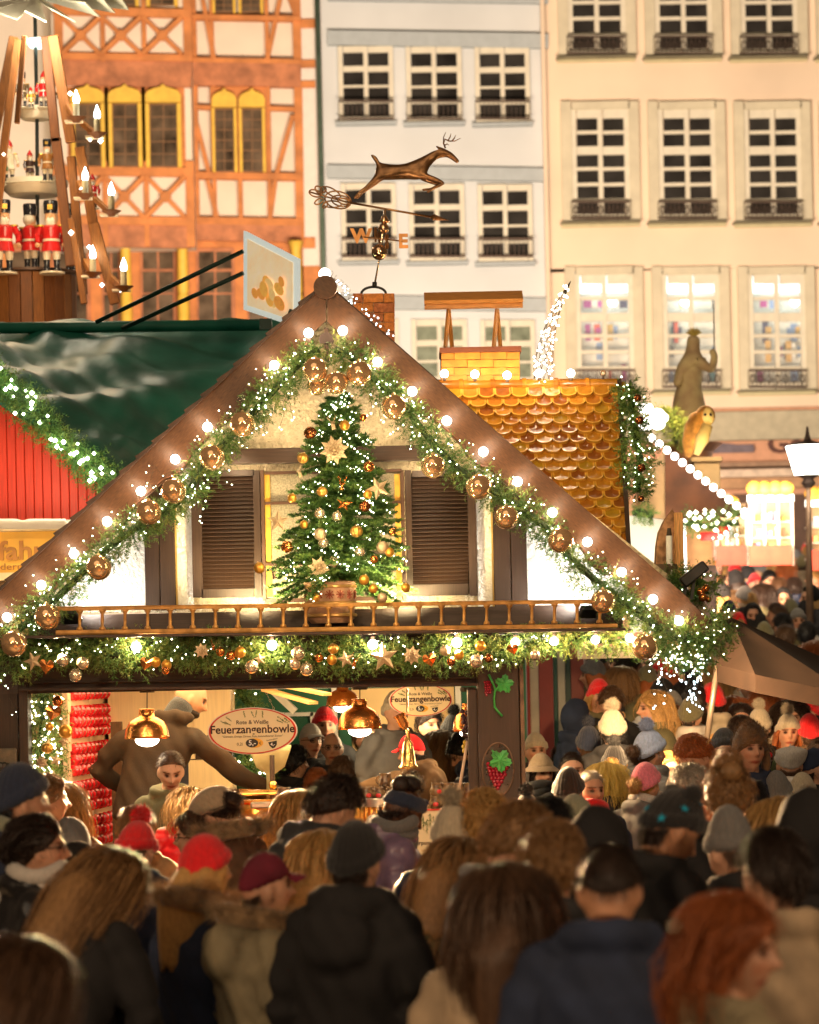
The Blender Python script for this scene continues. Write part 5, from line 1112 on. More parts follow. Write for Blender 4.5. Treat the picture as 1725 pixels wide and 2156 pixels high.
def nutcracker(u, vb, h, dy, label, coat=None, hat='tall', rz=0):
    coat = coat or m_nr; s = h / pk / 1.5; o = thing('nutcracker_figure', label, 'nutcracker', PP(u, vb, dy), 'nutcracker figures on the pyramid', rz); o.scale = (s, s, s)
    def pt(name, m, fn):
        mb = MB(); fn(mb); ob = mb.build(name, m, None, smooth='auto'); me = ob.data; 
        for v_ in me.vertices: v_.co += ob.location
        ob.location = (0, 0, 0); ob.parent = o; return ob
    for sx in (-1, 1):
        pt('boot', m_nb, lambda b: b.lathe([(.085, 0), (.09, .03), (.06, .08), (.062, .2), (.07, .24)], 12, (sx * .1, 0, .04)))
        pt('leg', m_nw, lambda b: b.lathe([(.06, .26), (.08, .35), (.085, .5)], 12, (sx * .1, 0, 0)))
        pt('arm', coat, lambda b: b.tube([(sx * .2, 0, .93), (sx * .28, -.02, .78), (sx * .27, -.08, .62)], [.07, .065, .055], 10))
        pt('hand', m_ns, lambda b: b.ball((sx * .27, -.1, .57), .05, 10, 8)); pt('epaulette', m_ng, lambda b: b.lathe([(.09, 0), (.08, .03), (.01, .04)], 12, (sx * .21, 0, .95)))
    pt('coat', coat, lambda b: b.lathe([(.21, .44), (.2, .5), (.165, .66), (.18, .8), (.2, .92), (.12, .98), (.08, 1.0)], 18)); pt('belt', m_nw, lambda b: b.lathe([(.172, .64), (.178, .66), (.175, .69)], 18))
    pt('head', m_ns, lambda b: b.lathe([(.09, .98), (.12, 1.03), (.125, 1.12), (.12, 1.2)], 16)); pt('beard', m_nt, lambda b: b.ball((0, -.10, 1.03), .1, 12, 8, sc=(1, .6, 1.1)))
    pt('hair', m_nt, lambda b: b.ball((0, .04, 1.12), .135, 12, 8)); pt('nose', m_ns, lambda b: b.ball((0, -.135, 1.13), .03, 8, 6))
    if hat == 'tall': pt('hat', m_nb, lambda b: (b.lathe([(.13, 1.2), (.14, 1.22), (.15, 1.42), (.14, 1.46), (.02, 1.47)], 18))); pt('hat_badge', m_ng, lambda b: b.box((0, -.15, 1.32), (.1, .02, .1)))
    else: pt('hat', m_nr, lambda b: b.lathe([(.14, 1.2), (.11, 1.3), (.04, 1.42), (.001, 1.47)], 16))
    pt('base', m_nw, lambda b: b.lathe([(.26, 0), (.26, .035), (.24, .04)], 20)); return o
for a in ((110, 577, 155, -.55, 'big red coated nutcracker on the lowest tier right of the axle'), (66, 572, 145, -.2, 'red coated nutcracker turned away on the lowest tier just left of the axle', None, 'tall', 2.6), (10, 578, 158, -.5, 'red coated nutcracker at the left end of the lowest tier', None, 'tall', .3),
          (152, 575, 150, .1, 'red coated nutcracker half behind the right legs of the pyramid', None, 'tall', -.8), (196, 440, 75, -.5, 'small red figure fixed among the right legs of the pyramid', None, 'cap'),
          (101, 384, 92, -.3, 'brown coated nutcracker on the middle tier right of the axle', M('brown lacquer', (.35, .15, .04), .25, coat=.5)), (64, 384, 70, 0, 'small dark figure with red cap on the middle tier left of the axle', M('dark brown lacquer', (.08, .04, .03), .3), 'cap', .5),
          (20, 386, 96, -.2, 'red and white figure at the left end of the middle tier', m_nw, 'cap', .4), (2, 390, 70, -.4, 'green and white figure at the far left edge of the middle tier', M('green lacquer', (.04, .15, .06), .3), 'tall', .2),
          (48, 228, 78, -.2, 'dark nutcracker with drum at the left of the top tier', M('dark olive lacquer', (.12, .08, .04), .3)), (93, 228, 80, -.25, 'red and cream nutcracker right of the axle on the top tier', m_nr, 'cap'), (113, 228, 52, -.1, 'small black figure at the right rim of the top tier', m_nb), (66, 228, 46, -.3, 'small gold angel like figure between the top tier figures', m_ng, 'cap')): nutcracker(*a)
for i in range(14):
    a = i * 2.4; u, v = random.choice(((141, 197), (150, 402), (138, 490), (173, 398), (8, 324), (12, 490)));
sl = thing('spot_string', 'small clear lights dotted between the legs of the pyramid', 'fairy lights', PP(140, 400, -.9)); fairy([PP(u, v, -.95) for u, v in ((148, 197), (171, 398), (8, 325), (190, 295), (212, 297), (150, 490), (188, 520), (176, 402), (215, 600), (254, 610))], .022, E('clear glitter bulb', (1, .95, .85), 6, False), sl)
lamp('POINT', PP(80, 345, -1.2), 8, (1, .72, .4), .2); lamp('POINT', PP(90, 500, -1.5), 12, (1, .75, .45), .25); lamp('POINT', PP(80, 60, -1.2), 60, (1, .85, .62), .2); lamp('POINT', PP(80, 150, -1), 5, (1, .85, .65), .2)
lamp('AREA', PP(60, 660, -2.2), 12, (1, .62, .3), .8, to=PP(60, 480, 0))
# ------------------------------------------------------------------ neighbouring stall with the green tarpaulin
ts = thing('red_market_stall', 'neighbouring red boarded stall under a glossy dark green tarpaulin', 'market stall', P(60, 1500, 3))
m_tarp = M('dark green tarpaulin', (.018, .165, .115), .42, var=.3, scale=2, coat=0., bump=.3, bscale=7, bdist=.02)
c00, c10, c01, c11 = P(-90, 728, 2.0), P(330, 1090, 2.0), P(-90, 690, 6.5), P(690, 672, 6.5)
def tf(a, b):
    p = c00.lerp(c10, a).lerp(c01.lerp(c11, a), b)
    w = .05 * math.sin(9 * a + 5 * b + 1.5 * math.sin(7 * b)) + .035 * math.sin(23 * a - 14 * b + 2 * math.sin(5 * a)) + .02 * math.sin(41 * b + 9 * a) + .008 * math.sin(58 * a + 25 * b + 3 * math.sin(11 * b)) * math.sin(5 * a + 4 * b) - .16 * math.sin(PI * a) * math.sin(PI * b)
    return (p.x, p.y, p.z + w)
mb = MB(); mb.grid(tf, 90, 60); mb.build('tarpaulin', m_tarp, ts, smooth=True)
mb = MB(); mb.grid(lambda a, b: (lambda p: (p.x, p.y - .02 * math.sin(20 * a), p.z - .12 * b - .05 * b * math.sin(9 * a)))(c00.lerp(c10, a)), 40, 4); mb.build('tarpaulin_flap', m_tarp, ts, smooth=True)
mb = MB(); mb.tube([P(-90, 692, 6.0), P(560, 684, 6.0)], .05, 8); mb.build('ridge_roll', m_tarp, ts, smooth=True)
m_redp = M('bright red painted plank', (.74, .045, .02), .5, var=.12, scale=5, kind='woodz', bump=.15)
for i in range(18):
    u0 = -60 + i * 18.7; v0 = 812 + u0 * .86
    mb = MB(); pbox(mb, u0 + .6, v0, u0 + 18.1, 1102, 2.12 + .004 * (i % 3), .03); mb.build('red_plank', m_redp, ts, bevel=.004)
mb = MB(); mb.prism([PX(u, v, 2.17) for u, v in ((-60, 770), (300, 1080), (300, 1100), (-60, 1100))], 2.17, 2.2); mb.build('plank_backing', M('dark red gap', (.2, .01, .01), .8), ts)
m_snow = M('white fake snow', (.85, .80, .72), .9, var=.04, bump=.3, bscale=20)
mb = MB(); mb.grid(lambda a, b: P(-60 + 216 * a + 4 * math.sin(b * PI) * (a > .98), 1094 + 20 * (b) - 10 * math.sin(b * PI) * (1 if a < .93 else .3) + (5 * math.exp(-((a - .5) / .04) ** 2)) * (1 - b), 1.75 + .25 * b * 0 - .12 * math.sin(b * PI)), 60, 8); mb.build('snow_edge', m_snow, ts, smooth=True)
mb = MB(); pbox(mb, -60, 1105, 160, 1118, 1.85, .3); pbox(mb, -60, 1206, 60, 1222, 1.85, .3); mb.build('sign_cornice', M('cream cornice', (.80, .62, .36), .6), ts)
mb = MB(); pbox(mb, -60, 1118, 200, 1206, 1.95, .05); sg = mb.build('yellow_sign', M('yellow sign board', (.82, .46, .06), .6, var=.1, scale=3), ts)
m_bl = M('carved brown letter', (.42, .17, .03), .6)
t = text('fahrt', 56 / K(1.9), m_bl, ts, name='lettering', ext=.012, bold=.004, align='LEFT', sx=1.1); t.location = P(-3, 1162, 1.93) - wloc(ts)
t = text('dern', 20 / K(1.9), m_bl, ts, name='lettering', ext=.008, align='LEFT', sx=1.3); t.location = P(0, 1194, 1.93) - wloc(ts)
mb = MB(); pbox(mb, -60, 1222, 120, 2010, 2.3, .05); mb.build('stall_front', M('stall front board', (.5, .28, .12), .6), ts)
lamp('AREA', P(60, 1250, .4), 40, (1, .72, .42), .8, to=P(40, 1020, 2.1))
garland('fir garland with cold lights along the eaves edge of the green tarpaulin', [P(u, v, 1.85) for u, v in ((-40, 765), (0, 800), (40, 835), (80, 880), (120, 920), (160, 960), (210, 1000), (270, 1040))], .115, 520, 1, 41, fl=46, fr=.016, mix=(.6, .9), L=.13)
lamp('POINT', P(120, 1010, 1.2), 9, (.9, 1, .7), .1)
# board sign with poles
sb_ = thing('roof_sign', 'white framed roof sign with a picture of golden food', 'sign', P(570, 700, 5)); Q = [P(513, 486, 5.2), P(627, 545, 4.6), P(627, 690, 4.6), P(513, 652, 5.2)]
def quadp(name, s, off, m, par, t=.03):
    c = sum(Q, Vector()) / 4; n = (Q[1] - Q[0]).cross(Q[3] - Q[0]).normalized(); n = n if n.y < 0 else -n; V = [c + (q - c) * s + n * off for q in Q]; V2 = [p - n * t for p in V]
    mb = MB(); mb.add([tuple(p) for p in V + V2], [(0, 1, 2, 3), (7, 6, 5, 4), (0, 4, 5, 1), (1, 5, 6, 2), (2, 6, 7, 3), (3, 7, 4, 0)]); return mb.build(name, m, par)
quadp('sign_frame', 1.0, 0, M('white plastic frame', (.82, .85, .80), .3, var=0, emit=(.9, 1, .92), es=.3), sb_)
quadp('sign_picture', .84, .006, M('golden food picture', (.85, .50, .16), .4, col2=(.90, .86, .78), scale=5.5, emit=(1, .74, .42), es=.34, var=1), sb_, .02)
rg = random.Random(3); pn = (Q[1] - Q[0]).cross(Q[3] - Q[0]).normalized(); pn = pn if pn.y < 0 else -pn
for i in range(11):
    c = Q[0].lerp(Q[1], rg.uniform(.22, .8)).lerp(Q[3].lerp(Q[2], rg.uniform(.22, .8)), rg.uniform(.38, .8)) + pn * (.012 + .002 * i); X = (Q[1] - Q[0]).normalized(); Z = Vector((0, 0, 1)); mb = MB(); a, b = rg.uniform(.04, .085), rg.uniform(.035, .07)
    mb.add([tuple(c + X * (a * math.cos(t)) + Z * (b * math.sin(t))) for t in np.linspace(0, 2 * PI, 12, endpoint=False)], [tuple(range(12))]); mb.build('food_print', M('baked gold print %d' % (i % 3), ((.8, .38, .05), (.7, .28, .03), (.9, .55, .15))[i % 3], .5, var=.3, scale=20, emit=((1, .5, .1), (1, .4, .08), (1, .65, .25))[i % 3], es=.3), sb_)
mb = MB(); mb.bar(P(610, 655, 4.4), P(655, 680, 4.3), .03, .04); mb.build('sign_strut', M('green black clamp', (.01, .05, .04), .4), sb_); mb = MB(); mb.bar(P(560, 672, 4.6), P(560, 695, 4.6), .1, .1); mb.build('sign_clamp', M('green black clamp', (.01, .05, .04), .4), sb_)
m_gp = M('dark green steel pole', (.015, .05, .035), .35, .3)
for a, b in (((203, 678), (512, 529)), ((258, 692), (512, 575))): mb = MB(); mb.tube([P(*a, 5.6), P(*b, 5.1)], .02, 8); mb.build('guy_pole', m_gp, sb_, smooth=True)
# ------------------------------------------------------------------ right side: stump, far lamp, decor on the eaves
cs = thing('driftwood_candle', 'upright split log with a white electric candle on the right eaves', 'log', P(1415, 1235, .6))
mb = MB(); mb.prism([PX(u, v, .6) for u, v in ((1378, 1234), (1383, 1150), (1388, 1120), (1400, 1095), (1413, 1078), (1417, 1072), (1420, 1080), (1422, 1235))], .6, .75); mb.build('log_bark', M('rough bark', (.45, .24, .12), .9, var=.6, scale=14, bump=1, bscale=16, bdist=.03), cs)
mb = MB(); pbox(mb, 1421, 1079, 1440, 1236, .58, .17); mb.build('log_face', M('fresh split wood', (.70, .36, .12), .6, var=.35, scale=10, kind='woodz'), cs, bevel=.006)
mb = MB(); mb.tube([P(1410, 1232, .5), P(1409, 1128, .5)], .022, 12); mb.build('candle_tube', M('white candle tube', (.85, .85, .8), .4, var=0), cs, smooth=True)
mb = MB(); mb.tube([P(1409, 1128, .5), P(1409, 1112, .5)], [.02, .012], 10); mb.build('candle_socket', m_wire, cs)
mb = MB(); mb.lathe([(.16, 0), (.17, .10), (.165, .12), (.01, .12)], 20, P(1372, 1226, .6), sx=1.1); mb.build('cut_log', M('dark bark log', (.12, .08, .05), .9, var=.5, scale=10, bump=.8), cs, smooth='auto')
fl = thing('floodlight', 'black floodlight on two struts clamped to the right gable board', 'floodlight', P(1445, 1265, -.2), 'small box floodlights on the stall'); q = Matrix.Rotation(math.radians(-37), 3, 'Y')
mb = MB(); c = P(1461, 1209, -.2); mb.box(c, (.20, .12, .075), q); mb.build('lamp_housing', MATS['black lamp housing'], fl, bevel=.01)
mb = MB(); mb.bar(P(1440, 1258, -.2), P(1447, 1216, -.2), .014, .02); mb.bar(P(1456, 1262, -.2), P(1463, 1216, -.2), .014, .02); mb.build('bracket', MATS['black lamp housing'], fl)
garland('fir cluster with copper baubles behind the roof floodlight', [P(1418, 1215, .1), P(1450, 1230, .0), (P(1480, 1225, 0)), P(1490, 1255, 0)], .10, 520, 1, 43, fl=6)
row([('ball', 'copper', 1476, 1246, 9), ('ball', 'copper', 1487, 1238, 8), ('ball', 'copper', 1480, 1258, 9), ('ball', 'copper', 1492, 1262, 7)], -.14, 'beside the roof floodlight', 'baubles beside the roof floodlight')
# distant brown stall with bulb chain
FY = 13.0; fs = thing('brown_market_stall', 'distant brown roofed stall with a chain of glaring bulbs along its gable', 'market stall', P(1480, 1330, FY))
m_fr_ = M('brown stained roof', (.12, .042, .018), .7, var=.5, scale=2.5)
mb = MB(); mb.prism([PX(u, v, FY) for u, v in ((1401, 948), (1572, 1086), (1401, 1092))], FY, FY + .2); mb.build('gable_board', m_fr_, fs)
mb = MB(); mb.prism([PX(u, v, FY) for u, v in ((1352, 1000), (1401, 948), (1401, 1092), (1340, 1085))], FY + .03, FY + .2); mb.build('roof_side', M('pale brown roof side', (.40, .26, .14), .8, var=.4, scale=3), fs)
mb = MB(); pbox(mb, 1325, 1085, 1400, 1330, FY + .25, .05); mb.build('lit_wall', M('brightly lit white wall', (.82, .82, .78), .8, var=0), fs)
mb = MB(); pbox(mb, 1401, 1092, 1500, 1360, FY + .15, .05); mb.build('front_wall', M('orange board wall', (.66, .34, .15), .8, var=.15), fs)
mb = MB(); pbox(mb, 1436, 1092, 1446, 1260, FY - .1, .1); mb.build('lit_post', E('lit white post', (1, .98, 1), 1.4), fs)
mb = MB(); pbox(mb, 1484, 1190, 1510, 1350, FY - .1, .2); mb.build('stall_goods', M('dark stall goods', (.10, .06, .05), .8, var=.5, scale=9), fs)
fm_ = E('distant lit bulb', (1, .95, .86), 4)
bmf = MB(); bmf.ball((0, 0, 0), .034, 12, 8); ME_FB = bmf.mesh('distant_bulb', fm_, smooth=True)
for i in range(13):
    u, v = (1372 + i * 16.3, 922 + i * 13); inst('round_bulb', ME_FB, None, P(u, v, FY - .25), label='glaring bulb of the distant gable chain, %s from its upper end' % ORD[i + 1], cat='light bulb', group='bulbs on the distant gable', sc=1.25)
for i, (u, v) in enumerate(((1372, 888), (1384, 872), (1392, 880), (1360, 895), (1360, 860), (1385, 893))):
    o = inst('glowing_star_ball', ME_FB, None, P(u, v, FY - .3), label='big blown out lamp above the distant gable, %s of the cluster' % ORD[i + 1], cat='lamp', group='blown out lamps behind the roof garland', sc=(2.4, 1.6, 1.8))
for u, v, e in ((1362, 1150, 60), (1500, 1240, 25), (1540, 1150, 9)): lamp('POINT', P(u, v, FY - 1.2), e, (1, .85, .62), .2)
garland('distant fir garland packed with round lights under the brown gable', [P(1438, 1098, FY - .3), P(1480, 1108, FY - .3), P(1560, 1100, FY - .3)], .18, 260, 1.4, 47, fl=34, fr=.026, fm=E('distant garland light', (1, .97, .72), 3.5, False))
garland('green fir bush with blurred branches behind the roof garland', [P(1375, 1090, FY - .2), P(1350, 1075, FY - .2), P(1330, 1082, FY - .2)], .16, 200, 1.4, 48, fl=0)
rd = thing('red_bow', 'red bow under the distant fir garland', 'bow', P(1497, 1140, FY - .4)); mb = MB(); pbox(mb, 1475, 1120, 1512, 1138, FY - .42, .05); pbox(mb, 1515, 1108, 1535, 1125, FY - .42, .05); mb.build('bow_ribbon', m_nr, rd)
# owl on the distant roof
ow = thing('owl_figure', 'large golden brown barn owl figure sitting on the distant stall roof', 'owl figure', P(1468, 962, 12.4)); oy = 12.4; ok = K(oy)
mb = MB(); a, b = P(1461, 945, oy), P(1480, 880, oy); mb.tube([P(1448, 962, oy), P(1455, 935, oy), P(1466, 905, oy), P(1476, 880, oy), P(1482, 868, oy)], [.03, .10, .135, .12, .05], 14); mb.build('owl_body', M('golden brown plumage', (.55, .25, .05), .8, var=.5, scale=12, bump=.5), ow, smooth=True)
mb = MB(); mb.tube([P(1466, 958, oy - .09), P(1478, 925, oy - .10), P(1488, 895, oy - .08)], [.03, .08, .07], 12); mb.build('owl_breast', M('cream plumage', (.80, .60, .25), .8, var=.1), ow, smooth=True)
mb = MB(); mb.ball(P(1486, 876, oy - .03), .11, 16, 12, sc=(.95, .9, 1.05)); mb.build('owl_head', MATS['golden brown plumage'], ow, smooth=True)
mb = MB(); mb.ball(P(1490, 878, oy - .09), .085, 16, 12, sc=(.85, .6, 1.2)); mb.build('owl_face', MATS['cream plumage'], ow, smooth=True)
for u in (1485, 1497): mb = MB(); mb.ball(P(u, 873, oy - .15), .017, 8, 6); mb.build('owl_eye', m_nb, ow, smooth=True)
mb = MB(); mb.tube([P(1462, 900, oy + .02), P(1452, 935, oy), P(1446, 962, oy)], [.05, .06, .01], 8); mb.build('owl_wing', M('dark wing', (.12, .09, .06), .8), ow, smooth=True)
pd = thing('owl_plinth', 'pale square plinth behind the owl on the distant roof', 'plinth', P(1490, 1030, 12.7)); mb = MB(); pbox(mb, 1462, 972, 1517, 1030, 14.2, .3); pbox(mb, 1456, 962, 1522, 972, 14.16, .38); mb.build('plinth_block', M('cream plinth', (.72, .55, .36), .8, var=.1), pd, bevel=.01)
lamp('POINT', P(1520, 930, 11.4), 26, (1, .7, .3), .2)
# fountain statue in the square
st = thing('fountain_statue', 'mossy bronze statue of a robed woman holding up scales on a fountain column', 'statue', P(1460, 1000, 16)); sy_ = 16.0; m_sta = M('mossy bronze', (.55, .46, .26), .75, var=.55, scale=5, bump=.6, col2=(.36, .24, .15))
def SS(u, v, d=0): return P(u, v, sy_ + d)
body = [[(SS(1458, 790), (.17, .15)), (SS(1456, 760), (.20, .14)), (SS(1459, 742), (.10, .09)), (SS(1460, 722), (.085, .09)), (SS(1461, 705), (.07, .08))],
        [(SS(1458, 790), (.17, .15)), (SS(1450, 830), (.25, .2)), (SS(1452, 880), (.30, .24)), (SS(1455, 930), (.30, .26))],
        [(SS(1456, 760), (.20, .14)), (SS(1475, 765, -.1), .075), (SS(1500, 780, -.2), .055), (SS(1505, 750, -.25), .045), (SS(1498, 735, -.25), .04)],
        [(SS(1456, 760), (.20, .14)), (SS(1434, 785, -.1), .07), (SS(1425, 815, -.15), .055)]]
skin('statue_body', body, m_sta, st)
mb = MB(); 
for i in range(7): a = -1.2 + i * .4; mb.tube([SS(1461, 705), SS(1461 + 18 * math.sin(a), 705 - 16 * math.cos(a))], [.03, .008], 5)
mb.build('crown', M('gilded moss', (.42, .32, .07), .6), st)
mb = MB(); mb.tube([SS(1504, 735, -.25), SS(1503, 640, -.25)], .007, 6); mb.build('sword', m_iron, st)
mb = MB(); mb.lathe([(.42, -1.0), (.3, -.85), (.24, -.5), (.26, -.1), (.38, 0)], 20, SS(1455, 935)); mb.build('column', M('red sandstone', (.38, .18, .11), .8, var=.3, scale=6), st, smooth='auto')
garland('loose yellowish fir twigs around the base of the distant statue', [P(1385, 900, 13.5), P(1400, 860, 13.5), P(1415, 900, 13.5), P(1430, 880, 13.5), P(1420, 940, 13.5)], .17, 260, 1.6, 49, fl=0, mix=(0, .1))
lamp('POINT', P(1440, 800, 13), 90, (1, .7, .35), .3)  # added point without a fixture to brighten the statue
# street lamp
lp = thing('street_lamp', 'glowing white lantern street lamp at the right edge', 'street lamp', P(1700, 1300, 17)); ly = 17.0; lk = K(ly)
mb = MB(); mb.lathe([(.17, 0), (.27, .35), (.26, .36), (.16, .01)], 6, P(1702, 1000, ly)); mb.build('lantern_glass', E('glowing lantern glass', (1, .96, .86), 7), lp)
mb = MB(); mb.lathe([(.27, .362), (.16, .40), (.05, .43), (.03, .48), (.012, .60)], 10, P(1702, 1000, ly)); mb.lathe([(.05, -.16), (.09, -.1), (.06, -.05), (.16, .0)], 10, P(1702, 1000, ly)); mb.build('lantern_cap', M('dark lantern metal', (.10, .07, .06), .5, .5), lp, smooth='auto')
mb = MB(); mb.tube([P(1702, 1018, ly), P(1703, 1100, ly), P(1706, 1340, ly)], [.03, .035, .05], 10); mb.build('lamp_post', M('brown lamp post', (.42, .28, .2), .5, .3), lp, smooth=True)
lamp('POINT', P(1700, 990, ly - .6), 22, (1, .88, .66), .3)
# distant lit booths
def booth(u0, u1, v0, v1, y, label, seed, roof=(.80, .45, .08)):
    rg = random.Random(seed); b = thing('lit_market_booth', label, 'market booth', P((u0 + u1) / 2, v1, y), 'lit booths at the back of the square')
    def q(nm, a, c, d, e, m, dy=0., t=.05): mb = MB(); pbox(mb, a, c, d, e, y + dy, t); return mb.build(nm, m, b)
    w = u1 - u0; q('back_wall', u0, v0, u1, v1, M('booth back wall', (.7, .5, .3), .7, var=.2, scale=1), .6)
    for i in range(int(w / 22)):
        mb = MB(); a = u0 + i * 22; c = P(a + 11, v0 - 2, y - .2); mb.ball(c, .12, 10, 6, sc=(1, .8, .9)); mb.build('awning_scallop', M('amber awning', roof, .6), b, smooth=True)
    q('lit_beam', u0 - 4, v0 + 12, u1 + 4, v0 + 26, E('lit white beam', (.95, .98, 1), .9), -.1); 
    for i in range(4): a = u0 + w * i / 3.05; q('booth_post', a, v0 + 26, a + 5, v1, M('pale booth post', (.75, .68, .6), .6), -.05)
    pal = [(.8, .3, .05), (.9, .85, .8), (.7, .05, .04), (.15, .25, .6), (.85, .6, .2), (.3, .12, .06), (.5, .6, .75)]
    for s in range(3):
        vs = v0 + 55 + s * (v1 - v0 - 60) / 3; q('booth_shelf', u0, vs + 12, u1, vs + 16, M('pale booth post'), .2, .3)
        for i in range(int(w / 13)):
            k = rg.randrange(7); a = u0 + i * 13 + rg.uniform(0, 4); h = rg.uniform(9, 22); q('booth_goods', a, vs + 12 - h, a + rg.uniform(7, 12), vs + 12, M('booth goods %d' % k, pal[k], .5), .15, .1)
    q('counter_cloth', u0, v1 - 42, u1, v1, M('red counter cloth', (.75, .08, .05), .7), -.2)
    lamp('AREA', P((u0 + u1) / 2, v0 + 30, y - .5), 6, (1, .85, .65), .9, to=P((u0 + u1) / 2, v1, y + .3)); return b
booth(1578, 1668, 1030, 1190, 22, 'bright distant booth with amber awning and shelves of goods left of the street lamp', 1)
booth(1700, 1790, 1040, 1200, 23, 'orange distant booth at the right edge behind the street lamp', 2)
booth(1508, 1572, 1060, 1190, 26, 'narrow distant booth between the brown gable and the bright booth', 3)
# large brown parasol
um = thing('parasol', 'large brown market parasol seen from above at the right edge', 'parasol', P(1600, 1560, 2.4)); uy = 2.6; m_umb = M('brown parasol cloth', (.05, .028, .018), .9, var=.2, scale=3)
top = P(1537, 1299, 3.2); rimz = [P(1512, 1390, 1.7), P(1640, 1420, 1.2), P(1800, 1465, 1.9), P(1830, 1400, 3.6), P(1720, 1375, 4.6), P(1600, 1350, 4.6)]
top = P(1533, 1297, 2.6); rim = [P(1508, 1398, 2.2), P(1745, 1452, 1.6), P(1800, 1420, 3.6), P(1560, 1370, 3.8)]
mb = MB(); top2 = P(1541, 1300, 2.5)
A_, B_, C_ = P(1540, 1300, 2.7), P(1760, 1440, 2.3), P(1509, 1375, 2.0)
def fan(c, pts, n=10, sag=.05):
    for a, b in zip(pts, pts[1:]):
        mb.grid(lambda s, t: (lambda p: (p.x, p.y, p.z - sag * math.sin(PI * s) * t))(c.lerp(a.lerp(b, s), t)), n, 8)
E1, E2, E3 = P(1509, 1398, 2.0), P(1590, 1420, 1.3), P(1790, 1462, 1.5); fan(A_, [P(1540, 1300, 2.7) + Vector((-.5, .9, -.28)), E1, E2, E3, P(1860, 1440, 3.2)])
mb.build('parasol_cloth', m_umb, um, smooth='auto')
mb = MB(); mb.grid(lambda s, t: (lambda p: (p.x, p.y, p.z - .13 * t))((E1.lerp(E2, s * 2) if s < .5 else E2.lerp(E3, s * 2 - 1))), 20, 2); mb.build('parasol_valance', M('dark parasol valance', (.04, .022, .014), .9), um)
mb = MB(); mb.tube([P(1512, 1395, 2.1), P(1488, 1560, 2.1)], .022, 10); mb.build('parasol_pole', M('grey parasol pole', (.35, .28, .22), .4, .6), um, smooth=True)
# doorway posts of the stall behind and the white box
dr = thing('red_white_doorway', 'red and white painted doorway with green door strip right of the corner post', 'doorway', P(1165, 1640, 8.6))
for i, (a, b, c) in enumerate(((1112, 1118, (.45, .04, .03)), (1118, 1136, (.78, .68, .5)), (1137, 1167, (.38, .06, .05)), (1168, 1176, (.03, .12, .09)), (1177, 1192, (.62, .58, .45)), (1193, 1204, (.05, .10, .08)), (1205, 1232, (.33, .08, .06)))):
    mb = MB(); pbox(mb, a, 1350, b, 1720, 8.6 + .03 * (i % 2), .08); mb.build('door_strip', M('door strip paint %d' % i, c, .5, var=.12, scale=4), dr, bevel=.003)
mb = MB(); pbox(mb, 1104, 1688, 1135, 1755, .4, .2); mb.build('white_box', M('white enamel box', (.82, .80, .74), .4), None, bevel=.006, label='tall white box standing right of the carved corner post', cat='box')
mb = MB(); pbox(mb, 1225, 1362, 1345, 1386, 4.0, .6); mb.build('white_awning', M('white awning cloth', (.8, .72, .6), .8), None, label='small white awning behind the eaves right of the doorway', cat='awning')
# green and white stall seen through the hatch
gs = thing('green_market_stall', 'green panelled stall with white frames seen through the serving hatch', 'market stall', P(780, 1700, 6)); m_gw = M('dark green panel', (.02, .13, .06), .5, var=.12, scale=2); m_wf2 = M('white stall trim', (.80, .74, .62), .6)
def gq(nm, a, c, d, e, m, y=6., t=.1): mb = MB(); pbox(mb, a, c, d, e, y, t); return mb.build(nm, m, gs)
gq('back_wall', 470, 1380, 1110, 1760, m_gw)
for a in ((585, 1500, 600, 1640), (600, 1500, 660, 1508), (655, 1500, 668, 1640), (700, 1448, 712, 1640), (960, 1400, 972, 1640), (470, 1440, 800, 1450), (560, 1640, 1000, 1650)): gq('trim', *a, m_wf2, 5.95, .06)
for a in ((606, 1512, 650, 1636), (715, 1455, 740, 1640), (975, 1420, 1005, 1640)): gq('panel', *a, M('deep green panel', (.01, .09, .04), .4), 5.93, .06)
gq('lit_room', 742, 1448, 958, 1640, M('warm lit stall room', (.75, .5, .22), .7, var=.2, scale=1.5), 5.96)
mb = MB(); mb.bar(P(560, 1440, 3), P(622, 1498, 3), .25, .05); mb.build('white_awning_board', m_wf2, gs)
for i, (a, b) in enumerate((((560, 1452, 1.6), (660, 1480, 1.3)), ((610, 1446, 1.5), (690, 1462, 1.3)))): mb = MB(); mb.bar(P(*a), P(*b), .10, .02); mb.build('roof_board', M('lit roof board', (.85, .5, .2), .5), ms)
garland('gold decorated fir wreath behind the oval sign', [P(u, v, 2.6) for u, v in ((500, 1450), (520, 1480), (545, 1500), (520, 1600), (545, 1630), (560, 1600))], .12, 300, 1, 52, fl=30, fr=.012, fm=m_fairyw)
gob = thing('punch_goblet', 'large creamy lamp goblet on a dark stand behind the sign', 'goblet', P(573, 1680, .9)); mb = MB(); mb.lathe([(.03, -.2), (.03, 0), (.1, .05), (.14, .16), (.15, .2), (.01, .2)], 18, P(570, 1630, .9)); mb.build('goblet_bowl', M('cream cloth bowl', (.85, .7, .35), .7), gob, smooth=True)
mb = MB(); mb.tube([P(573, 1590, .7), P(574, 1680, .7)], .017, 8); mb.build('stand_rod', m_iron, gob); mb = MB(); mb.ball(P(575, 1653, .68), .03, 12, 8); mb.build('brass_ball', m_bell, gob, smooth=True)
lamp('POINT', P(850, 1500, 5.0), 40, (1, .75, .42), .3)
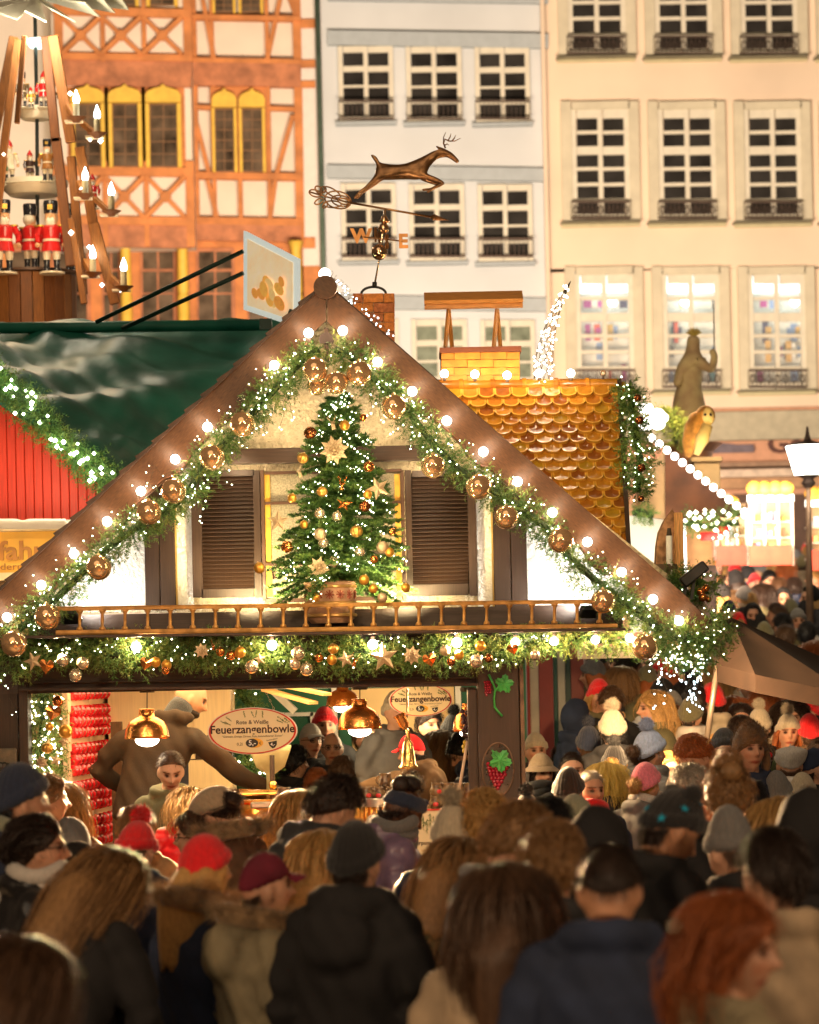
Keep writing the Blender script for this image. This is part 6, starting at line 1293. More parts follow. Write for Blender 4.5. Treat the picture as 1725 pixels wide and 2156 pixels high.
# ------------------------------------------------------------------ people
def sst(x): x = np.clip(x, 0, 1); return x * x * (3 - 2 * x)
def sphere_dirs(nu, nv):
    th = np.linspace(0, 2 * PI, nu, endpoint=False); ph = np.linspace(.0, PI, nv + 1)
    D_ = np.array([(math.sin(p) * math.sin(t), math.sin(p) * math.cos(t), math.cos(p)) for p in ph for t in th])
    Fc = [(j * nu + i, (j + 1) * nu + i, (j + 1) * nu + (i + 1) % nu, j * nu + (i + 1) % nu) for j in range(nv) for i in range(nu)]
    return D_, Fc
def headshape(Dd, face=True):
    dx, dy, dz = Dd[:, 0], Dd[:, 1], Dd[:, 2]; t = np.clip(-dz, 0, 1)
    x = .077 * dx * (1 - .36 * t ** 1.6); y = .098 * dy; z = .122 * dz
    y = np.where(dy < 0, y * (1 - .42 * t), y * (1 - .05 * t)); x *= 1 - .08 * np.clip(dy, 0, 1)
    if face:
        f = sst((dy - .1) / .35); g = lambda cx, cz, sx, sz: np.exp(-((np.abs(x) - cx) / sx) ** 2 - ((z - cz) / sz) ** 2)
        y = y + f * (.017 * g(0, .004, .009, .022) + .031 * g(0, -.020, .013, .013) - .018 * g(.031, .014, .017, .012) + .006 * g(.03, .034, .025, .009)
                     + .007 * g(0, -.055, .022, .006) - .005 * g(0, -.064, .02, .004) + .006 * g(0, -.071, .018, .006) + .010 * g(0, -.100, .02, .014) + .006 * g(.045, -.02, .02, .02) + .005 * g(.031, .014, .009, .006))
    return np.stack([x, y, z], 1)
HD, HF = sphere_dirs(56, 48)
HEADV = headshape(HD)
def Hmat(loc, pitch=0., yaw=0., roll=0.):
    return Matrix.Translation(loc) @ Matrix.Rotation(-math.radians(yaw), 4, 'Z') @ Matrix.Rotation(-math.radians(pitch), 4, 'X') @ Matrix.Rotation(math.radians(roll), 4, 'Y')
def xf(V, Mx): V = np.asarray(V); A = np.array(Mx); return V @ A[:3, :3].T + A[:3, 3]
def loft(mb, pts, rx, ry, n=18, m=0):
    pts = [Vector(p) for p in pts]; V = []; k = len(pts)
    for i, p in enumerate(pts):
        t = (pts[min(i + 1, k - 1)] - pts[max(i - 1, 0)]).normalized(); X = Vector((1, 0, 0)); X = (X - t * X.dot(t)).normalized(); Y = t.cross(X)
        for j in range(n):
            w = 2 * PI * j / n; c, s = math.cos(w), math.sin(w); V.append(p + X * (rx[i] * c) + Y * (ry[i] * s))
    Fc = [(i * n + j, i * n + (j + 1) % n, (i + 1) * n + (j + 1) % n, (i + 1) * n + j) for i in range(k - 1) for j in range(n)] + [tuple(range(n - 1, -1, -1)), tuple(range((k - 1) * n, k * n))]
    mb.add([tuple(v) for v in V], Fc, m)
def remesh(mb, vox, name, smooth_it=2):
    me = bpy.data.meshes.new(name); me.from_pydata(np.concatenate(mb.v).tolist(), [], mb.f); o = bpy.data.objects.new(name, me); SC.collection.objects.link(o)
    r = o.modifiers.new('r', 'REMESH'); r.mode = 'VOXEL'; r.voxel_size = vox; r.use_smooth_shade = True
    if smooth_it: s = o.modifiers.new('s', 'SMOOTH'); s.iterations = smooth_it; s.factor = .4
    m2 = bpy.data.meshes.new_from_object(o.evaluated_get(bpy.context.evaluated_depsgraph_get())); bpy.data.objects.remove(o); bpy.data.meshes.remove(me); m2.name = name; return m2
# pose: spine points (hip, waist, chest, neck base), head matrix, arms (shoulder, elbow, wrist, finger direction, curl)
AD = lambda s: ((s * .19, -.01, 1.43), (s * .25, -.04, 1.15), (s * .23, .08, .93), (0, .2, -1), .5)
AF = lambda s: ((s * .19, -.01, 1.43), (s * .24, -.02, 1.16), (s * .10, .24, 1.24), (-s * .5, .6, .3), .9)
SP = [(0, 0, .92), (0, 0, 1.12), (0, -.01, 1.34), (0, -.01, 1.48)]
POSES = {
 'S': (SP, Hmat((0, .02, 1.63)), [AD(-1), AD(1)]), 'B': (SP, Hmat((0, .065, 1.60), 32), [AD(-1), AD(1)]), 'R': (SP, Hmat((0, .02, 1.63), 4, 38), [AD(-1), AD(1)]),
 'L': (SP, Hmat((0, .02, 1.63), 4, -38), [AD(-1), AD(1)]), 'T': (SP, Hmat((.015, .02, 1.63), 8, 10, 10), [AD(-1), AD(1)]),
 'H': (SP, Hmat((0, .04, 1.62), 14), [AD(-1), AF(1)]), 
 'P': (SP, Hmat((0, .02, 1.63), 5), [((-.19, 0, 1.43), (-.27, .16, 1.27), (-.10, .40, 1.56), (.15, .15, 1), .35), ((.19, 0, 1.43), (.27, .16, 1.27), (.10, .40, 1.56), (-.15, .15, 1), .35)]),
 'W': (SP, Hmat((0, .02, 1.63), 0, 30), [AD(-1), ((.19, -.01, 1.43), (.36, .05, 1.25), (.40, .18, 1.48), (.3, .1, 1), .15)]),
 'N': ([(0, -.1, .92), (0, -.05, 1.10), (0, .06, 1.30), (0, .14, 1.40)], Hmat((0, .24, 1.50), 45), [((-.19, .08, 1.36), (-.25, .1, 1.1), (-.2, .25, .95), (0, .4, -1), .5), ((.19, .08, 1.36), (.25, .1, 1.1), (.2, .25, .95), (0, .4, -1), .5)]),
 # bending server: left hand at the hip, right arm reaching far out to the tankards
 'V': ([(-.06, -.05, .92), (-.03, 0, 1.12), (.04, .05, 1.33), (.09, .09, 1.45)], Hmat((.17, .20, 1.58), 26, 62), [((-.12, .04, 1.41), (-.36, .03, 1.18), (-.17, .26, .98), (.5, .3, -.8), .9), ((.25, .05, 1.36), (.45, .18, 1.13), (.69, .30, 1.0), (1, .2, -.2), .5)]),
 # man in the red cap stretching one arm sideways
 'A': (SP, Hmat((0, .03, 1.62), 12), [((-.19, 0, 1.42), (-.30, .10, 1.20), (-.10, .28, 1.22), (.4, .4, 0), .8), ((.19, .02, 1.43), (.26, .32, 1.40), (.02, .56, 1.33), (-.6, .5, 0), .7)]),
 'C': (SP, Hmat((0, .03, 1.62), 22), [((-.19, 0, 1.42), (-.34, .06, 1.22), (-.30, .34, 1.08), (.1, .8, -.2), .8), ((.19, 0, 1.42), (.26, .04, 1.16), (.2, .3, 1.05), (-.1, .8, -.2), .8)])}
def hand(mb, w, d, curl, side, inward):
    w = Vector(w); d = Vector(d).normalized(); n = (Vector(inward) - d * Vector(inward).dot(d)).normalized(); x = d.cross(n)
    c = w + d * .045; q = Matrix((x, n, d)).transposed(); mb.ball(c, 1, 12, 8, sc=(.042, .017, .052), R=q)
    for i, (o, L) in enumerate(((-.030, .068), (-.011, .078), (.010, .074), (.030, .058))):
        p0 = w + d * .08 + x * o; f = d; p1 = p0 + (d + n * curl * .5).normalized() * L * .45; p2 = p1 + (d + n * curl * 1.6).normalized() * L * .32; p3 = p2 + (d * (1 - curl) + n * (curl * 1.8 + .02)).normalized() * L * .28
        mb.tube([w + d * .05 + x * o * .8, p0, p1, p2, p3], [.011, .0105, .0095, .009, .007], 8)
    tx = -x if side < 0 else x; tx = x * (-1)
    p0 = w + d * .02 + tx * .03; mb.tube([p0 - tx * .01, p0 + (d * .5 + tx * .7 + n * .3).normalized() * .035, p0 + (d * .8 + tx * .5 + n * .5).normalized() * .068], [.014, .011, .008], 8)
BODY = {}; 
def get_body(key):
    if key in BODY: return BODY[key]
    sp, H, arms = POSES[key]; mb = MB(); mb.add(xf(HEADV, H), HF)
    for s in (-1, 1): mb.ball(tuple(xf([(s * .076, -.008, -.008)], H)[0]), 1, 10, 8, sc=(.010, .019, .032), R=np.array(H)[:3, :3] @ np.array(Matrix.Rotation(s * .35, 3, 'Z')))
    hc = xf([(0, -.022, -.05), (0, -.018, -.085)], H); nb = Vector(sp[3])
    mb.tube([nb - Vector((0, 0, .03)), nb.lerp(Vector(hc[1]), .5), Vector(hc[1]), Vector(hc[0])], [.066, .056, .055, .05], 14)
    pts = [Vector(sp[0]) - Vector((0, 0, .08)), Vector(sp[0]), Vector(sp[1]), Vector(sp[2]), Vector(sp[3]) - Vector((0, 0, .04)), Vector(sp[3]) + Vector((0, 0, .01))]
    loft(mb, pts, [.14, .155, .13, .165, .13, .06], [.09, .10, .09, .11, .07, .05])
    for s in (-1, 1): mb.tube([(s * .09, 0, .88), (s * .1, .01, .48), (s * .1, -.01, .1), (s * .1, .0, .05)], [.08, .055, .04, .045], 12); mb.ball((s * .1, .06, .04), 1, 12, 8, sc=(.045, .12, .04))
    for s, (a, e, w, d, cu) in zip((-1, 1), arms):
        mb.tube([Vector(a) - Vector((0, 0, .03)), Vector(a).lerp(Vector(e), .5), e, Vector(e).lerp(Vector(w), .4), w], [.040, .042, .040, .037, .027], 12); mb.ball(Vector(a) - Vector((0, 0, .03)), .042, 12, 8)
        hand(mb, w, d, cu, s, (-s, 0, 0) if abs(d[2]) > .6 else (0, 0, -1))
    me = remesh(mb, .0085 if key in 'BRSLT' else .0075, 'person', 1)
    n = len(me.vertices); co = np.empty(3 * n, np.float32); me.vertices.foreach_get('co', co); q = xf(co.reshape(-1, 3), H.inverted()); x, y, z = np.abs(q[:, 0]), q[:, 1], q[:, 2]
    T = np.ones((n, 4), np.float32); f = (y > .055) & (z > -.13) & (z < .13)
    def mixc(w, c): w = (w * f)[:, None]; T[:, :3] = T[:, :3] * (1 - w) + np.array(c) * w
    g = lambda cx, cz, sx, sz: np.exp(-((x - cx) / sx) ** 2 - ((z - cz) / sz) ** 2)
    mixc(.5 * g(.045, -.028, .022, .02), (1.0, .62, .52)); mixc(.45 * g(0, -.025, .014, .014), (1, .66, .55)); mixc(.95 * sst(g(0, -.063, .027, .009) * 1.6), (.62, .20, .18)); mixc(.8 * g(0, -.064, .026, .003), (.3, .08, .08))
    mixc(.95 * sst(g(.032, .031, .022, .006) * 1.8), (.16, .09, .06)); mixc(.9 * sst(g(.031, .012, .017, .0075) * 1.6), (.55, .42, .36)); mixc(sst(g(.031, .012, .010, .0095) * 2), (.05, .035, .03)); mixc(.7 * g(.031, .019, .017, .003), (.1, .05, .04)); mixc(.6 * g(.008, -.034, .004, .003), (.3, .1, .08))
    ca = me.color_attributes.new('tint', 'FLOAT_COLOR', 'POINT'); ca.data.foreach_set('color', T.ravel()); me.materials.append(SKIN[0]); me.shade_smooth()
    BODY[key] = (me, H, sp, arms); return BODY[key]
def skinmat(name, c):
    m = M(name, c, .5, var=.08, scale=22, bump=.12, bscale=90, bdist=.002); t = m.node_tree; b = t.nodes['Principled BSDF']; b.inputs['Subsurface Weight'].default_value = .08; b.inputs['Subsurface Radius'].default_value = (.02, .008, .004)
    a = nd(t, 'ShaderNodeAttribute'); a.attribute_name = 'tint'; x = nd(t, 'ShaderNodeMix', data_type='RGBA', blend_type='MULTIPLY'); x.inputs[0].default_value = 1
    src = b.inputs['Base Color'].links[0].from_socket; t.links.new(src, x.inputs[6]); t.links.new(a.outputs['Color'], x.inputs[7]); t.links.new(x.outputs[2], b.inputs['Base Color']); return m
SKIN = [skinmat('fair skin', (.62, .34, .22)), skinmat('tanned skin', (.50, .25, .14)), skinmat('dark brown skin', (.14, .06, .032))]
# ---- coats
CO = {}
def get_coat(kind, key):
    k = (kind, key)
    if k in CO: return CO[k]
    me0, H, sp, arms = get_body(key); mb = MB(); w = {'puffer': 1.12, 'coat': 1.05, 'fleece': .98, 'parka': 1.14}[kind]; z0 = .50 if kind != 'fleece' else .86
    hip, wa, chst, nk = [Vector(p) for p in sp]
    pts = [Vector((0, 0, z0)), Vector((0, 0, (z0 + hip.z) / 2)), hip, wa, wa.lerp(chst, .6), chst, chst.lerp(nk, .62), nk.lerp(chst, .08), nk + Vector((0, .005, .035))]
    loft(mb, pts, [x * w for x in (.23, .215, .195, .18, .195, .20, .145, .090, .080)], [x * w for x in (.17, .16, .15, .14, .15, .15, .125, .095, .085)], 24)
    for s, (a, e, wr, d, cu) in zip((-1, 1), arms):
        a, e, wr = Vector(a), Vector(e), Vector(wr); mb.ball(a + Vector((-s * .025, 0, -.022)), .080 * w, 14, 10); mb.tube([a - Vector((s * .03, 0, .02)), a.lerp(e, .35), a.lerp(e, .8), e, e.lerp(wr, .35), e.lerp(wr, .8), wr + (wr - e).normalized() * .01], [x * w for x in (.066, .074, .066, .064, .058, .050, .046)], 14)
    if kind in ('parka', 'coat', 'fleece'):                       # collar or hood lying on the back
        r = .052 if kind == 'parka' else .034
        c = nk + Vector((0, .005, .0)); pr = []
        for i in range(17):
            t = 2 * PI * i / 16; pr.append(c + Vector((.105 * math.sin(t), -.10 * math.cos(t) * (1.0 if math.cos(t) > 0 else .75), .02 + .012 * math.cos(t))))
        mb.tube(pr, [r * (1.0 + .3 * math.cos(2 * PI * i / 16)) for i in range(17)], 10)
        if kind == 'parka': mb.ball(nk + Vector((0, -.15, -.09)), 1, 16, 12, sc=(.135, .075, .12))
    else:
        c = nk + Vector((0, .01, .0))
        for j in range(2): mb.tube([c + Vector((.10 * math.sin(2 * PI * i / 16), -.10 * math.cos(2 * PI * i / 16), .045 * j)) for i in range(17)], .04, 10)
    me = remesh(mb, .016, kind, 2); n = len(me.vertices); co = np.empty(3 * n, np.float32); no = np.empty(3 * n, np.float32); me.vertices.foreach_get('co', co); me.vertices.foreach_get('normal', no); co = co.reshape(-1, 3); no = no.reshape(-1, 3)
    x, y, z = co.T
    if kind == 'puffer': d = .013 * (np.abs(np.sin((z + .03 * np.sin(3 * x)) * PI / .085)) ** .6 - .6) + .003 * np.sin(x * 70 + z * 30) * np.sin(y * 60)
    else: d = .005 * np.sin(z * 26 + x * 34 + 3 * np.sin(y * 14)) * np.sin(y * 22 - z * 13 + 2 * np.sin(x * 17)) + .004 * np.sin(x * 61 + z * 37 + y * 23)
    if kind == 'coat' or kind == 'parka': d -= .008 * np.exp(-((x) / .006) ** 2) * (y < 0) * (z < 1.4) * (kind == 'coat')
    if kind == 'fleece': d = d * .8 + .0015 * np.sin(z * 55 + 2 * np.sin(x * 20)) * (np.abs(x) > .2)
    co = co + no * d[:, None]; me.vertices.foreach_set('co', co.ravel()); me.materials.append(MATS['orange timber']); me.shade_smooth(); CO[k] = me; return me
def simple(name, fn, vox=None):
    mb = MB(); fn(mb)
    if vox: me = remesh(mb, vox, name, 1)
    else: me = mb.mesh(name, [], smooth=True)
    me.materials.clear(); me.materials.append(MATS['orange timber']); return me
def legs(mb):
    for s in (-1, 1): mb.tube([(s * .09, 0, .93), (s * .10, .01, .5), (s * .10, 0, .12)], [.105, .08, .07], 12)
ME_TR = simple('trousers', legs)
def shoes(mb):
    for s in (-1, 1): mb.ball((s * .1, .055, .05), 1, 12, 8, sc=(.055, .145, .055)); mb.tube([(s * .1, -.02, .04), (s * .1, -.02, .18)], .055, 10)
ME_SHOE = simple('boots', shoes)
def scarf(mb):
    for j in range(3):
        mb.tube([(.098 * math.sin(t) + .01 * j, .015 - .092 * math.cos(t), 1.47 + .04 * j + .014 * math.sin(2 * t + j)) for t in np.linspace(0, 2 * PI, 22)], .034, 10)
ME_SC = simple('scarf', scarf)
ME_GA = simple('neck_warmer', lambda mb: loft(mb, [(.09, .06, 1.41), (.10, .10, 1.47), (.12, .14, 1.52), (.14, .165, 1.55)], [.085, .078, .074, .07], [.09, .078, .074, .068], 20))
def longscarf(mb):
    scarf(mb); mb.tube([(-.09, -.07, 1.50), (-.14, -.17, 1.43), (-.15, -.20, 1.25), (-.15, -.19, .95)], [.05, .055, .06, .05], 10); mb.tube([(.10, .08, 1.50), (.12, .16, 1.35), (.10, .18, 1.05)], [.05, .055, .05], 10)
ME_LSC = simple('scarf', longscarf)
def glasses(mb):
    for s in (-1, 1):
        mb.tube([(s * .033 + .023 * math.cos(t), .094, .012 + .017 * math.sin(t)) for t in np.linspace(0, 2 * PI, 17)], .0024, 5); mb.tube([(s * .056, .092, .016), (s * .078, .06, .016), (s * .08, -.01, .012)], .0024, 5)
    mb.tube([(-.011, .099, .014), (.011, .099, .014)], .0024, 5)
ME_GL = simple('glasses', glasses)
# ---- hair and hats, all on the head shape
SD, SF = sphere_dirs(64, 40)
BASE = headshape(SD, False); NRM = BASE / np.linalg.norm(BASE, axis=1, keepdims=True)
def nz(V, f, a=0.): return (np.sin(V[:, 0] * f + 1.3 + a) * np.sin(V[:, 1] * f * 1.1 + a * 2) * np.sin(V[:, 2] * f * .9 + .7) + .5 * np.sin(V[:, 0] * f * 2.3 + V[:, 2] * f * 1.7 + a) * np.sin(V[:, 1] * f * 2.1))
def shell(off, zs=1., zthr=.0, sx=1.):
    V = BASE + NRM * off[:, None]; V = V.copy(); up = V[:, 2] > 0; V[up, 2] *= zs; V[:, 0] *= sx; return V
def hl(front, side, back):
    dy = SD[:, 1]; return np.where(dy > 0, side + (front - side) * np.abs(dy) ** 1.3, side + (back - side) * (-dy))
def ribbons(paths, w, mb, sd=0):
    rg = np.random.default_rng(sd)
    V = []; Fc = []; 
    for p in paths:
        p = np.array(p); k = len(p); s = rg.normal(size=3) * (1, 1, .2); s /= np.linalg.norm(s) + 1e-9; b = len(V)
        for i in range(k): q = w * (1 - .7 * i / (k - 1)); V += [p[i] - s * q, p[i] + s * q]
        Fc += [(b + 2 * i, b + 2 * i + 1, b + 2 * i + 3, b + 2 * i + 2) for i in range(k - 1)]
    mb.add(V, Fc)
def hairstyle(kind, hatted=False):
    rg = np.random.default_rng(len(kind) * 7 + ord(kind[0])); mb = MB(); dz = SD[:, 2]
    P_ = {'short': (.70, .14, -.62, .014, .004, 60), 'crop': (.78, .24, -.50, .006, .001, 60), 'curly': (.50, -.15, -.72, .019, .008, 75), 'long': (.62, -.35, -.9, .017, .003, 40), 'bob': (.60, -.5, -.95, .026, .004, 40),
          'pony': (.62, -.1, -.70, .010, .002, 50), 'bun': (.62, -.1, -.70, .011, .003, 50), 'messy': (.56, .0, -.62, .016, .007, 60), 'bald': (1.4, .1, -.55, .006, .001, 60), 'updo': (.60, -.1, -.72, .018, .009, 60)}[kind]
    h = hl(*P_[:3]); msk = sst((dz - h) / .16 + .0)
    if hatted: msk = msk * sst((hl(.34, .08, -.30) + .06 - dz) / .1); P_ = P_[:3] + (min(P_[3], .010), P_[4] * .3, P_[5])
    off = -.012 + msk * (.012 + P_[3]) + msk * P_[4] * nz(BASE, P_[5])
    if kind == 'bald': off = -.012 + msk * (.018) * sst((.35 - dz) / .2)
    V = shell(off); mb.add(V, SF)
    hlow = {'long': -.36, 'bob': -.15}.get(kind)
    if hlow:
        nu, nv = 30, 10; out = []
        for layer in (0, 1):
            for j in range(nv + 1):
                t = j / nv; z = .02 + (hlow - .02) * t
                for i in range(nu + 1):
                    a = math.radians((-128 + 256 * i / nu) * (1 if hlow < -.2 else .82)); r = (.098 + .022 * math.sin(t * 2.2)) * (1 - .25 * t * (hlow < -.2)) - layer * (.03 * (1 - .6 * t)); 
                    ex = .075 * min(1, t / .3) * (hlow < -.2); out.append(((r + ex * .35) * math.sin(a) * (1 - .1 * t), -.012 - r * math.cos(a) * 1.05 - .02 * t - ex * (.4 + .6 * max(0, math.cos(a))), z + .012 * math.sin(i * 2.1) * t + .01 * math.sin(i * .9)))
        w = nu + 1; M1 = (nv + 1) * w; Fc = []
        for j in range(nv):
            for i in range(nu): a = j * w + i; Fc += [(a, a + w, a + w + 1, a + 1), (M1 + a, M1 + a + 1, M1 + a + w + 1, M1 + a + w)]
        for j in range(nv): a = j * w; b = j * w + nu; Fc += [(a, M1 + a, M1 + a + w, a + w), (b, b + w, M1 + b + w, M1 + b)]
        for i in range(nu): a = i; b = nv * w + i; Fc += [(a, a + 1, M1 + a + 1, M1 + a), (b, M1 + b, M1 + b + 1, b + 1)]
        mb.add(out, Fc)
    if kind == 'pony': mb.tube([(0, -.10, .05), (0, -.155, .03), (.01, -.16, -.07), (.015, -.14, -.20)], [.025, .035, .032, .008], 10)
    if kind == 'bun': mb.ball((0, -.125, .01), .038, 14, 10)
    if kind == 'updo': mb.ball((0, -.03, .145), .05, 14, 10, sc=(1.2, 1, .8)); mb.ball((.02, -.08, .11), .045, 12, 8)
    paths = []; N = {'crop': 900, 'short': 1100, 'bald': 250, 'curly': 1600, 'long': 1500, 'bob': 1200}.get(kind, 1100)
    ok = np.where(msk > .5)[0]; N = N // 3 if hatted else N; ok = ok if kind != 'bald' else ok[SD[ok, 2] < .2]; pick = rg.choice(ok, N)
    for i in pick:
        p = V[i].copy(); n = NRM[i]
        if kind in ('curly', 'messy', 'updo'):
            L = .035 if kind == 'curly' else .028; a = rg.uniform(0, 6); t1 = np.cross(n, rg.normal(size=3)); t1 /= np.linalg.norm(t1) + 1e-9
            paths.append([p, p + n * L * .5 + t1 * L * .35, p + n * L * .6 + t1 * L * .9, p + n * L * .3 + t1 * L * 1.2])
        else:
            q = [p + n * .001]; d = (np.array([0, -.35 - 1.3 * max(0, SD[i, 1]), -1.]) if kind not in ('bun', 'pony') else np.array([0, -1.4, -.25])) + rg.normal(size=3) * .22 + np.array([np.sign(p[0]) * .4 * max(0, SD[i, 2]), 0, 0]); L = {'crop': .010, 'short': .022, 'bald': .012}.get(kind, .045)
            for k in range(4 if hlow else 3):
                m_ = q[-1] / (np.linalg.norm(q[-1]) + 1e-9); dd = d - m_ * d.dot(m_); dd /= np.linalg.norm(dd) + 1e-9; nx = q[-1] + dd * L + m_ * rg.uniform(-.001, .0065)
                q.append(nx)
            if hlow and q[-1][2] < .03 and q[-1][1] < .02:
                for k in range(5): q.append(q[-1] + np.array([rg.normal() * .006, -.003 + rg.normal() * .004, hlow / 5.2 * rg.uniform(.8, 1.05)]) + np.array([q[-1][0], q[-1][1], 0]) * (.06 if k < 2 else -.05))
            paths.append(q)
    if kind == 'pony':
        for i in range(250): a = rg.normal(size=3) * .02; paths.append([(0, -.11, .05) + a * .5, (0, -.16, .03) + a, (.01, -.165, -.07) + a, (.015, -.14, -.22) + a * 1.2])
    if kind in ('updo', 'bun'):
        c = np.array((0, -.03, .145) if kind == 'updo' else (0, -.125, .01)); r = .055 if kind == 'updo' else .04
        for i in range(300): n = rg.normal(size=3); n /= np.linalg.norm(n); t1 = np.cross(n, rg.normal(size=3)); t1 /= np.linalg.norm(t1); paths.append([c + n * r, c + n * r * 1.1 + t1 * .02, c + n * r * 1.02 + t1 * .045])
    for i in rg.choice(ok, 420 if not hatted else 60):
        p = V[i] + NRM[i] * .001; t1 = np.cross(NRM[i], rg.normal(size=3)); t1 /= np.linalg.norm(t1) + 1e-9; L = rg.uniform(.018, .045) * (.35 if kind in ('crop', 'bald') else 1)
        paths.append([p, p + NRM[i] * L * .35 + t1 * L * .3, p + NRM[i] * L * .5 + t1 * L * .8 - np.array([0, 0, L * .3]), p + NRM[i] * L * .45 + t1 * L * 1.2 - np.array([0, 0, L * .9])])
    ribbons(paths, .0018 if kind in ('crop', 'short', 'bald') else .0024, mb, 3)
    me = mb.mesh('hair', [], smooth=True); me.materials.append(MATS['orange timber']); return me
def fuzz(pts, nrm, L, n, sd=0, w=.0016):
    rg = np.random.default_rng(sd); i = rg.integers(0, len(pts), n); p = pts[i] + rg.normal(size=(n, 3)) * .006; d = nrm[i] + rg.normal(size=(n, 3)) * .55; d /= np.linalg.norm(d, axis=1, keepdims=True); s = np.cross(d, rg.normal(size=(n, 3))); s /= np.linalg.norm(s, axis=1, keepdims=True) + 1e-9
    V = np.stack([p - s * w, p + s * w, p + d * (L * rg.uniform(.5, 1.1, (n, 1)))], 1).reshape(-1, 3); return V, [(3 * k, 3 * k + 1, 3 * k + 2) for k in range(n)]
def pom(mb, c, r, sd=2, m=0):
    mb.ball(c, r * .72, 12, 8, m=m); D_ = RNG.normal(size=(500, 3)); D_ /= np.linalg.norm(D_, axis=1, keepdims=True); V, Fc = fuzz(np.array(c) + D_ * r * .6, D_, r * .6, 1400, sd, .0022); mb.add(V, Fc, m)
def hatshape(kind):
    mb = MB(); dx, dy, dz = SD.T; th = np.arctan2(dx, dy)
    if kind in ('beanie', 'pombeanie', 'slouch', 'star'):
        h = hl(.34, .08, -.30); msk = sst((dz - h) / .05); cuff = sst((h + .34 - dz) / .05) * msk
        off = -.012 + msk * (.012 + .013) + cuff * .010 + msk * .0035 * np.cos(22 * th) * (1 - np.clip(dz, 0, 1) ** 4); V = shell(off, 1.14 if kind != 'slouch' else 1.28)
        if kind == 'slouch': k = np.clip(V[:, 2], 0, 1); V[:, 1] -= k * .35
        mb.add(V, SF)
        if kind == 'pombeanie': pom(mb, (0, -.02, .178), .047)
        if kind == 'star':
            for s in (-1, 1): mb.ball((s * .055, -.02, .13), .034, 10, 8)
            rg = random.Random(4)
            for i in range(13):
                a = rg.uniform(0, 2 * PI); zz = rg.uniform(-.02, .12); k = np.argmin(np.abs(V[:, 2] - zz) + .05 * np.abs(np.angle(np.exp(1j * (th - a))))); p = V[k]; n = Vector(NRM[k]); q = n.to_track_quat('Z', 'Y').to_matrix()
                pts = [Vector(p) + n * .006 + q @ Vector(((.017 if j % 2 else .007) * math.cos(j * PI / 5), (.017 if j % 2 else .007) * math.sin(j * PI / 5), 0)) for j in range(10)]; pts.append(Vector(p) + n * .008)
                mb.add([tuple(x) for x in pts], [(10, j, (j + 1) % 10) for j in range(10)], 1)
    elif kind in ('cap', 'newsboy'):
        h = hl(.42, .20, -.10) if kind == 'cap' else hl(.40, .12, -.22); msk = sst((dz - h) / .05); off = -.012 + msk * (.012 + (.010 if kind == 'cap' else .012 + .026 * np.clip(1 - np.abs(dz - .55) / .5, 0, 1))); V = shell(off, 1.08 if kind == 'cap' else 1.0); mb.add(V, SF)
        L = .075 if kind == 'cap' else .045
        g = lambda u, v, k=0: (.075 * math.sin((u - .5) * 2.2) * (1.0), .062 + .03 * math.cos((u - .5) * 2.6) + L * v * math.cos((u - .5) * 2.4), .058 - .016 * v - .02 * (2 * u - 1) ** 2 + .004 * k)
        mb.grid(lambda u, v: g(u, v), 14, 5); mb.grid(lambda u, v: g(u, v, 1), 14, 5)
    elif kind == 'beret':
        msk = sst((dz - hl(.42, .15, -.2)) / .05); off = -.012 + msk * (.02 + .045 * np.clip(1 - np.abs(dz - .5) / .45, 0, 1)); V = shell(off, .98); V[:, 0] += np.clip(V[:, 2], 0, 1) * .15; mb.add(V, SF); mb.tube([(.01, 0, .115), (.01, 0, .14)], .004, 6)
    elif kind == 'brimhat':
        msk = sst((dz - hl(.36, .2, .0)) / .05); V = shell(-.012 + msk * .028, 1.1); mb.add(V, SF); mb.lathe([(.085, .03), (.135, .0), (.137, .004), (.08, .045)], 26, (0, 0, .02), sx=.95, sy=1.12)
    elif kind == 'headband':
        hh = hl(.40, .18, .0); msk = sst((dz - hh) / .05) * sst((hh + .55 - dz) / .05); V = shell(-.012 + msk * .032); mb.add(V, SF); mb.ball((0, .075, .10), .025, 10, 8, sc=(1.4, .7, .7))
    elif kind in ('hood', 'furhood'):
        face = sst((dy - .50) / .12) * sst((dz + .9) / .3) * sst((.80 - dz) / .25); msk = 1 - face; off = -.02 + msk * (.055 + .006 * nz(BASE, 30)); V = shell(off, 1.04); V[:, 1] -= .012; V[:, 2] -= np.where(dz < -.3, .05 * (-dz - .3) * 2, 0); mb.add(V, SF); mb.tube([(0, -.02, -.09), (0, -.03, -.17)], [.10, .13], 16)
        if kind == 'furhood':
            t = np.linspace(0, 2 * PI, 200); pts = np.stack([.092 * np.sin(t), .075 - .02 * np.cos(t), .135 * np.cos(t) - .01], 1); nr = np.stack([np.sin(t), .5 + 0 * t, np.cos(t)], 1); F_, Q = fuzz(pts, nr, .06, 3500, 4, .0016); mb.add(F_, Q, 1); mb.tube([tuple(p) for p in pts[::8]], .02, 8, 1)
    elif kind == 'ushanka':
        msk = sst((dz - hl(.30, -.15, -.35)) / .06); V = shell(-.012 + msk * (.035 + .004 * nz(BASE, 60)), 1.12); mb.add(V, SF)
        for s in (-1, 1): mb.ball((s * .092, .0, -.06), 1, 12, 10, sc=(.024, .05, .075))
        i = np.where(msk > .5)[0]; F_, Q = fuzz(V[i], NRM[i], .018, 3500, 5, .0015); mb.add(F_, Q)
    elif kind == 'furball': pass
    me = mb.mesh('hat', [], smooth=True); me.materials.append(MATS['orange timber']); me.materials.append(MATS['orange timber']); return me
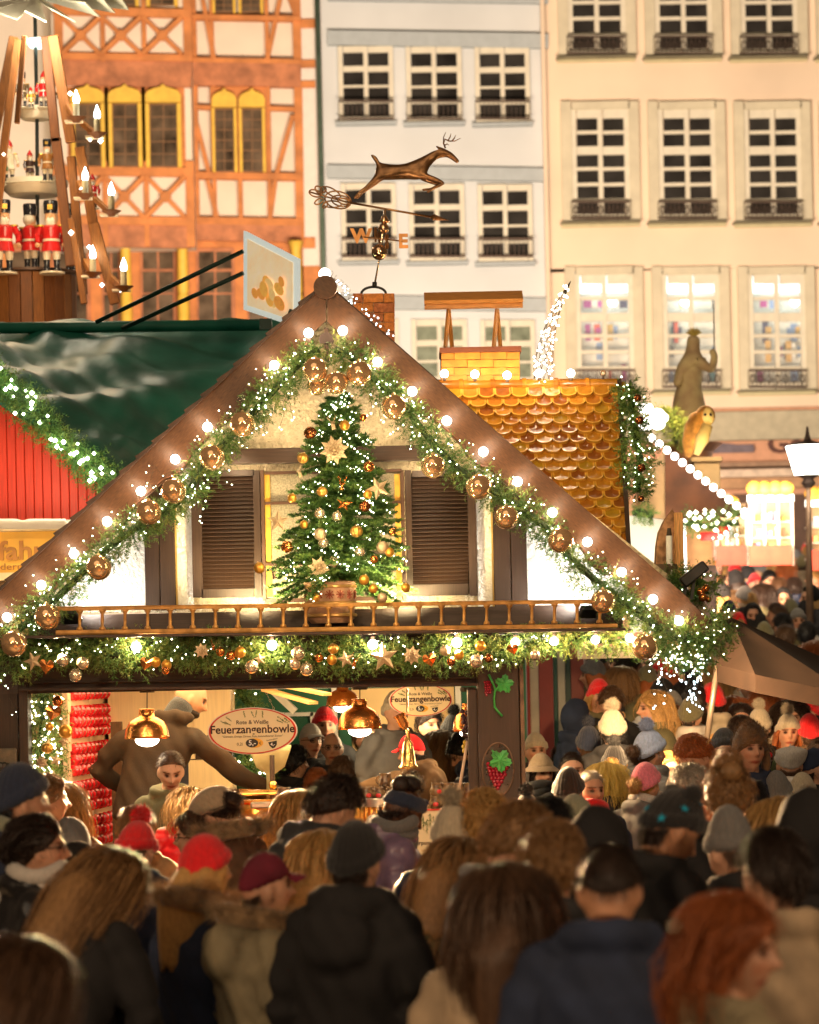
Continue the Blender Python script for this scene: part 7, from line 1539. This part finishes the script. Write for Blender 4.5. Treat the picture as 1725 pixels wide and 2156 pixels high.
def furcollar():
    mb = MB(); t = np.linspace(0, 2 * PI, 300); pts = np.stack([.15 * np.sin(t), -.02 - .135 * np.cos(t), 1.52 + .03 * np.cos(t)], 1); nr = np.stack([np.sin(t), -np.cos(t), .5 + 0 * t], 1)
    mb.tube([tuple(p) for p in pts[::10]], .045, 8); F_, Q = fuzz(pts, nr, .09, 6500, 8, .0016); mb.add(F_, Q); me = mb.mesh('fur_trim', [], smooth=True); me.materials.append(MATS['orange timber']); return me
ME_FUR = furcollar()
def beard():
    dx, dy, dz = SD.T; msk = sst((dy + .1) / .3) * sst((-.38 - dz) / .14); mb = MB(); off = -.012 + msk * (.022 + .004 * nz(BASE, 90)); mb.add(shell(off) + np.array((0, .004, 0)), SF); me = mb.mesh('beard', [], smooth=True); me.materials.append(MATS['orange timber']); return me
ME_BEARD = beard(); HAIR = {}; HAT = {}
def gh(k, hatted=False):
    if (k, hatted) not in HAIR: HAIR[k, hatted] = hairstyle(k, hatted)
    return HAIR[k, hatted]
def gt(k):
    if k not in HAT: HAT[k] = hatshape(k)
    return HAT[k]
COL = {'black': (.012, .011, .012), 'navy': (.02, .03, .065), 'grey': (.16, .155, .15), 'darkgrey': (.03, .03, .032), 'brown': (.10, .05, .025), 'darkbrown': (.03, .017, .012), 'tan': (.34, .22, .11), 'cream': (.50, .42, .30), 'white': (.55, .51, .46), 'red': (.78, .012, .018),
       'burgundy': (.13, .01, .025), 'olive': (.14, .125, .06), 'khaki': (.24, .20, .12), 'orange': (.70, .16, .02), 'pink': (.75, .20, .28), 'blond': (.52, .30, .10), 'darkblond': (.28, .15, .06), 'ginger': (.36, .10, .025), 'greyhair': (.36, .31, .25), 'teal': (.03, .14, .16), 'green': (.10, .14, .04),
       'beige': (.42, .31, .20), 'lightblue': (.35, .42, .60), 'blue': (.04, .08, .22), 'yellow': (.60, .42, .08), 'greygreen': (.24, .25, .17), 'maroon': (.20, .03, .03), 'purple': (.18, .12, .2), 'brownfleece': (.038, .018, .006), 'camel': (.12, .062, .024)}
WORD = {'blond': 'blond', 'darkblond': 'dark blond', 'greyhair': 'grey', 'darkgrey': 'dark grey', 'darkbrown': 'dark brown', 'lightblue': 'light blue', 'greygreen': 'grey green', 'brownfleece': 'brown'}
def cm(c, kind):
    n = '%s %s' % (c, kind); col = COL[c]
    if kind == 'hair': return M(n, tuple(x * .95 for x in col), .42, var=.45, scale=26, kind='strand', bump=.5, bscale=60, bdist=.003)
    if kind == 'knit': return M(n, col, .92, var=.15, scale=60, bump=.8, bscale=150, bdist=.006, kind='knit', sheen=.3)
    if kind == 'fur': return M(n, col, .8, var=.5, scale=18, sheen=.3)
    if kind == 'leather': return M(n, col, .28, var=.3, scale=8, bump=.4, bscale=16, coat=.3)
    if kind == 'puffer': return M(n, col, .38, var=.2, scale=8, bump=.4, bscale=22, bdist=.006, coat=.1)
    return M(n, col, .85, var=.28, scale=7, bump=.5, bscale=110, bdist=.004)
HW = {'short': 'short', 'crop': 'cropped', 'curly': 'curly', 'long': 'long', 'bob': 'bobbed', 'pony': 'ponytailed', 'bun': 'tied back', 'messy': 'tousled', 'bald': 'thinning', 'updo': 'pinned up'}
TW = {'beanie': 'beanie', 'pombeanie': 'pompom beanie', 'slouch': 'slouchy beanie', 'star': 'cat eared beanie with blue stars', 'cap': 'peaked cap', 'newsboy': 'newsboy cap', 'beret': 'beret', 'brimhat': 'brimmed hat', 'headband': 'headband', 'hood': 'hood', 'furhood': 'fur edged hood', 'ushanka': 'fur flap hat'}
def get_patch(kind, key):
    me = get_coat(kind, key); bm = bmesh.new(); bm.from_mesh(me); bm.normal_update(); sp = POSES[key][0]; zt = sp[3][2] - .115
    bmesh.ops.delete(bm, geom=[f for f in bm.faces if not (f.calc_center_median().z > zt and .085 < abs(f.calc_center_median().x) < .20 and f.normal.z > .12)], context='FACES')
    for v in bm.verts: v.co += v.normal * .005
    m = bpy.data.meshes.new('shoulder_patch'); bm.to_mesh(m); bm.free(); m.materials.append(MATS['orange timber']); return m
PSTAT = []; PMADE = []
def person(u, v, s, a, pose, hair, hc, hat, hcol, coat, cc, where='', extra='', skin=0, y=None, group='people in the crowd', label=None, fur='tan', gz=None, hat2=None, sc=None):
    d = F * .262 / s; yy = d - D if y is None else y
    if y is None and u < 1105: yy = min(yy, -.75)
    me, H, sp, arms = get_body(pose); k = K(yy); p = P(u, v, yy); hz = H.translation.z; g = ground(yy) if gz is None else gz
    ss = (p.z - g) / hz; s2 = min(1.13, max(.88, ss)) if sc is None else sc; PSTAT.append((u, v, round(yy, 1), round(ss, 2)))
    zz = p.z - hz * s2
    if yy > 3: zz = max(zz, g) if ss > 1 else zz
    r = math.radians(a); R = Matrix.Rotation(-r, 3, 'Z'); hx = R @ Vector((H.translation.x, H.translation.y, 0)) * s2
    dirw = 'seen from behind' if abs(a) < 40 else 'facing right' if 40 <= a < 125 else 'facing left' if -125 < a <= -40 else 'facing the camera'
    if not label:
        hd = ('%s %s' % (WORD.get(hcol, hcol), TW[hat]) if hat else '%s %s hair' % (WORD.get(hc, hc), HW[hair])); label = 'person %s with %s in %s %s%s' % (dirw, hd, WORD.get(cc, cc), {'coat': 'coat', 'puffer': 'puffer jacket', 'parka': 'hooded jacket', 'fleece': 'jumper'}[coat], (', ' + where) if where else '')
    if len(label.replace(',', ' ').split()) > 16 and ' %s with' % dirw in label: label = label.replace(' %s with' % dirw, ' with')
    if len(label.split()) > 16: label = label.replace(' person ', ' ').replace('hooded jacket', 'parka').replace('puffer jacket', 'puffer')
    o = inst('person', me, None, (p.x - hx.x, yy - hx.y, zz), (0, 0, -r), s2, mats=[SKIN[skin]], label=label, cat='person', group=group)
    def ch(nm, m_, mats, onhead=True, sc=1.):
        c = bpy.data.objects.new(nm, m_); SC.collection.objects.link(c); c.parent = o
        if onhead: c.matrix_local = H @ Matrix.Scale(sc, 4)
        for i, mm in enumerate(mats):
            if i < len(m_.materials): c.material_slots[i].link = 'OBJECT'; c.material_slots[i].material = mm
        return c
    if hair: ch('hair', gh(hair, bool(hat)), [cm(hc, 'hair')])
    if hat: ch('hat' if hat not in ('hood', 'furhood') else 'hood', gt(hat), [cm(hcol, 'knit' if 'hood' not in hat and hat not in ('cap', 'ushanka') else 'fur' if hat == 'ushanka' else 'cloth'), cm(hat2 or fur, 'fur') if hat != 'star' else M('cyan star knit', (.01, .32, .50), .8, var=.1)])
    ck = get_coat(coat, pose); ch('coat' if coat != 'fleece' else 'jumper', ck, [cm(cc, 'puffer' if coat == 'puffer' else 'leather' if 'leather' in extra else 'cloth')], False)
    if s > 40: ch('trousers', ME_TR, [cm('darkgrey', 'cloth')], False); ch('boots', ME_SHOE, [cm('darkbrown', 'leather')], False)
    if 'scarf' in extra: q = extra.split('scarf:')[1].split()[0]; ch('scarf', ME_LSC if 'longscarf' in extra else ME_SC, [cm(q, 'knit')], False)
    if 'patch' in extra: ch('shoulder_patch', get_patch(coat, pose), [cm('darkbrown', 'leather')], False)
    if 'gaiter' in extra: ch('neck_warmer', ME_GA, [cm('black', 'knit')], False, 1)
    if 'glasses' in extra: ch('glasses', ME_GL, [m_nb])
    if 'beard' in extra: q = extra.split('beard:')[1].split()[0]; ch('beard', ME_BEARD, [cm(q, 'hair')])
    if 'furcollar' in extra: ch('fur_trim', ME_FUR, [cm(fur, 'fur')], False)
    PMADE.append(o); return o
# ---- people in the stall
srv = 'people working in the stall'
person(400, 1472, 84, 12, 'V', None, 'darkbrown', None, None, 'fleece', 'brownfleece', y=1.0, gz=.6, group=srv, extra='beard:darkbrown gaiter', skin=1, label='bald bearded server in brown fleece leaning over and reaching for a tankard', sc=1.18)
person(360, 1626, 88, 172, 'C', 'crop', 'brown', None, None, 'fleece', 'olive', y=.05, gz=.0, group=srv, label='man with short dark hair and lowered eyes in an olive jacket under the copper lamp')
person(868, 1585, 72, -62, 'A', 'short', 'darkbrown', 'cap', 'red', 'parka', 'camel', y=.75, gz=.3, group=srv, label='server in a red cap and tan hooded jacket with one arm stretched out')
def inside(*a, **k): person(*a, group='customers seen through the hatch', **k)
inside(700, 1577, 66, 178, 'S', 'bald', 'brown', None, None, 'coat', 'black', 'beyond the counter', 'glasses', y=4.2)
inside(655, 1562, 58, 150, 'S', 'short', 'darkbrown', 'cap', 'white', 'coat', 'black', 'beyond the counter', 'glasses', y=4.6)
inside(684, 1530, 50, 170, 'S', 'short', 'brown', 'beanie', 'red', 'coat', 'darkgrey', 'far beyond the counter', y=5.2)
inside(722, 1632, 58, 20, 'S', 'curly', 'brown', None, None, 'coat', 'tan', 'beyond the counter below the copper lamp', y=3.6)
inside(668, 1655, 48, 0, 'S', 'curly', 'ginger', None, None, 'coat', 'black', 'beyond the counter at its left', y=3.6)
inside(622, 1610, 60, 60, 'S', 'curly', 'black', None, None, 'coat', 'black', 'beyond the counter left of the capped man', y=4.0)
inside(928, 1577, 56, 10, 'S', 'long', 'darkblond', None, None, 'coat', 'navy', 'beyond the counter by the jamb', y=4.4)
inside(955, 1545, 50, -20, 'S', 'short', 'black', 'pombeanie', 'black', 'coat', 'darkgrey', 'beyond the counter by the right jamb', y=5.0)
inside(905, 1530, 48, 150, 'S', 'messy', 'darkbrown', None, None, 'coat', 'tan', 'beyond the counter behind the bell', y=5.3)
inside(835, 1500, 72, 150, 'S', None, 'brown', 'beanie', 'cream', 'coat', 'grey', 'standing tall behind the bell', y=3.0)
inside(772, 1560, 50, 150, 'S', 'short', 'brown', None, None, 'coat', 'teal', 'beyond the counter right of the copper lamp', y=5.3)
inside(978, 1590, 55, -90, 'B', 'updo', 'black', None, None, 'puffer', 'navy', 'beyond the counter behind the grapes', y=3.8)
# ---- crowd in front of the hatch: left to middle
PL = [
 (42, 1692, 104, 62, 'S', 'short', 'darkgrey', 'beanie', 'navy', 'coat', 'navy', 'at the left edge before the door', 'beard:greyhair scarf:greygreen'),
 (100, 1690, 88, 62, 'S', 'bun', 'darkblond', None, None, 'coat', 'khaki', 'behind the navy beanie', ''),
 (128, 1705, 86, 10, 'S', 'long', 'blond', None, None, 'coat', 'camel', 'beside the shelf of red mugs', ''),
 (82, 1792, 108, 78, 'S', 'bun', 'darkbrown', None, None, 'coat', 'black', 'with long white scarf', 'glasses leather longscarf:white'),
 (150, 1785, 92, 20, 'S', None, 'brown', 'hood', 'grey', 'coat', 'darkgrey', 'with plaid scarf', 'scarf:beige'),
 (168, 1845, 100, 30, 'S', None, 'brown', 'hood', 'black', 'coat', 'black', 'behind the white scarf', ''),
 (232, 1880, 118, 35, 'N', 'long', 'darkblond', None, None, 'coat', 'black', 'with head bowed low', ''),
 (287, 1795, 96, 15, 'B', 'short', 'brown', 'pombeanie', 'red', 'coat', 'navy', '', ''),
 (288, 1752, 88, 5, 'S', 'short', 'darkblond', None, None, 'coat', 'tan', 'right behind the red pompom', ''),
 (432, 1838, 112, 52, 'S', 'long', 'blond', 'beanie', 'red', 'coat', 'navy', 'with tan fur collar', 'furcollar'),
 (412, 1768, 92, -72, 'S', 'messy', 'brown', None, None, 'coat', 'brown', 'in glasses behind the red beanie', 'glasses'),
 (455, 1716, 92, -58, 'B', 'bun', 'darkbrown', 'newsboy', 'beige', 'coat', 'brown', '', 'furcollar'),
 (398, 1708, 72, 0, 'B', 'bob', 'blond', None, None, 'puffer', 'red', 'before the counter', 'scarf:darkbrown'),
 (560, 1872, 116, 66, 'S', 'short', 'darkbrown', 'cap', 'burgundy', 'parka', 'khaki', '', 'furcollar'),
 (702, 1708, 100, 48, 'B', 'messy', 'darkbrown', None, None, 'parka', 'darkgrey', '', 'beard:darkbrown'),
 (632, 1722, 88, 5, 'S', 'long', 'blond', None, None, 'coat', 'tan', 'behind the dark haired man', ''),
 (684, 1822, 106, 18, 'S', 'long', 'blond', None, None, 'coat', 'khaki', 'next to the black beanie', ''),
 (752, 1820, 122, 25, 'S', 'short', 'darkbrown', 'beanie', 'black', 'parka', 'black', 'big and broad in the middle', ''),
 (846, 1712, 92, 72, 'B', 'updo', 'darkbrown', 'headband', 'navy', 'puffer', 'purple', 'before the urn', 'scarf:grey', 2),
 (955, 1765, 100, 12, 'S', 'short', 'blond', 'pombeanie', 'cream', 'puffer', 'navy', '', ''),
 (968, 1842, 108, 30, 'B', 'long', 'darkblond', None, None, 'parka', 'olive', 'below the cream pompom', ''),
 (1088, 1782, 118, 62, 'B', 'curly', 'darkblond', None, None, 'coat', 'grey', '', 'beard:brown'),
 (1020, 1742, 100, 0, 'S', 'curly', 'blond', None, None, 'coat', 'grey', 'behind the curly bearded man', ''),
 (1068, 1925, 148, 8, 'S', 'long', 'brown', None, None, 'coat', 'beige', 'large in front', ''),
 (1165, 1830, 128, 10, 'S', 'curly', 'darkblond', None, None, 'coat', 'darkgrey', 'left of the broad neck', ''),
 (1284, 1882, 152, 6, 'B', 'crop', 'darkbrown', None, None, 'coat', 'navy', 'bare necked with red ears', '', 1),
 (1262, 1795, 120, 25, 'S', None, 'brown', 'hood', 'black', 'coat', 'black', 'behind the bare neck', ''),
 (1412, 1752, 120, 58, 'B', 'short', 'darkbrown', 'star', 'black', 'coat', 'black', '', '', 1),
 (1538, 1800, 112, -25, 'B', 'short', 'brown', 'slouch', 'grey', 'coat', 'darkgrey', '', ''),
 (1625, 1848, 142, -28, 'S', 'short', 'darkbrown', None, None, 'coat', 'beige', 'right of the grey knitted beanie', ''),
 (1545, 2010, 215, 68, 'R', 'bob', 'ginger', None, None, 'coat', 'khaki', 'largest at the lower right', ''),
 (1108, 2128, 190, 5, 'S', 'crop', 'darkbrown', 'hood', 'darkgrey', 'coat', 'darkgrey', 'at the bottom edge', ''),
 (48, 2100, 220, 25, 'B', 'long', 'brown', None, None, 'coat', 'black', 'largest at the lower left corner', ''),
 (1702, 1765, 126, -15, 'S', None, 'brown', 'hood', 'black', 'coat', 'black', 'at the right edge', ''),
 (1645, 1752, 100, 10, 'S', 'long', 'blond', None, None, 'coat', 'black', 'left of the black hood', ''),
 (1715, 2060, 180, 10, 'S', None, 'brown', 'hood', 'grey', 'coat', 'olive', 'cut by the lower right edge', ''),
 (1198, 1668, 80, 15, 'S', 'short', 'darkbrown', 'beanie', 'black', 'coat', 'black', 'before the startled grey haired man', ''),
 (1245, 1668, 78, 158, 'S', 'crop', 'greyhair', None, None, 'coat', 'navy', 'with beard and red scarf', 'beard:greyhair scarf:red'),
 (1205, 1626, 70, 178, 'S', 'crop', 'darkbrown', None, None, 'coat', 'darkgrey', 'behind the black beanie', ''),
 (1278, 1655, 74, 10, 'S', 'bob', 'yellow', None, None, 'parka', 'darkgrey', 'bright in the lamp light', ''),
 (1360, 1655, 76, 40, 'S', 'bun', 'blond', 'beanie', 'pink', 'coat', 'grey', '', 'scarf:white'),
 (1368, 1588, 72, 55, 'S', 'bun', 'brown', 'pombeanie', 'lightblue', 'puffer', 'grey', 'in pastel stripes', ''),
 (1407, 1625, 68, 150, 'S', 'short', 'blond', None, None, 'coat', 'navy', 'a child between two men', ''),
 (1464, 1598, 76, -130, 'B', 'messy', 'ginger', None, None, 'coat', 'darkgrey', 'tall beside the pastel pompom', ''),
 (1462, 1665, 84, -75, 'B', 'messy', 'greyhair', None, None, 'coat', 'orange', '', 'glasses'),
 (1533, 1682, 98, 8, 'S', 'updo', 'darkblond', None, None, 'coat', 'black', 'right of the orange jacket', ''),
 (1525, 1585, 72, 180, 'S', 'short', 'grey', 'beanie', 'darkgrey', 'coat', 'darkgrey', 'in a quilted hat', ''),
 (1580, 1580, 76, 165, 'S', None, 'brown', 'ushanka', 'camel', 'coat', 'navy', 'holding a phone', ''),
 (1609, 1632, 70, 30, 'S', 'short', 'darkbrown', 'beret', 'green', 'coat', 'red', '', ''),
 (1662, 1612, 72, 0, 'S', 'short', 'brown', 'beret', 'white', 'puffer', 'white', '', ''),
 (1640, 1675, 76, 20, 'S', 'short', 'brown', 'slouch', 'grey', 'coat', 'olive', 'below the white beret', ''),
 (1690, 1672, 74, 10, 'S', 'long', 'blond', 'beanie', 'cream', 'coat', 'grey', 'near the right edge', ''),
 (1240, 1570, 70, 5, 'S', 'short', 'brown', 'pombeanie', 'navy', 'coat', 'navy', 'before the raised phone', ''),
 (1295, 1612, 66, 15, 'S', 'bun', 'blond', 'pombeanie', 'black', 'parka', 'black', 'right of the navy pompom', ''),
 (1340, 1553, 60, 0, 'S', 'short', 'brown', 'beanie', 'white', 'puffer', 'darkgrey', '', ''),
 (1420, 1535, 62, 30, 'S', 'short', 'brown', 'beanie', 'black', 'coat', 'black', 'below the icicle lights', ''),
 (1287, 1485, 64, 170, 'H', 'messy', 'brown', None, None, 'coat', 'black', 'looking down at a mug', ''),
 (1218, 1515, 64, 70, 'S', 'short', 'darkbrown', 'hood', 'navy', 'coat', 'navy', 'by the doorway', ''),
 (1245, 1440, 50, 80, 'S', 'short', 'black', 'beanie', 'black', 'coat', 'black', 'high by the doorway', ''),
 (1298, 1400, 48, 120, 'S', 'short', 'darkbrown', None, None, 'coat', 'black', 'under the eaves', ''),
 (1336, 1490, 56, 60, 'B', 'short', 'greyhair', None, None, 'coat', 'grey', 'bending beside the man with the mug', ''),
 (1378, 1530, 58, -30, 'S', 'bob', 'blond', None, None, 'coat', 'black', 'left of the black beanie', ''),
 (1600, 1532, 66, 15, 'S', 'short', 'brown', 'pombeanie', 'cream', 'coat', 'beige', 'below the parasol', ''),
 (1640, 1562, 64, 0, 'S', 'pony', 'blond', None, None, 'parka', 'olive', 'below the parasol', ''),
 (1682, 1568, 62, -40, 'S', 'short', 'darkbrown', None, None, 'coat', 'blue', 'right of the ponytail', ''),
 (1545, 1505, 62, 10, 'S', 'long', 'ginger', None, None, 'coat', 'black', 'before the parasol pole', ''),
 (1580, 1448, 52, -60, 'S', 'short', 'darkgrey', 'beanie', 'darkgrey', 'coat', 'black', 'under the parasol', 'glasses'),
 (1535, 1468, 50, 20, 'S', 'short', 'brown', 'beanie', 'teal', 'coat', 'darkgrey', 'by the parasol pole', ''),
 (1498, 1552, 56, 90, 'S', 'curly', 'black', None, None, 'coat', 'black', 'between black and quilted beanies', ''),
 (1128, 1583, 60, 170, 'S', 'short', 'brown', 'beanie', 'cream', 'coat', 'darkgrey', 'beside the corner post', ''),
 (1140, 1630, 68, 155, 'S', 'bob', 'darkbrown', 'brimhat', 'beige', 'coat', 'brown', 'beside the corner post', 'scarf:darkgrey'),
 (1120, 1658, 62, 120, 'S', 'short', 'brown', 'beanie', 'lightblue', 'coat', 'white', 'beside the corner post', ''),
 (1110, 1720, 80, 10, 'S', 'short', 'black', 'pombeanie', 'black', 'coat', 'black', 'right of the post foot', ''),
 (1212, 1745, 96, -15, 'S', None, 'brown', 'beanie', 'greygreen', 'coat', 'black', 'behind the dark hood', ''),
 (1160, 1750, 100, 20, 'S', 'short', 'black', None, None, 'coat', 'black', 'between hood and curly hair', ''),
 (1582, 1690, 80, 0, 'S', 'short', 'black', None, None, 'coat', 'darkgrey', 'right of the pinned up hair', ''),
]
for r in PL:
    r = list(r); q = r[2]; r[2] *= 1.27 if 96 <= q <= 160 else 1.2 if 84 <= q < 96 else 1.15 if q < 84 and r[1] > 1575 else 1
    person(*r[:12], extra=r[12] if len(r) > 12 else '', skin=r[13] if len(r) > 13 else 0)
# people who hold or raise something
person(1182, 1602, 62, 175, 'P', 'bun', 'brown', None, None, 'coat', 'navy', label='person facing the camera raising a lit phone with both hands by the doorway')
person(482, 1830, 92, -20, 'W', 'short', 'brown', None, None, 'coat', 'navy', label='person in a navy coat raising an open hand in front of the copper kettle')
# the crowd further up the square
rg = random.Random(77); far = []
SPOTS = [(1262, 1400, 46), (1330, 1408, 46), (1362, 1440, 50), (1395, 1470, 52), (1440, 1475, 52), (1478, 1440, 46), (1310, 1442, 50), (1400, 1420, 46), (1450, 1400, 44), (1375, 1495, 56), (1455, 1510, 56), (1262, 1470, 54), (1510, 1420, 46), (1620, 1480, 52), (1660, 1475, 50), (1700, 1500, 52), (1665, 1515, 56), (1705, 1545, 58), (1560, 1545, 56), (1620, 1440, 46), (1690, 1445, 44),
         (1355, 1385, 42), (1290, 1540, 62), (1470, 1480, 54), (1500, 1478, 54), (1715, 1620, 70),
         (1520, 1255, 40), (1568, 1262, 42), (1608, 1255, 40), (1640, 1240, 38), (1560, 1185, 30), (1600, 1205, 33), (1632, 1190, 32), (1660, 1200, 33), (1690, 1190, 32), (1672, 1240, 38), (1705, 1262, 42), (1585, 1300, 44), (1635, 1298, 44), (1680, 1310, 44), (1545, 1225, 36), (1620, 1225, 36), (1530, 1175, 28), (1580, 1175, 28), (1715, 1220, 36), (1700, 1340, 46), (1655, 1345, 46), (1610, 1340, 46), (1715, 1385, 48), (1590, 1230, 35), (1650, 1265, 40), (1535, 1290, 43), (1500, 1215, 34), (1645, 1172, 29), (1700, 1160, 28), (1510, 1320, 44), (1556, 1318, 44), (1665, 1290, 42), (1698, 1292, 42), (1575, 1285, 42), (1608, 1180, 30), (1676, 1178, 30), (1718, 1185, 31), (1548, 1205, 33), (1512, 1195, 32), (1595, 1318, 44), (1622, 1275, 40), (1648, 1322, 45), (1572, 1215, 34), (1250, 1425, 50), (1725, 1600, 66), (1505, 1590, 62), (1560, 1520, 54), (1660, 1545, 58), (1450, 1440, 46), (1415, 1495, 54), (1345, 1460, 50), (1720, 1440, 46), (1640, 1450, 46)]
hairs = [('short', 'darkbrown'), ('long', 'blond'), ('short', 'brown'), ('long', 'darkbrown'), ('messy', 'black'), ('bob', 'darkblond'), ('pony', 'blond'), ('crop', 'darkbrown'), ('long', 'ginger')]
hats = [(None, None)] * 6 + [('beanie', 'black'), ('beanie', 'grey'), ('pombeanie', 'cream'), ('beanie', 'olive'), ('hood', 'black'), ('cap', 'navy'), ('beanie', 'red')]
coats = [('coat', 'black'), ('coat', 'darkgrey'), ('puffer', 'navy'), ('parka', 'olive'), ('coat', 'brown'), ('puffer', 'black'), ('coat', 'camel'), ('coat', 'cream'), ('puffer', 'white')]
for i, (u, v, s) in enumerate(SPOTS):
    s = s * (1.18 if v > 1360 else 1.05); h, t, c = rg.choice(hairs), rg.choice(hats), rg.choice(coats)
    where = ('%s of the distant crowd from the left' if v < 1360 else '%s of the middle crowd under the eaves and parasol'); grp = sorted([q[0] for q in SPOTS if (q[1] < 1360) == (v < 1360)]); k = sorted([j for j in range(len(SPOTS)) if (SPOTS[j][1] < 1360) == (v < 1360)], key=lambda j: SPOTS[j][0]).index(i) + 1
    if s < 50 and t[0] is None and h[0] in ('long', 'bob') and rg.random() < .3: h = ('short', 'brown')
    a = rg.choice((0, 20, -30, 60, -70, 160, 180, 90, -100)); person(u, v, s, a, 'S', *h, *t, *c, label='%s, %s %s, person %s from the left in the %s crowd' % (('%s %s' % (t[1], TW[t[0]])) if t[0] else '%s %s hair' % (WORD.get(h[1], h[1]), HW[h[0]]), WORD.get(c[1], c[1]), c[0], ORD[k], 'distant' if v < 1360 else 'middle'), group='people further up the square')
# things held
ph = thing('lit_phone', 'phone with a dazzling white flash held up in both hands', 'phone', P(1184, 1560, 3.0)); po_ = [o for o in PMADE if 'raising a lit phone' in o['label']][0]
pc = po_.location + Matrix.Rotation(po_.rotation_euler.z, 3, 'Z') @ Vector((0, .46, 1.66)) * po_.scale.x
mb = MB(); mb.box(pc, (.16, .012, .08)); mb.build('phone_body', M('black phone', (.02, .02, .025), .2), ph, bevel=.003); ph.location = ph.location
mb = MB(); mb.ball(pc + Vector((-.01, -.02, .02)), .022, 12, 8); mb.build('phone_flash', E('phone flash', (.75, .95, 1), 30), ph, smooth=True); lamp('POINT', pc + Vector((0, -.08, .02)), 3, (.7, .9, 1), .02)
tank(1298, 1520, 3.6, 'dark red mug held by the man looking down', None, 0, 1.1)
def held_phone(u, v, y, label):
    mb = MB(); mb.box(P(u, v, y), (.075, .012, .15), Matrix.Rotation(.3, 3, 'Y')); mb.build('phone', MATS['black phone'], None, bevel=.004, label=label, cat='phone')
o = tank(1610, 1603, -.55, 'dark mug with red badge held up over the white beret', None, .5, 1.3)
def forearm(u, v, y, label, tilt=0.):
    pass
held_phone(1618, 1592, -.3, 'dark phone held up beside the fur flap hat')
for a in PSTAT:
    if not .82 < a[3] < 1.2: print('STAT', a)
